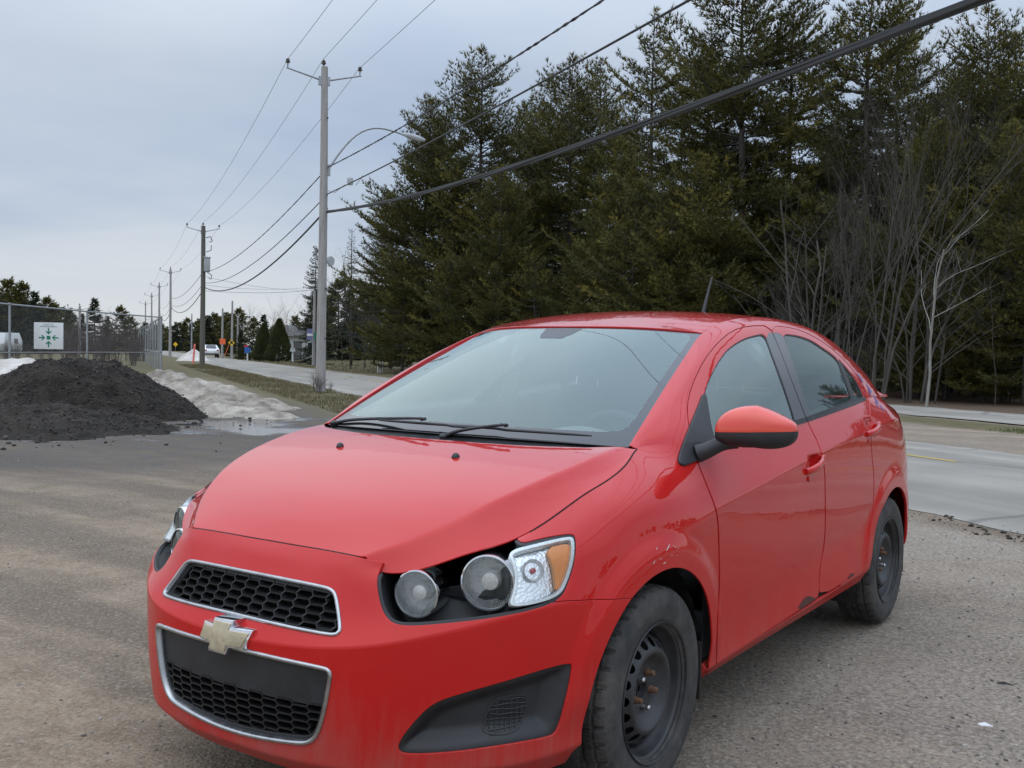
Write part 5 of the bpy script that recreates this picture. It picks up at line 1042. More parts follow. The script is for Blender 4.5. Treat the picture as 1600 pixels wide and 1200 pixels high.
# fog-lamp pockets
S = clip(clip(Z0, front_f), f_fog)
fogp = None
def fog_surface():
    S = clip(clip(Z0, front_f), lambda S: f_fog(S)+.001); d = -f_fog(S); dep = .006+.034*sstep(.004, .05, d); A = S.A.copy(); A[:, :3] -= A[:, 3:6]*dep[:, None]
    nn = np.zeros((len(A), 3)); Q = A[:, :3]; fn = np.cross(Q[S.T[:, 1]]-Q[S.T[:, 0]], Q[S.T[:, 2]]-Q[S.T[:, 0]])
    for k in range(3): np.add.at(nn, S.T[:, k], fn)
    A[:, 3:6] = nn/np.maximum(np.linalg.norm(nn, axis=1, keepdims=True), 1e-12); return Surf(A, S.T)
FOGS = fog_surface()
fogp = part('fog_lamp_pocket', FOGS, 'black_plastic', car, depth=.004, mirror='pair')
P_FM = [(752, 1146), (756, 1120), (768, 1094), (790, 1087), (824, 1083), (825, 1100), (818, 1125), (806, 1143), (785, 1149)]
fm = pxf(P_FM); 
part('mesh_rim', offset(ring(fm, .004, FOGS), .003), 'black_plastic', fogp, depth=.005, mirror='pair')
def fog_bars():
    mb = MB(); q, Z = proj(FOGS.P)
    for k in range(8):
        y = 1092+k*7.4; pts = []
        for x in np.linspace(748, 828, 24):
            if sdf(chaikin(P_FM, 2), np.array([[x, y-(x-788)*.09]]))[0] < -1:
                d = np.hypot(q[:, 0]-x, q[:, 1]-(y-(x-788)*.09)); i = np.argmin(d); pts.append(FOGS.A[i, :3]+FOGS.A[i, 3:6]*.002)
        if len(pts) > 3: mb.tube(smooth_path(np.array(pts), 1, 12), .0022, 5)
    for k in range(9):
        x = 757+k*8; pts = []
        for y in np.linspace(1084, 1150, 20):
            if sdf(chaikin(P_FM, 2), np.array([[x, y]]))[0] < -1:
                d = np.hypot(q[:, 0]-x, q[:, 1]-y); i = np.argmin(d); pts.append(FOGS.A[i, :3]+FOGS.A[i, 3:6]*.0015)
        if len(pts) > 3: mb.tube(smooth_path(np.array(pts), 1, 12), .0018, 5)
    o = mb.build('fog_mesh', 'grille_black', fogp); V = np.concatenate(mb.V)
    m2 = MB(); m2.V = [V*[-1, 1, 1]]; m2.F = [t[::-1] for t in mb.F]; m2.n = len(V); m2.build('fog_mesh', 'grille_black', MIRROR_PARENT[fogp.name])
fog_bars()
# ------------------------------------------------------------------ headlights: two exposed round lamps and an outer lens in a black recess
LAMPS = clip(clip(Z0, front_f), f_lamp)
def lamp_bowl():
    S = clip(clip(Z0, front_f), lambda S: f_lamp(S)-.0005); d = -f_lamp(S); q, Z = proj(S.P)
    outer = sstep(775, 800, q[:, 0]); dep = .004+(.125*(1-outer)+.050*outer)*sstep(.002, .022, d); A = S.A.copy(); A[:, :3] -= A[:, 3:6]*dep[:, None]
    nn = np.zeros((len(A), 3)); Q = A[:, :3]; fn = np.cross(Q[S.T[:, 1]]-Q[S.T[:, 0]], Q[S.T[:, 2]]-Q[S.T[:, 0]])
    for k in range(3): np.add.at(nn, S.T[:, k], fn)
    A[:, 3:6] = nn/np.maximum(np.linalg.norm(nn, axis=1, keepdims=True), 1e-12); return Surf(A, S.T)
f_hc = pxf([(540, 760), (616, 760), (616, 884), (602, 893), (588, 899), (560, 905)], it=0)
BOWL = clip(lamp_bowl(), inv(f_hc))
hl = part('headlight', BOWL, 'black_plastic', car, depth=.01, mirror='pair'); hl2 = MIRROR_PARENT[hl.name]
part('lamp_rim', offset(clip(ring(f_lamp, .009, clip(Z0, front_f)), inv(f_hc)), -.003), 'black_plastic', hl, depth=.012, mirror='pair')
def both(make):
    for sgn, par in ((1, hl), (-1, hl2)): make(sgn, par)
def pod(px, py, rad, length, yaw, push):
    c = hit(px, py, hi=Lu(.8)); c = c[:3]-np.array([0, 0, 0])
    d = c-CAM; d /= np.linalg.norm(d); c = c+d*push
    ax = np.array([math.sin(yaw), -math.cos(yaw), .03]); ax /= np.linalg.norm(ax)
    def mk(sgn, par):
        s = np.array([sgn, 1, 1]); o = c*s; a = ax*s
        mb = MB(); mb.lathe([(rad*.97, -length), (rad, -.02), (rad*1.0, -.004), (rad*.985, .002), (rad*.93, .003), (rad*.885, -.004), (rad*.88, -.03)], 48, o, a, closed=False); mb.F = [f for f in mb.F if len(f) == 4]
        pd = mb.build('lamp_housing', 'chrome', par)
        mb = MB(); n = 48; prof = [(rad*.885, -.012), (rad*.80, -.035), (rad*.62, -.062), (rad*.34, -.075), (.0001, -.077)]
        mb.lathe(prof, n, o, a); mb.F = [f for f in mb.F if len(f) == 4]; mb.build('lamp_bowl', 'lamp_reflector', par)
        # fluted side of the reflector
        mb = MB()
        b1 = np.cross(a, [0, 0, 1.0]); b1 /= np.linalg.norm(b1); b2 = np.cross(b1, a)
        for k in range(22):
            th = math.pi*(.55+.9*k/21)*sgn if sgn > 0 else math.pi*(.45-.9*k/21)
            dr = b1*math.cos(th)*1+b2*math.sin(th); mb.tube([o+dr*rad*.865+a*-.014, o+dr*rad*.74+a*-.042, o+dr*rad*.58+a*-.064], [.0026, .0032, .002], 6)
        mb.build('lamp_flutes', 'lamp_reflector', par)
        mb = MB(); mb.lathe([(.0001, -.018), (rad*.30, -.020), (rad*.34, -.030), (rad*.34, -.072)], 32, o, a); mb.build('bulb_shield', 'lamp_reflector', par)
        mb = MB(); mb.lathe([(.0001, .010), (rad*.3, .009), (rad*.6, .006), (rad*.9, -.001)], 40, o, a); mb.F = [f for f in mb.F if len(f) == 4]; mb.build('lamp_lens', 'lamp_glass', par)
    both(mk)
pod(650.5, 928, .0635, .08, math.radians(15), .040)
pod(762, 911, .0745, .08, math.radians(20), .040)
P_CL = [(793, 861), (840, 849), (889, 837.5), (898, 841), (897.5, 873), (888, 906), (876, 930), (838, 943), (795, 948), (802, 930), (807, 905), (803, 880)]
f_cl = pxf(P_CL, it=2)
part('outer_lens', offset(clip(clip(Z0, front_f), f_cl), .001), 'lamp_glass', hl, depth=.006, mirror='pair')
part('outer_lens_rim', offset(ring(f_cl, .006, clip(Z0, front_f)), -.002), 'lamp_reflector', hl, depth=.018, mirror='pair')
P_AM = [(856, 853), (890, 846), (893.5, 852), (892, 875), (884, 903), (874, 925), (872, 905), (868, 880)]
f_am = pxf(P_AM, it=1)
part('turn_signal', offset(clip(clip(Z0, front_f), f_am), -.012), 'amber_plastic', hl, depth=.012, mirror='pair')
part('outer_reflector', offset(clip(clip(clip(Z0, front_f), lambda S: f_cl(S)+.003), inv(f_am)), -.026), 'faceted_reflector', hl, depth=.01, mirror='pair')
c_ = hit(838, 890, hi=Lu(.8)); 
for sgn, par in ((1, hl), (-1, hl2)):
    s = np.array([sgn, 1, 1]); o = (c_[:3]-c_[3:6]*.020)*s; a = c_[3:6]*s
    mb = MB(); mb.lathe([(.030, .004), (.028, -.002), (.020, -.008), (.010, -.012), (.0001, -.013)], 32, o, a); mb.F = [f for f in mb.F if len(f) == 4]; mb.build('signal_bowl', 'lamp_reflector', par)
    mb = MB(); mb.lathe([(.0001, .004), (.007, .002), (.009, -.006), (.008, -.014)], 20, o, a); mb.build('signal_bulb', 'tail_red', par)
# ------------------------------------------------------------------ wheels
def tyre_mesh():
    # profile (v from wheel centre outwards = +, radius), around the section
    prof = [(-.080, .196), (-.094, .225), (-.098, .258), (-.094, .285), (-.085, .301), (-.074, .3085), (-.058, .3105), (-.054, .303), (-.048, .303), (-.044, .3112), (-.020, .3120), (-.016, .3035), (-.009, .3035), (-.005, .3122), (.005, .3122), (.009, .3035), (.016, .3035), (.020, .3120), (.044, .3112), (.048, .303), (.054, .303), (.058, .3105), (.074, .3085), (.085, .301), (.0915, .292), (.0945, .283), (.0965, .270), (.0985, .262), (.0985, .255), (.0965, .240), (.0955, .236), (.0945, .224), (.089, .208), (.080, .196)]
    n = 480; th = np.arange(n)*2*math.pi/n; P = np.array(prof); m = len(P); V = np.zeros((m, n, 3))
    for i, (v, r) in enumerate(P):
        tread = sstep(.288, .306, r)
        ph = th*36+np.sign(v)*1.3+abs(v)*38
        lug = (np.mod(ph/(2*math.pi), 1) < .22)*tread*(.0065 if abs(v) > .055 else .0045)*(r > .3045)
        sip = (np.mod(ph/(2*math.pi)*3+.3, 1) < .13)*tread*.0022*(r > .3045)
        rr = r-lug-sip
        V[i] = np.stack([np.full(n, v)-np.sign(v)*lug*.6*(abs(v) > .08), rr*np.cos(th), rr*np.sin(th)], 1)
    idx = np.arange(m*n).reshape(m, n); a, b = idx[:-1], idx[1:]; F = np.stack([a.ravel(), np.roll(a, -1, 1).ravel(), np.roll(b, -1, 1).ravel(), b.ravel()], 1)
    me = mesh_np('tyre', V.reshape(-1, 3), F[:, ::-1]); me.set_sharp_from_angle(angle=math.radians(28)); return me
def rim_surf(prof, n=216, holes=None):
    P = np.array(prof); m = len(P); th = np.linspace(0, 2*math.pi, n+1); V = np.stack([np.repeat(P[:, 1][:, None], n+1, 1), P[:, 0][:, None]*np.cos(th), P[:, 0][:, None]*np.sin(th)], 2)
    S = grid_surf(V, lambda Q: np.stack([np.ones(Q.shape[:2]), 0*Q[..., 0], 0*Q[..., 0]], 2), np.zeros(V.shape[:2]+(1,)))
    if holes: S = clip(S, holes)
    return S
def dense(prof, k=6):
    P = np.array(prof, float); c = np.concatenate([[0], np.cumsum(np.linalg.norm(np.diff(P, axis=0), axis=1))]); t = np.linspace(0, c[-1], len(P)*k); return np.stack([pchip(c, P[:, 0], t), pchip(c, P[:, 1], t)], 1)
TY = tyre_mesh(); TY.materials.append(MATS['tyre_rubber'])
def wheel_parts():
    out = []
    barrel = [(.186, -.078), (.188, -.06), (.170, -.03), (.168, .0), (.172, .03), (.183, .05), (.187, .062), (.190, .074), (.200, .079), (.2065, .086), (.2085, .090), (.2085, .094), (.206, .0955), (.203, .093)]
    mb = MB(); mb.lathe(dense(barrel, 3)[::-1], 120, (0, 0, 0), (1, 0, 0)); mb.F = [f for f in mb.F if len(f) == 4]; out.append(('rim', mb, 'steel_wheel'))
    disc = dense([(.036, .042), (.055, .042), (.070, .043), (.084, .050), (.098, .063), (.109, .073), (.117, .0765), (.124, .075), (.134, .067), (.146, .057), (.157, .046), (.164, .034), (.169, .014)], 8)
    def holes(S):
        a = np.arctan2(S.P[:, 2], S.P[:, 1]); r = np.hypot(S.P[:, 1], S.P[:, 2]); k = 2*math.pi/18; d = (np.mod(a+k/2, k)-k/2)*r; return .0160-np.hypot(d/1.0, (r-.1445)/.95)
    S = rim_surf(disc, holes=holes); v, f, nn = with_rim(S, .004, .0008, skip_center=False); out.append(('disc', (v, f, nn), 'steel_wheel'))
    return out
WP = wheel_parts()
cap = MB(); cap.lathe([(.0001, .030), (.012, .030), (.016, .026), (.026, .025), (.029, .043), (.031, .043), (.031, .030)], 40, (0, 0, 0), (1, 0, 0))
drum = MB(); drum.lathe([(.158, -.05), (.158, .012), (.10, .018), (.0001, .02)], 60, (0, 0, 0), (1, 0, 0))
def make_wheel():
    w = empty('wheel', (0, 0, 0)); w.parent = car
    link_mesh('tyre', TY, None, w)
    for nm, g, mt in WP:
        if isinstance(g, MB): g.build(nm, mt, w)
        else: link_mesh(nm, mesh_np(nm, *g), mt, w)
    cap.build('hub_bore', 'steel_wheel', w); drum.build('brake_drum', 'gap_dark', w)
    for k in range(5):
        a = math.radians(72*k+58); c = (0, .0525*math.cos(a), .0525*math.sin(a)); mb = MB()
        mb.lathe([(.0001, .070), (.006, .0695), (.0086, .067), (.0092, .063), (.0092, .054), (.0120, .048), (.0120, .042)], 6 if k % 2 else 12, c, (1, 0, 0)); mb.build('lug_nut', 'rusty_steel' if k not in (1, 3) else 'bright_steel', w)
    return w
W0 = make_wheel(); W0.location = (.7455, AXF, HUB)
W1 = copy_tree(W0, car); W1.location = (.7455, AXR, HUB); W1.rotation_euler = (math.radians(40), 0, 0)
W2 = copy_tree(W0, car); W2.location = (-.7455, AXF, HUB); W2.rotation_euler = (0, 0, math.pi)
W3 = copy_tree(W0, car); W3.location = (-.7455, AXR, HUB); W3.rotation_euler = (math.radians(70), 0, math.pi)
# ------------------------------------------------------------------ wheel housings and underside
for sgn in (1, -1):
    for yc, R in ((AXF, .385), (AXR, .385)):
        mb = MB(); th = np.linspace(math.radians(-38), math.radians(218), 60); xs = np.array([.798, .78, .74, .60, .48]); rs = np.array([R-.004, R+.004, R+.012, R+.016, R+.016])
        rng = np.random.default_rng(3); V = np.array([[sgn*x, yc+(r+rng.normal(0, .006))*math.cos(t), max(.15, HUB+(r+rng.normal(0, .006))*math.sin(t))] for x, r in zip(xs, rs) for t in th]); n = len(th)
        mb.add(V, [(i*n+j, i*n+j+1, (i+1)*n+j+1, (i+1)*n+j) for i in range(len(xs)-1) for j in range(n-1)]); mb.add(V[-n:], [tuple(range(n))])
        mb.build('wheel_liner', 'muddy_liner', car)
    # mud flap edge behind each front wheel
    mb = MB(); mb.box((sgn*.765, AXF+.352, .285), (.11, .016, .19)); mb.build('mud_flap', 'muddy_liner', car, bevel=.006)
    mb = MB(); mb.box((sgn*.765, AXR+.362, .30), (.11, .016, .22)); mb.build('mud_flap', 'muddy_liner', car, bevel=.006)
mb = MB(); mb.box((0, 2.12, .235), (1.46, 1.72, .05)); mb.box((0, .50, .25), (1.0, .8, .06)); mb.box((0, 3.85, .29), (1.1, .8, .06)); mb.box((0, .86, .30), (.9, .12, .12)); mb.box((0, 3.38, .30), (.95, .12, .1)); mb.build('underbody', 'gap_dark', car, bevel=.01)
mb = MB(); mb.box((0, .74, .55), (.8, .38, .42)); mb.build('engine_block', 'gap_dark', car, bevel=.05)
# ------------------------------------------------------------------ cowl, wipers, washer nozzles, aerial
A4 = cspline_matrix(np.linspace(0, 1, 4), np.linspace(0, .945, 40))@np.array(WB)
cw_ = np.array([(x, y) for x, y in cowl if x >= 0][::-1]); mb = MB(); V = []
for a in A4:
    yb = np.interp(a[0], cw_[:, 0], cw_[:, 1]); zf = hood_z(np.array([a[0]]), np.array([max(yb, .84)]))[0]
    y0 = min(yb-.02, a[1]-.05); V += [(a[0], y0, zf-.024), (a[0], yb+.004, zf-.020), (a[0], (yb+a[1])/2, min(a[2], zf)-.018), (a[0], a[1]+.02, a[2]-.006)]
V = np.array(V); F = [(i*4+j, i*4+j+1, i*4+j+5, i*4+j+4) for i in range(39) for j in range(3)]
mb.add(V, F); mb.add(V*[-1, 1, 1], [f[::-1] for f in F]); mb.build('cowl_panel', 'black_plastic', car)
def shield_pt(x, b, off=.012):
    a = abs(x)/(.66-.13*b); P = SHIELD.A; i = np.argsort((P[:, 6]-a)**2+(P[:, 7]-b)**2)[:3]; q = P[i].mean(0); p = q[:3]+q[3:6]*off; return np.array([math.copysign(p[0], x) if abs(x) > 1e-3 else x, p[1], p[2]])
def wiper(x0, x1, b0, b1, pivot):
    w = empty('wiper', (0, 0, 0)); w.parent = car
    t = np.linspace(0, 1, 14); bl = np.array([shield_pt(x0+(x1-x0)*k, b0+(b1-b0)*k, .014) for k in t])
    mb = MB(); mb.tube(bl, np.interp(t, [0, .1, .5, .9, 1], [.0025, .004, .005, .004, .0025]), 8); mb.build('blade', 'black_plastic', w)
    mid = bl[6]+np.array([0, -.006, .012]); piv = np.array(pivot)
    arm = np.array([piv, piv*.85+mid*.15+np.array([0, .0, .010]), piv*.5+mid*.5+np.array([0, -.004, .012]), mid+np.array([.0, -.002, .005]), mid])
    mb = MB(); mb.tube(cspline_matrix(np.linspace(0, 1, 5), np.linspace(0, 1, 18))@arm, np.interp(np.linspace(0, 1, 18), [0, .3, 1], [.007, .006, .004]), 8); mb.lathe([(.014, -.01), (.014, .008), (.010, .012), (.0001, .013)], 16, piv, (0, -.3, 1)); mb.build('arm', 'black_plastic', w)
wiper(-.20, .40, .045, .035, (.36+.12, .87, 1.03)) if 0 else None
wiper(.02, .54, .028, .022, (.03, .842, 1.018))
wiper(-.30, .16, .030, .024, (-.600, .962, 1.024))
for sgn in (1, -1):
    p = np.array([.246*sgn, .633, hood_z(np.array([.246]), np.array([.633]))[0]]); mb = MB()
    mb.lathe([(.0135, -.003), (.0130, .002), (.0105, .008), (.006, .0125), (.0001, .014)], 20, p, (0, .15, 1)); mb.build('washer_nozzle', 'black_plastic', car)
mb = MB(); mb.lathe([(.024, -.004), (.022, .008), (.014, .022), (.0001, .026)], 20, (0, 2.96, 1.492), (0, .3, 1)); mb.tube([(0, 2.965, 1.505), (0, 3.01, 1.60), (0, 3.06, 1.69), (0, 3.075, 1.715)], [.011, .0075, .0052, .004], 8); mb.build('aerial', 'black_plastic', car)
# ------------------------------------------------------------------ door mirrors
def mirror_shell(sgn):
    n, m = 56, 72; V = np.zeros((n, m, 3)); c = np.array([.968, 1.262, 1.066])
    for i, ph in enumerate(np.linspace(-math.pi/2, math.pi/2, n)):
        for j, th in enumerate(np.arange(m)*2*math.pi/m):
            ce = lambda x, e: math.copysign(abs(x)**e, x)
            x = ce(math.cos(ph), .85)*ce(math.cos(th), .82); y = ce(math.cos(ph), .85)*ce(math.sin(th), .72); z = ce(math.sin(ph), .80)
            k = 1-.42*max(0, x)*max(0, z)-.14*max(0, x)**2            # tapers to the outer tip
            up = .088 if z > 0 else .047
            lean = .016*x
            yy = y*.062 if y < 0 else y*.050
            V[i, j] = (c[0]+sgn*0+x*.124, c[1]+yy*(1-.15*abs(x))+.030*x, c[2]+z*up*k+lean*.4-.020*max(0, -z)*max(0, x))
    return V
MV_ = mirror_shell(1)
def mirror_half(name, sel, mat, par, sgn):
    n, m = MV_.shape[:2]; V = MV_.copy()*[sgn, 1, 1]; F = []
    for i in range(n-1):
        for j in range(m):
            if sel((MV_[i, j, 2]+MV_[i+1, j, 2])/2, i): F.append((i*m+j, i*m+(j+1) % m, (i+1)*m+(j+1) % m, (i+1)*m+j))
    mb = MB(); mb.add(V.reshape(-1, 3), F); return mb.build(name, mat, par, angle=60)
seam = 28
for sgn in (1,):      # the far-side mirror is missing in the photograph
    mr = empty('side_mirror', (sgn*.84, 1.25, 1.0)); mr.parent = car; mr.matrix_parent_inverse = Matrix.Identity(4)
    off = Vector((-sgn*.84, -1.25, -1.0))
    a = mirror_half('mirror_cap', lambda z, i: i >= seam, 'orange_red_paint' if sgn > 0 else 'red_paint', mr, sgn); a.location = off
    if sgn > 0: a['label'] = 'orange-red replacement mirror cap, brighter than the body paint'
    b = mirror_half('mirror_base', lambda z, i: i < seam, 'black_plastic', mr, sgn); b.location = off
    mb = MB(); s3 = np.array([sgn, 1, 1]); pts = np.array([(.795, 1.20, .992), (.83, 1.215, 1.008), (.865, 1.235, 1.028), (.91, 1.255, 1.036)])*s3
    t = np.linspace(0, 1, 12); pp_ = cspline_matrix(np.linspace(0, 1, 4), t)@pts; mb.tube(pp_, np.interp(t, [0, .4, 1], [.030, .026, .024]), 14); o = mb.build('mirror_arm', 'black_plastic', mr); o.location = off
    mb = MB(); mb.box((sgn*.955, 1.318, 1.075), (.17, .004, .09)); o = mb.build('mirror_glass', 'chrome', mr, bevel=.0015); o.location = off
sa = part('mirror_sail', [offset(clip(GREEN, f_sail), .010), offset(clip(clip(Z0, lambda S: np.abs(S.P[:, 1]-1.2)-.4), f_sail), .010)], 'black_plastic', car, depth=.014, rnd=.004, mirror='pair')
# ------------------------------------------------------------------ door handles
for (y0, z0, y1, z1, par) in ((2.055, .868, 2.262, .908, fdoor), (2.868, .968, 3.070, 1.004, rdoor)):
    for sgn in (1, -1):
        t = np.linspace(0, 1, 22); y = y0+(y1-y0)*t; z = z0+(z1-z0)*t-.004
        i0 = (np.hypot(SKIN.P[:, 1]-(y0+y1)/2, SKIN.P[:, 2]-(z0+z1)/2+.03)).argmin(); x = SKIN.P[i0, 0]+.003+.020*np.sin(np.pi*np.clip(t*1.12, 0, 1))**.6
        mb = MB(); V, F = sweep(np.stack([x, y, z], 1), [(-.013, -.006), (-.013, .002), (-.008, .0075), (.006, .0075), (.012, .002), (.012, -.006)], (1, 0, 0)); n = len(V)//6
        F += [tuple(range(6))[::-1], tuple(range(6*(n-1), 6*n))]; V = V*[sgn, 1, 1]; mb.add(V, F)
        mb.build('door_handle', 'red_paint', par if sgn > 0 else MIRROR_PARENT[par.name], angle=50)
        mb = MB(); mb.lathe([(.011, -.004), (.011, .0035), (.008, .005), (.0001, .005)], 16, (sgn*(SKIN.P[i0, 0]+.001), y0+.035, z0-.034), (sgn, 0, .05))
        mb.build('lock_cover', 'red_paint', par if sgn > 0 else MIRROR_PARENT[par.name])
# rust patches eaten into the lower door corners
for cpx, par, s in (((1262, 938), fdoor, 1.0), ((1331, 899), rdoor, .5)):
    P_R = [(cpx[0]-18*s, cpx[1]+16*s), (cpx[0]-9*s, cpx[1]+1*s), (cpx[0]-2*s, cpx[1]-7*s), (cpx[0]+6*s, cpx[1]-6*s), (cpx[0]+14*s, cpx[1]-2*s), (cpx[0]+15*s, cpx[1]+1*s), (cpx[0]+4, cpx[1]+9*s)]
    S = clip(clip(side, pxf(P_R, it=1)), lambda S: (f_fd if par is fdoor else f_rd)(S)+.002)
    o = part('rust_patch', offset(S, .0012), 'rust_dark' if 'rust_dark' in MATS else simple('rust_dark', (.10, .035, .025), .9, var=.5, scale=70, bump=.4, bscale=150) and 'rust_dark', par, depth=0, mirror=None)
for i, P_ in enumerate([[(1338, 583), (1341, 585), (1350, 598), (1347, 597)], [(1352, 599), (1355, 602), (1363, 614), (1360, 613)], [(1356, 606), (1358, 607), (1361, 618), (1359, 617)], [(1363, 617), (1366, 619), (1374, 631), (1371, 630)], [(1366, 626), (1368, 627), (1373, 636), (1371, 636)], [(1374, 632), (1376, 633), (1381, 641), (1379, 641)]]):
    for S_ in (GREEN, quarter):
        c_ = clip(S_, pxf(P_, it=0))
        if len(c_.T): part('paint_scuff', offset(c_, .0012), 'blue_scuff', car, depth=0, mirror=None)
simple('scuff_pale', (.62, .45, .42), .7, var=.3, scale=90)
_sk = clip(Z0, lambda S: np.abs(S.P[:, 1]-.95)-.5)
for P_ in ([(1030, 873), (1046, 866.5), (1068, 868), (1068, 869), (1046, 868), (1030, 874.5)], [(1040, 860), (1044, 852), (1046, 846), (1047, 847), (1045.5, 853), (1042, 861)], [(1046, 846), (1053, 853), (1060, 856.5), (1060, 858), (1052, 855)], [(1018, 880), (1024, 875), (1025, 877), (1019, 883)], [(1024, 858), (1027, 852), (1028, 853), (1025.5, 860)], [(1033, 882), (1040, 877), (1041, 878.5), (1034, 884)]):
    c_ = clip(_sk, pxf(P_, it=0))
    if len(c_.T): part('paint_scuff', offset(c_, .001), 'scuff_pale', fender, depth=0, mirror=None)
# ------------------------------------------------------------------ cabin
inn = clip(clip(SKIN, lambda S: np.maximum(1.27-S.P[:, 1], S.P[:, 1]-np.where(S.P[:, 2] > .74, 3.7, 2.97))), lambda S: .30-S.P[:, 2])
part('door_trim', offset(inn, -.055), 'interior_grey', car, depth=0, mirror='pair')
part('headliner', offset(clip(ROOF0, lambda S: np.maximum(1.85-S.P[:, 1], S.P[:, 1]-3.3)), -.035), 'headliner', car, depth=0)
mb = MB(); mb.box((0, 2.35, .30), (1.45, 2.6, .03)); mb.build('cabin_floor', 'interior_dark', car)
# dashboard
pr = [(.93, .93), (.95, 1.0), (1.02, 1.022), (1.12, 1.028), (1.24, 1.020), (1.33, 1.0), (1.375, .96), (1.37, .90), (1.32, .80), (1.30, .55)]
xs = np.linspace(-.72, .72, 41); V = []
for x in xs:
    for (y, z) in pr:
        wx_ = np.interp(y, [.93, 1.05, 1.3], [.56, .60, .70])/.72
        hump = .035*math.exp(-((x-.36)/.16)**2)*(1 if 1.15 < y < 1.4 else .2)
        V.append((x*wx_, y+.02*(1-(x/.72)**2)*(y < 1.1), z+hump-.012*(x/.72)**4))
n = len(pr); mb = MB(); mb.add(np.array(V), [(i*n+j, i*n+j+1, (i+1)*n+j+1, (i+1)*n+j) for i in range(40) for j in range(n-1)]); mb.build('dashboard', 'interior_grey', car)
# steering wheel
sw = empty('steering_wheel', (.36, 1.50, .93)); sw.parent = car; sw.rotation_euler = (math.radians(-62), 0, 0)
mb = MB(); th = np.linspace(0, 2*math.pi, 49); mb.tube(np.stack([.182*np.cos(th), .182*np.sin(th), 0*th], 1), .0155, 12, caps=False); mb.build('wheel_rim', 'interior_dark', sw)
mb = MB(); mb.lathe([(.0001, .02), (.05, .018), (.068, .004), (.066, -.03)], 24); mb.tube([(-.17, .01, 0), (-.06, 0, -.005)], .018, 8); mb.tube([(.17, .01, 0), (.06, 0, -.005)], .018, 8); mb.tube([(0, -.17, 0), (0, -.06, -.005)], .022, 8); mb.build('wheel_hub', 'interior_dark', sw)
def cushion(name, c, d, tilt, par, mat='seat_cloth', taper=0.0):
    me = bpy.data.meshes.new(name); bm = bmesh.new(); bmesh.ops.create_cube(bm, size=1.0)
    bmesh.ops.subdivide_edges(bm, edges=bm.edges, cuts=3, use_grid_fill=True)
    for v in bm.verts:
        x, y, z = v.co*2; k = 1-taper*(z > 0)*z
        r = max(abs(x), abs(y), abs(z)); l = max(v.co.length*2, 1e-6); q = v.co*2*(.55+.45*r/l*1.0)
        v.co = Vector((q.x*d[0]/2*k, q.y*d[1]/2, q.z*d[2]/2))
    bmesh.ops.rotate(bm, verts=bm.verts, cent=(0, 0, 0), matrix=Matrix.Rotation(tilt, 3, 'X')); bm.to_mesh(me); bm.free(); me.polygons.foreach_set('use_smooth', [True]*len(me.polygons))
    o = link_mesh(name, me, mat, par, c); md = o.modifiers.new('s', 'SUBSURF'); md.levels = 1; md.render_levels = 1; return o
for x in (.37, -.37):
    st = empty('seat', (x, 2.0, .3)); st.parent = car
    cushion('seat_cushion', (0, .02, .16), (.52, .52, .20), math.radians(6), st); cushion('backrest', (0, .34, .52), (.52, .17, .74), math.radians(-20), st, taper=.22)
    cushion('headrest', (0, .50, .985), (.27, .11, .20), math.radians(-14), st)
    for dx_ in (-.06, .06): MB().tube([(dx_, .46, .82), (dx_, .485, .94)], .008, 6).build('headrest_post', 'satin_chrome', st)
st = empty('rear_seat', (0, 2.95, .3)); st.parent = car
cushion('seat_cushion', (0, .0, .20), (1.28, .5, .22), math.radians(8), st); cushion('backrest', (0, .38, .52), (1.26, .2, .66), math.radians(-24), st)
for x in (-.36, .36): cushion('headrest', (x, .50, .86), (.26, .10, .15), math.radians(-14), st)
mb = MB(); mb.box((0, 3.62, 1.02), (1.24, .5, .03)); mb.build('parcel_shelf', 'interior_dark', car)
for sgn in (1, -1):   # inner B pillars
    mb = MB(); mb.tube([(sgn*.735, 2.30, 1.04), (sgn*.66, 2.24, 1.24), (sgn*.53, 2.17, 1.39)], [.045, .04, .035], 8); mb.build('pillar_trim_inner', 'headliner', car)
for sgn in (1, -1):
    us_ = np.linspace(1.25, 3.15, 20); bx_, bz_ = skin_u(us_); MB().tube(np.stack([sgn*(bx_-.040), us_, bz_-.012], 1), .032, 8).build('window_sill_trim', 'interior_grey', car)
mb = MB(); mb.box((0, 1.80, 1.325), (.22, .03, .062)); mb.tube([(0, 1.80, 1.345), (0, 1.765, 1.385)], .012, 8); mb.build('rear_view_mirror', 'interior_dark', car, bevel=.01)
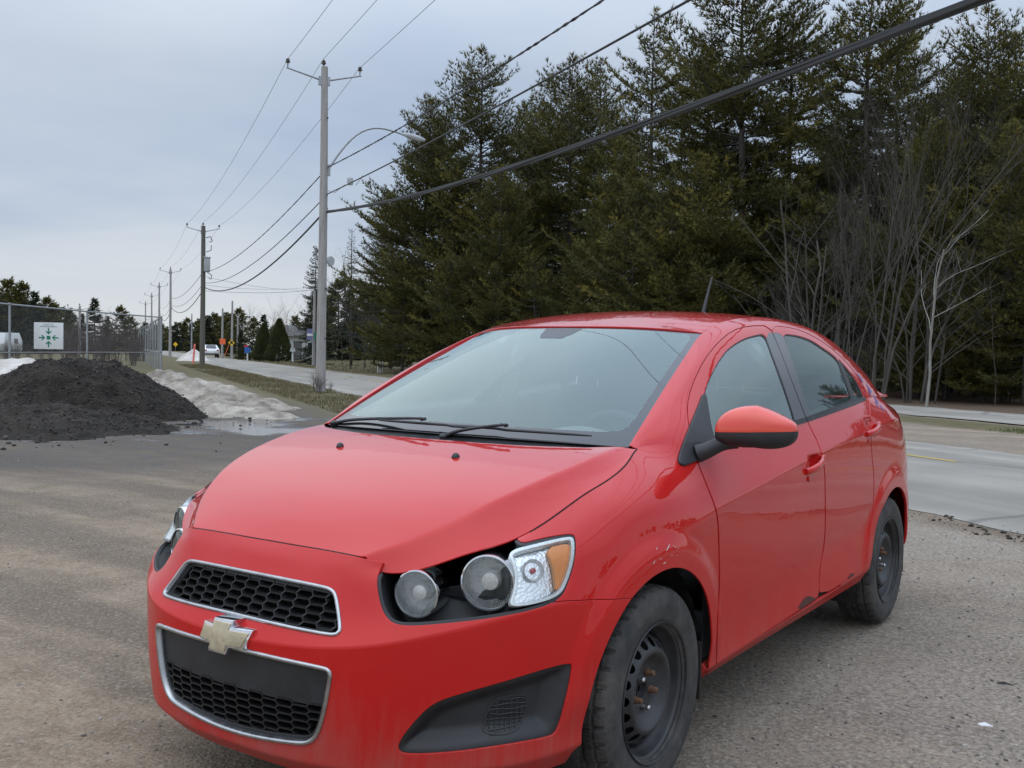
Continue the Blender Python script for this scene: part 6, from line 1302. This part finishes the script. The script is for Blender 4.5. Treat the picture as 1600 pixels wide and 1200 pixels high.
# ------------------------------------------------------------------ utility poles and wires
def utility_pole(s, n, H, wood, label, lamp=False, box=False, arms=True, rtop=.10, rbase=.155, group=None):
    o = empty('utility_pole', RF(s, n), ROADZ, label=label, cat='utility pole', group=group)   # local x along the road, -y across it
    z = np.linspace(0, H, 12); MB().tube(np.stack([.012*np.sin(z*.7), .01*np.cos(z*.5)-.01, z], 1), rbase+(rtop-rbase)*z/H, 16).build('post', wood, o)
    if arms:
        for sg in (-1, 1):
            mb = MB(); mb.tube([(0, 0, H-.42), (0, sg*.35, H-.33), (0, sg*1.12, H-.14)], [.035, .032, .026], 8); mb.box((0, sg*.12, H-.42), (.10, .10, .26)); mb.build('bracket_arm', 'galvanised', o)
            mb = MB(); mb.lathe([(.015, -.14), (.02, -.02), (.07, 0), (.075, .03), (.035, .05), (.06, .07), (.055, .10), (.02, .13), (.0001, .14)], 14, (0, sg*1.08, H+.01)); mb.build('insulator', 'insulator', o)
        mb = MB(); mb.tube([(.11, 0, H-.5), (.11, 0, H+.12)], .022, 8); mb.lathe([(.02, .08), (.07, .12), (.075, .15), (.035, .17), (.06, .19), (.05, .22), (.0001, .26)], 14, (.11, 0, H)); mb.build('insulator', 'insulator', o)
    if lamp:
        t = np.linspace(0, 1, 18); P = cspline_matrix(np.linspace(0, 1, 6), t)@np.array([(0, -.14, 6.65), (0, -.45, 7.15), (0, -.95, 7.75), (0, -1.55, 8.05), (0, -2.1, 8.02), (0, -2.5, 7.93)])
        mb = MB(); mb.tube(P, .032, 10); mb.box((0, -.16, 6.66), (.09, .10, .34)); mb.build('lamp_arm', 'galvanised', o)
        mb = MB(); mb.tube([(0, -2.4, 7.95), (0, -2.65, 7.92), (0, -2.95, 7.86), (0, -3.15, 7.82)], [.035, .085, .09, .04], 12); mb.build('lamp_head', 'grey_box', o)
        mb = MB(); mb.lathe([(.03, 0), (.03, .06), (.0001, .07)], 10, (0, -2.7, 8.0)); mb.build('light_sensor', 'dark_iron', o)
        mb = MB(); mb.lathe([(.0001, .03), (.13, .03), (.15, .01), (.15, -.02), (.0001, -.03)], 20, (0, -.26, 3.95), (-.5, -.3, 0)); mb.tube([(0, -.14, 3.95), (0, -.26, 3.95)], .02, 6); mb.build('marker_disc', 'grey_box', o)
        mb = MB(); mb.lathe([(.0001, -.12), (.08, -.10), (.10, 0), (.08, .10), (.0001, .12)], 14, (-.35, -.75, 6.32)); mb.tube([(0, -.15, 6.05), (-.12, -.32, 5.98), (-.28, -.6, 6.22)], .012, 6); mb.tube([(-.42, -.9, 6.2), (-.5, -1.1, 6.5)], .012, 6); mb.build('cable_splice', 'grey_box', o)
        for k, zz_ in enumerate((.9, 1.6, 2.4, 3.1, 4.6, 5.9, 7.4, 8.2)): MB().box((.1*(-1)**k, -.10, zz_), (.05, .04, .03)).build('pole_tag', 'dark_iron', o)
    if box:
        mb = MB(); mb.box((0, -.26, 7.0), (.55, .42, .95)); mb.box((0, -.26, 7.52), (.62, .5, .08)); mb.build('equipment_box', 'grey_box', o, bevel=.03)
        mb = MB(); mb.tube([(0, -.2, 8.9), (0, -.5, 9.0), (0, -.62, 8.7), (0, -.45, 8.6)], .035, 6); mb.tube([(0, -.2, 7.9), (0, -.55, 8.05), (0, -.55, 8.4)], .03, 6); mb.tube([(0, -.3, 6.5), (0, -.6, 6.3), (0, -.55, 6.0), (0, -.4, 6.1)], .03, 6); mb.build('cutout_gear', 'dark_iron', o)
    return o
PS = [-16.0, 28.3, 72.7, 117.0, 147.0, 177.0, 212.0]
utility_pole(PS[1], 5.52, 9.72, 'pole_wood_pale', 'pale wooden utility pole with curved street-lamp arm beside the road', lamp=True)
utility_pole(PS[2], 5.5, 9.72, 'pole_wood_dark', 'darker wooden utility pole with grey equipment box and pink stake beside it', box=True, rbase=.19, rtop=.14)
for i, s in enumerate(PS[3:]): utility_pole(s, 5.5, 9.72, 'pole_wood_pale', ['third utility pole along the road, past the pole with the grey box', 'utility pole by the fence corner, fourth along the road', 'fifth utility pole along the road', 'farthest utility pole with arms along the road'][i], box=False)
utility_pole(PS[0], 5.5, 8.2, 'pole_wood_dark', 'utility pole near the right side of the road outside the view', box=False)
for i, (x, d, y, lb) in enumerate([(490, 80, 455, 'plain wooden pole carrying a small blue sign across the road'), (347, 118, 482, 'plain wooden pole behind the orange road sign'), (362, 112, 470, 'plain wooden pole holding the yellow diamond sign'), (371, 128, 495, 'plain pole just right of the yellow diamond sign'), (380, 140, 505, 'thin plain pole behind the blue sign'), (299, 170, 490, 'far street-lamp pole beyond the pink stake')]):
    p = px_ground(x, d); s_, n_ = toSN(p); utility_pole(float(s_), float(n_), top_h(y, x, d), 'pole_wood_pale' if i != 5 else 'galvanised', lb, arms=False, rtop=.09, rbase=.13)
p = px_ground(124, 112); s_, n_ = toSN(p); utility_pole(float(s_), float(n_), top_h(478, 124, 112), 'pole_wood_pale', 'far utility pole standing behind the chain-link fence', arms=True, rtop=.1, rbase=.14)
def wire(name, a, b, sag, r, mat, label, n=40, twist=0.0, count=1, group='overhead wires along the road'):
    t = np.linspace(0, 1, n*(4 if twist else 1)); P = a+(b-a)*t[:, None]; P[:, 2] -= 4*sag*t*(1-t); mb = MB()
    if count == 1: mb.tube(P, r, 6)
    else:
        L_ = np.linalg.norm(b-a)
        for k in range(count):
            ph = 2*math.pi*k/count+t*L_*twist; off = np.stack([np.cos(ph)*DN[0], np.cos(ph)*DN[1], np.sin(ph)], 1)*r*1.1; mb.tube(P+off, r*(1.0 if k else 1.15), 5)
    return mb.build(name, mat, None, label=label, cat='wire', group=group)
def att(i, dn, z, H=None): return RF(PS[i], 5.5+dn, z)
for i in range(len(PS)-1):
    for dn in (-1.08, 0, 1.08): wire('power_wire', att(i, dn, (9.80 if dn else 9.97)-(1.5 if i == 0 else 0)), att(i+1, dn, 9.80 if dn else 9.97), .55 if i else .2, .007, 'wire_grey', 'thin bare conductor strung between pole tops', group='bare conductors between pole tops')
Z1, Z2, Z3 = 6.75, 5.95, 5.52
for i in range(len(PS)-1):
    far = i > 2
    wire('twisted_wire', att(i, .16, Z1-(.5 if i == 0 else 0)), att(i+1, .16, Z1-(.25 if i else 0)), .60, .011, 'wire_dark', 'twisted dark service wire strung below the conductors', twist=0 if far else 9.0, count=1 if far else 2, group='twisted service wires')
    wire('service_wire', att(i, .16, Z2-(.8 if i == 0 else 0)), att(i+1, .16, Z2-(.2 if i else 0)), .75 if i else .3, .016, 'wire_dark', 'dark service wire hung above the thick cable', group='service wires')
    wire('phone_cable', att(i, .16, Z3-(1.25 if i == 0 else 0)), att(i+1, .16, Z3-(.1 if i else .1)), .80 if i == 0 else 1.05, .030 if i else .021, 'wire_dark', 'thick black bundle of phone cables hung lowest on the poles', twist=.5, count=1 if i else 4, group='phone cables')
wire('phone_cable', RF(72.7, 5.6, 5.2), RF(74, 16, 6.0), .3, .012, 'wire_dark', 'thin drop wire crossing the road to the far poles')
for y_, z_ in ((0, 6.2), (1, 5.4)): wire('drop_wire', RF(72.7, 5.6, 5.6+y_*.6), px_ground(560, 95)+np.array([0, 0, z_+1.5]), .6, .010, 'wire_grey', 'thin drop wire crossing toward the house', group='drop wires to the house')
# ------------------------------------------------------------------ chain-link fence, gate side and sign
FC = [px_ground(-120, 38.5), px_ground(15, 43), px_ground(136, 49.5), px_ground(252, 56)]
def fence_run(pts, H, label, barb=True):
    o = empty('chain_link_fence', pts[0], 0, label=label, cat='fence'); o0 = np.array(pts[0])
    for p in pts: MB().tube([np.array(p)-o0, np.array(p)-o0+[0, 0, H+.06]], .045, 8).build('post', 'galvanised', o)
    for a, b in zip(pts[:-1], pts[1:]):
        a, b = np.array(a)-o0, np.array(b)-o0
        MB().tube([a+[0, 0, H], b+[0, 0, H]], .035, 6).build('top_rail', 'galvanised', o); MB().tube([a+[0, 0, .95], b+[0, 0, .95]], .024, 6).build('lower_rail', 'galvanised', o)
        L_ = np.linalg.norm(b-a); d = (b-a)/L_; V, F = [], []; st = .11
        for sg in (1, -1):
            for x in np.arange(-H, L_+H, st):
                x0, z0, x1, z1 = x, 0.05, x+sg*H, H
                lo, hi = 0.0, 1.0; dx_ = x1-x0
                for lim, s in ((0, 1), (L_, -1)):
                    ta = (lim-x0)/dx_
                    if (s*dx_ > 0): lo = max(lo, ta)
                    else: hi = min(hi, ta)
                if hi-lo < .02: continue
                p, q = [a+d*(x0+dx_*k)+np.array([0, 0, z0+(z1-z0)*k]) for k in (lo, hi)]; n = len(V); w = np.array([0, 0, .0045]); V += [p-w, q-w, q+w, p+w]; F.append((n, n+1, n+2, n+3))
        mb = MB(); mb.add(np.array(V), F); mb.build('mesh_panel', 'galvanised', o, smooth=False, kind='stuff')
    return o
fence_run(FC, 2.75, 'tall galvanised chain-link fence carrying the assembly-point sign')
fence_run([FC[3]+np.array([DS[0]*k, DS[1]*k, 0]) for k in (0.5, 4, 8, 12, 17, 22, 28, 35, 43, 52)], 2.75, 'chain-link fence running away parallel to the road from the corner post')
mb = MB(); sg = at_dist(76, 527, 45.2); D_ = math.atan2(FC[2][1]-FC[1][1], FC[2][0]-FC[1][0])
so = empty('assembly_sign', (sg[0], sg[1], top_h(545.5, 76, 45.2)), camrot+.12, label='white square assembly-point sign with four green arrows on the fence', cat='sign')
SW, SH = 1.12, 1.06
MB().box((0, 0, SH/2), (SW, .02, SH)).build('board', 'sign_white', so, bevel=.004)
MB().box((0, -.013, SH*.43), (.145, .008, .145)).build('centre_dot', 'sign_green', so, bevel=.03)
for k in range(4):
    a = k*math.pi/2; ca, sa = math.cos(a), math.sin(a); T_ = lambda x, z: (ca*x-sa*z, -.014, SH*.43+sa*x+ca*z)
    mb = MB(); P = [(-.025, .38), (.025, .38), (.025, .215), (.085, .275), (.115, .245), (0, .125), (-.115, .245), (-.085, .275), (-.025, .215)]; n = len(P); V = np.array([T_(x, z) for x, z in P]); V2 = V+[0, .006, 0]; mb.add(np.concatenate([V, V2]), [tuple(range(n)), tuple(range(2*n-1, n-1, -1))]+[(i, i+n, (i+1) % n+n, (i+1) % n) for i in range(n)]); mb.build('arrow', 'sign_green', so, smooth=False)
def text(body, size, loc, rot, mat, parent, name='lettering'):
    cu = bpy.data.curves.new(name, 'FONT'); cu.body = body; cu.size = size; cu.align_x = 'CENTER'; cu.align_y = 'CENTER'; cu.extrude = .001; ob = bpy.data.objects.new(name, cu); COL.objects.link(ob); dg = bpy.context.evaluated_depsgraph_get(); me = bpy.data.meshes.new_from_object(ob.evaluated_get(dg)); bpy.data.objects.remove(ob); o = link_mesh(name, me, mat, parent, loc); o.rotation_euler = rot; return o
simple('sign_text', (.12, .20, .20), .6)
text('POINT DE', .085, (0, -.0135, SH*.925), (math.pi/2, 0, 0), 'sign_text', so); text('RASSEMBLEMENT', .085, (0, -.0135, SH*.845), (math.pi/2, 0, 0), 'sign_text', so)
# ------------------------------------------------------------------ road signs
simple('sign_dull', (.16, .17, .30), .6)
def face(o): o.rotation_euler = (0, 0, math.atan2(CAM[1]-o.location[1], CAM[0]-o.location[0])+math.pi/2); return o
def poly_plate(pts, y, th, mat, name, parent):
    n = len(pts); V = np.array([(x, y, z) for x, z in pts]+[(x, y+th, z) for x, z in pts]); mb = MB(); mb.add(V, [tuple(range(n)), tuple(range(2*n-1, n-1, -1))]+[(i, i+n, (i+1) % n+n, (i+1) % n) for i in range(n)]); return mb.build(name, mat, parent, smooth=False)
def px_m(d): return d/FPX*1.06
o = face(empty('warning_sign', px_ground(361.5, 111), 0, label='yellow diamond warning sign across the road', cat='sign')); zc = top_h(535.5, 361, 111); r = 4.6*px_m(111)
poly_plate([(-r, zc), (0, zc-r), (r, zc), (0, zc+r)], -.20, .02, 'sign_yellow', 'plate', o); poly_plate([(-.14, zc-.12), (.14, zc-.12), (.14, zc+.12), (0, zc+.2), (-.14, zc+.12)], -.215, .01, 'dark_iron', 'symbol', o); MB().tube([(0, -.17, 0), (0, -.17, zc)], .03, 8).build('post', 'galvanised', o)
o = face(empty('work_sign', px_ground(347.5, 116), 0, label='square orange road-work sign beside a leaning orange stake', cat='sign')); zc = top_h(533.5, 347, 116); r = 3.9*px_m(116)
poly_plate([(-r, zc-r), (r, zc-r), (r, zc+r), (-r, zc+r)], -.22, .02, 'sign_orange', 'plate', o); MB().tube([(0, -.19, 0), (0, -.19, zc)], .03, 8).build('post', 'galvanised', o); MB().tube([(.25, -.1, .3), (.65, -.1, 1.5)], .03, 6).build('stake', 'sign_orange', o)
o = face(empty('blue_sign', px_ground(386.5, 102), 0, label='blue pointed sign on a white post by the small cedars', cat='sign')); zc = top_h(547, 386, 102); r = 4.2*px_m(102)
poly_plate([(-r, zc-r), (r*.5, zc-r), (r*1.3, zc), (r*.5, zc+r), (-r, zc+r)], -.1, .03, 'sign_blue', 'plate', o); MB().box((0, 0, zc/2), (.13, .10, zc)).build('post', 'sign_white', o); poly_plate([(-1.15*r, zc+r*1.05), (r*.2, zc+r*1.05), (r*.2, zc+r*1.7), (-1.15*r, zc+r*1.7)], -.06, .02, 'sign_red', 'topper', o)
o = face(empty('yellow_sign', px_ground(274, 190), 0, label='far yellow road sign beside the third pole', cat='sign')); zc = top_h(538, 274, 190); r = .42; poly_plate([(-r, zc), (0, zc-r), (r, zc), (0, zc+r)], -.1, .02, 'sign_yellow', 'plate', o); MB().tube([(0, 0, 0), (0, 0, zc)], .03, 6).build('post', 'galvanised', o)
o = face(empty('street_sign', px_ground(488, 79.6), 0, label='small blue and red sign with a green street plate on a plain pole', cat='sign')); zc = top_h(522.5, 484, 79.6)
poly_plate([(-.42, zc-.42), (.0, zc-.42), (.0, zc+.42), (-.42, zc+.42)], -.22, .02, 'sign_dull', 'plate', o); poly_plate([(-.42, zc-.12), (.0, zc-.12), (.0, zc+.06), (-.42, zc+.06)], -.235, .01, 'sign_white', 'stripe', o); poly_plate([(.12, zc-.36), (.5, zc-.36), (.5, zc+.14), (.12, zc+.14)], -.22, .02, 'sign_green', 'street_plate', o); MB().tube([(.04, -.19, 0), (.04, -.19, zc+.2)], .03, 6).build('bracket', 'galvanised', o)
o = empty('marker_stake', px_ground(303, 82), 0, label='bright pink marker stake leaning beside the dark pole', cat='stake'); MB().box((0, 0, .72), (.16, .05, 1.5), M=Matrix.Rotation(.12, 3, 'Y')).build('board', 'stake_pink', o); MB().box((-.07, 0, -.02), (.06, .04, .2)).build('foot', 'stake_pink', o)
o = face(empty('mailbox', px_ground(457, 96), 0, label='pale mailbox on a post in front of the house', cat='mailbox')); MB().box((0, 0, .5), (.14, .14, 1.0)).build('post', 'sign_white', o); MB().lathe([(.22, -.3), (.22, .3)], 16, (0, 0, 1.15), (0, 1, 0)).build('box', 'grey_box', o); MB().box((0, 0, 1.02), (.5, .62, .06)).build('tray', 'sign_white', o)
for i, x in enumerate((591, 594.5, 598)):
    MB().box((0, 0, .28), (.07, .07, .56)).build('lawn_stake', 'house_siding', None, loc=px_ground(x, 58.5), label='short pale stake standing on the lawn', cat='stake', group='pale lawn stakes')
# ------------------------------------------------------------------ house
ho = face(empty('house', px_ground(462, 118), 0, label='low white house with grey roof behind the cedars', cat='house'))
MB().box((0, 3, 1.35), (4.2, 6, 2.7)).build('wall', 'house_siding', ho)
mb = MB(); mb.add(np.array([(-2.5, -.5, 2.6), (2.5, -.5, 2.6), (2.5, 6.5, 2.6), (-2.5, 6.5, 2.6), (-2.5, 3, 3.9), (2.5, 3, 3.9)], float), [(0, 1, 5, 4), (2, 3, 4, 5), (0, 4, 3), (1, 2, 5), (0, 3, 2, 1)]); mb.build('roof', 'roof_grey', ho, smooth=False)
for x in (-1.2, 1.6):
    wd = MB().box((x, -.03, 1.5), (.8, .08, 1.0)).build('window', 'sign_white', ho); MB().box((x, -.08, 1.5), (.62, .04, .82)).build('pane', 'dark_glass', wd)
MB().box((.2, -.04, 1.05), (.9, .08, 2.05)).build('door', 'roof_grey', ho)
# ------------------------------------------------------------------ far white car and the caravan behind the fence
def far_car(loc, rz, label):
    o = empty('parked_car' if 0 else 'far_car', loc, rz, label=label, cat='car')
    P = [(-2.2, .35), (-2.25, .75), (-2.1, .95), (-1.55, 1.02), (-.95, 1.42), (.35, 1.45), (1.15, 1.0), (2.0, .88), (2.25, .6), (2.2, .35)]; n = len(P); V = []
    for y, k in ((-.86, .94), (-.80, 1), (.80, 1), (.86, .94)): V += [(x*(1 if k == 1 else .985), y*(.80 if z > 1.1 else 1), z if k == 1 else .35+(z-.35)*.96) for x, z in P]
    F = [(j*n+i, j*n+(i+1) % n, (j+1)*n+(i+1) % n, (j+1)*n+i) for j in range(3) for i in range(n)]+[tuple(range(n))[::-1], tuple(range(3*n, 4*n))]; MB().add(np.array(V, float), F).build('body', 'white_paint', o, bevel=.03)
    MB().add(np.array([(-1.58, -.56, 1.06), (-1.58, .56, 1.06), (-1.03, .50, 1.40), (-1.03, -.50, 1.40)], float)+[-.05, 0, .02], [(0, 1, 2, 3)]).build('rear_window', 'dark_glass', o, smooth=False)
    for sg in (-1, 1):
        MB().add(np.array([(-1.2, sg*.83, 1.04), (.9, sg*.83, 1.04), (.3, sg*.70, 1.38), (-.9, sg*.70, 1.38)], float)+[0, sg*.012, 0], [(0, 1, 2, 3)]).build('side_window', 'dark_glass', o, smooth=False); MB().box((-2.2, sg*.66, .82), (.10, .26, .16)).build('tail_light', 'red_lens', o, bevel=.02)
        for x in (-1.35, 1.35): MB().lathe([(.0001, -.1), (.20, -.1), (.31, -.09), (.32, 0), (.31, .09), (.20, .1), (.0001, .1)], 20, (x, sg*.76, .32), (0, 1, 0)).build('wheel', 'rubber', o)
    MB().box((-2.24, 0, .62), (.02, .5, .13)).build('number_plate', 'sign_white', o); MB().box((-2.22, 0, .42), (.06, 1.5, .14)).build('bumper', 'rubber', o); return o
cp = px_ground(328, 122); far_car((cp[0], cp[1], .03), ROADZ, 'white sedan driving away far down the road')
cv = px_ground(4, 118); o = empty('caravan', cv, D_+.1, label='white caravan parked behind the chain-link fence', cat='caravan')
MB().add(np.array([(x, y, z) for y in (-1.1, 1.1) for x, z in ((-2.4, .5), (-2.6, 1.2), (-2.2, 2.3), (1.6, 2.35), (2.5, 1.5), (2.4, .5))], float), [(0, 1, 2, 3, 4, 5), (11, 10, 9, 8, 7, 6)]+[(i, i+6, (i+1) % 6+6, (i+1) % 6) for i in range(6)]).build('body', 'white_paint', o, bevel=.08); MB().box((.6, -1.12, 1.5), (.9, .04, .5)).build('window', 'dark_glass', o); MB().lathe([(.0001, -.1), (.33, -.1), (.33, .1), (.0001, .1)], 18, (-.3, -1.0, .33), (0, 1, 0)).build('wheel', 'rubber', o)
# dead weeds at the pole foot, litter on the gravel
for i, (x, y) in enumerate([(493, 612), (497, 614), (500, 616), (517, 612)]):
    plant_bare('dead_weed', SHRUB, on_ground(x, y), .75-.12*i, i*1.7, label='dry leafless weed at the foot of the pale utility pole', cat='weed', group='weeds at the pole foot')
g = on_ground(1540, 1136); V = np.array([(-.045, 0, .004), (-.01, .018, .016), (.04, .006, .006), (.02, -.02, .012), (-.02, -.018, .004)])*.62; mb = MB(); mb.add(np.concatenate([V, V-[0, 0, .003]]), [(0, 1, 4), (1, 2, 3), (1, 3, 4), (9, 6, 5), (8, 7, 6), (9, 8, 6)]+[(i, i+5, (i+1) % 5+5, (i+1) % 5) for i in range(5)]); mb.build('paper_scrap', 'sign_white', None, smooth=False, loc=(g[0], g[1], .004), label='small white paper scrap on the gravel', cat='litter')
g = on_ground(1571, 1072); mb = MB(); mb.add(np.concatenate([V*[1.2, .6, 1], V*[1.2, .6, 1]-[0, 0, .003]]), [(0, 1, 4), (1, 2, 3), (1, 3, 4), (9, 6, 5), (8, 7, 6), (9, 8, 6)]+[(i, i+5, (i+1) % 5+5, (i+1) % 5) for i in range(5)]); mb.build('dark_leaf', 'rubber', None, smooth=False, loc=(g[0], g[1], .006), label='dark dead leaf on the grey gravel', cat='leaf')
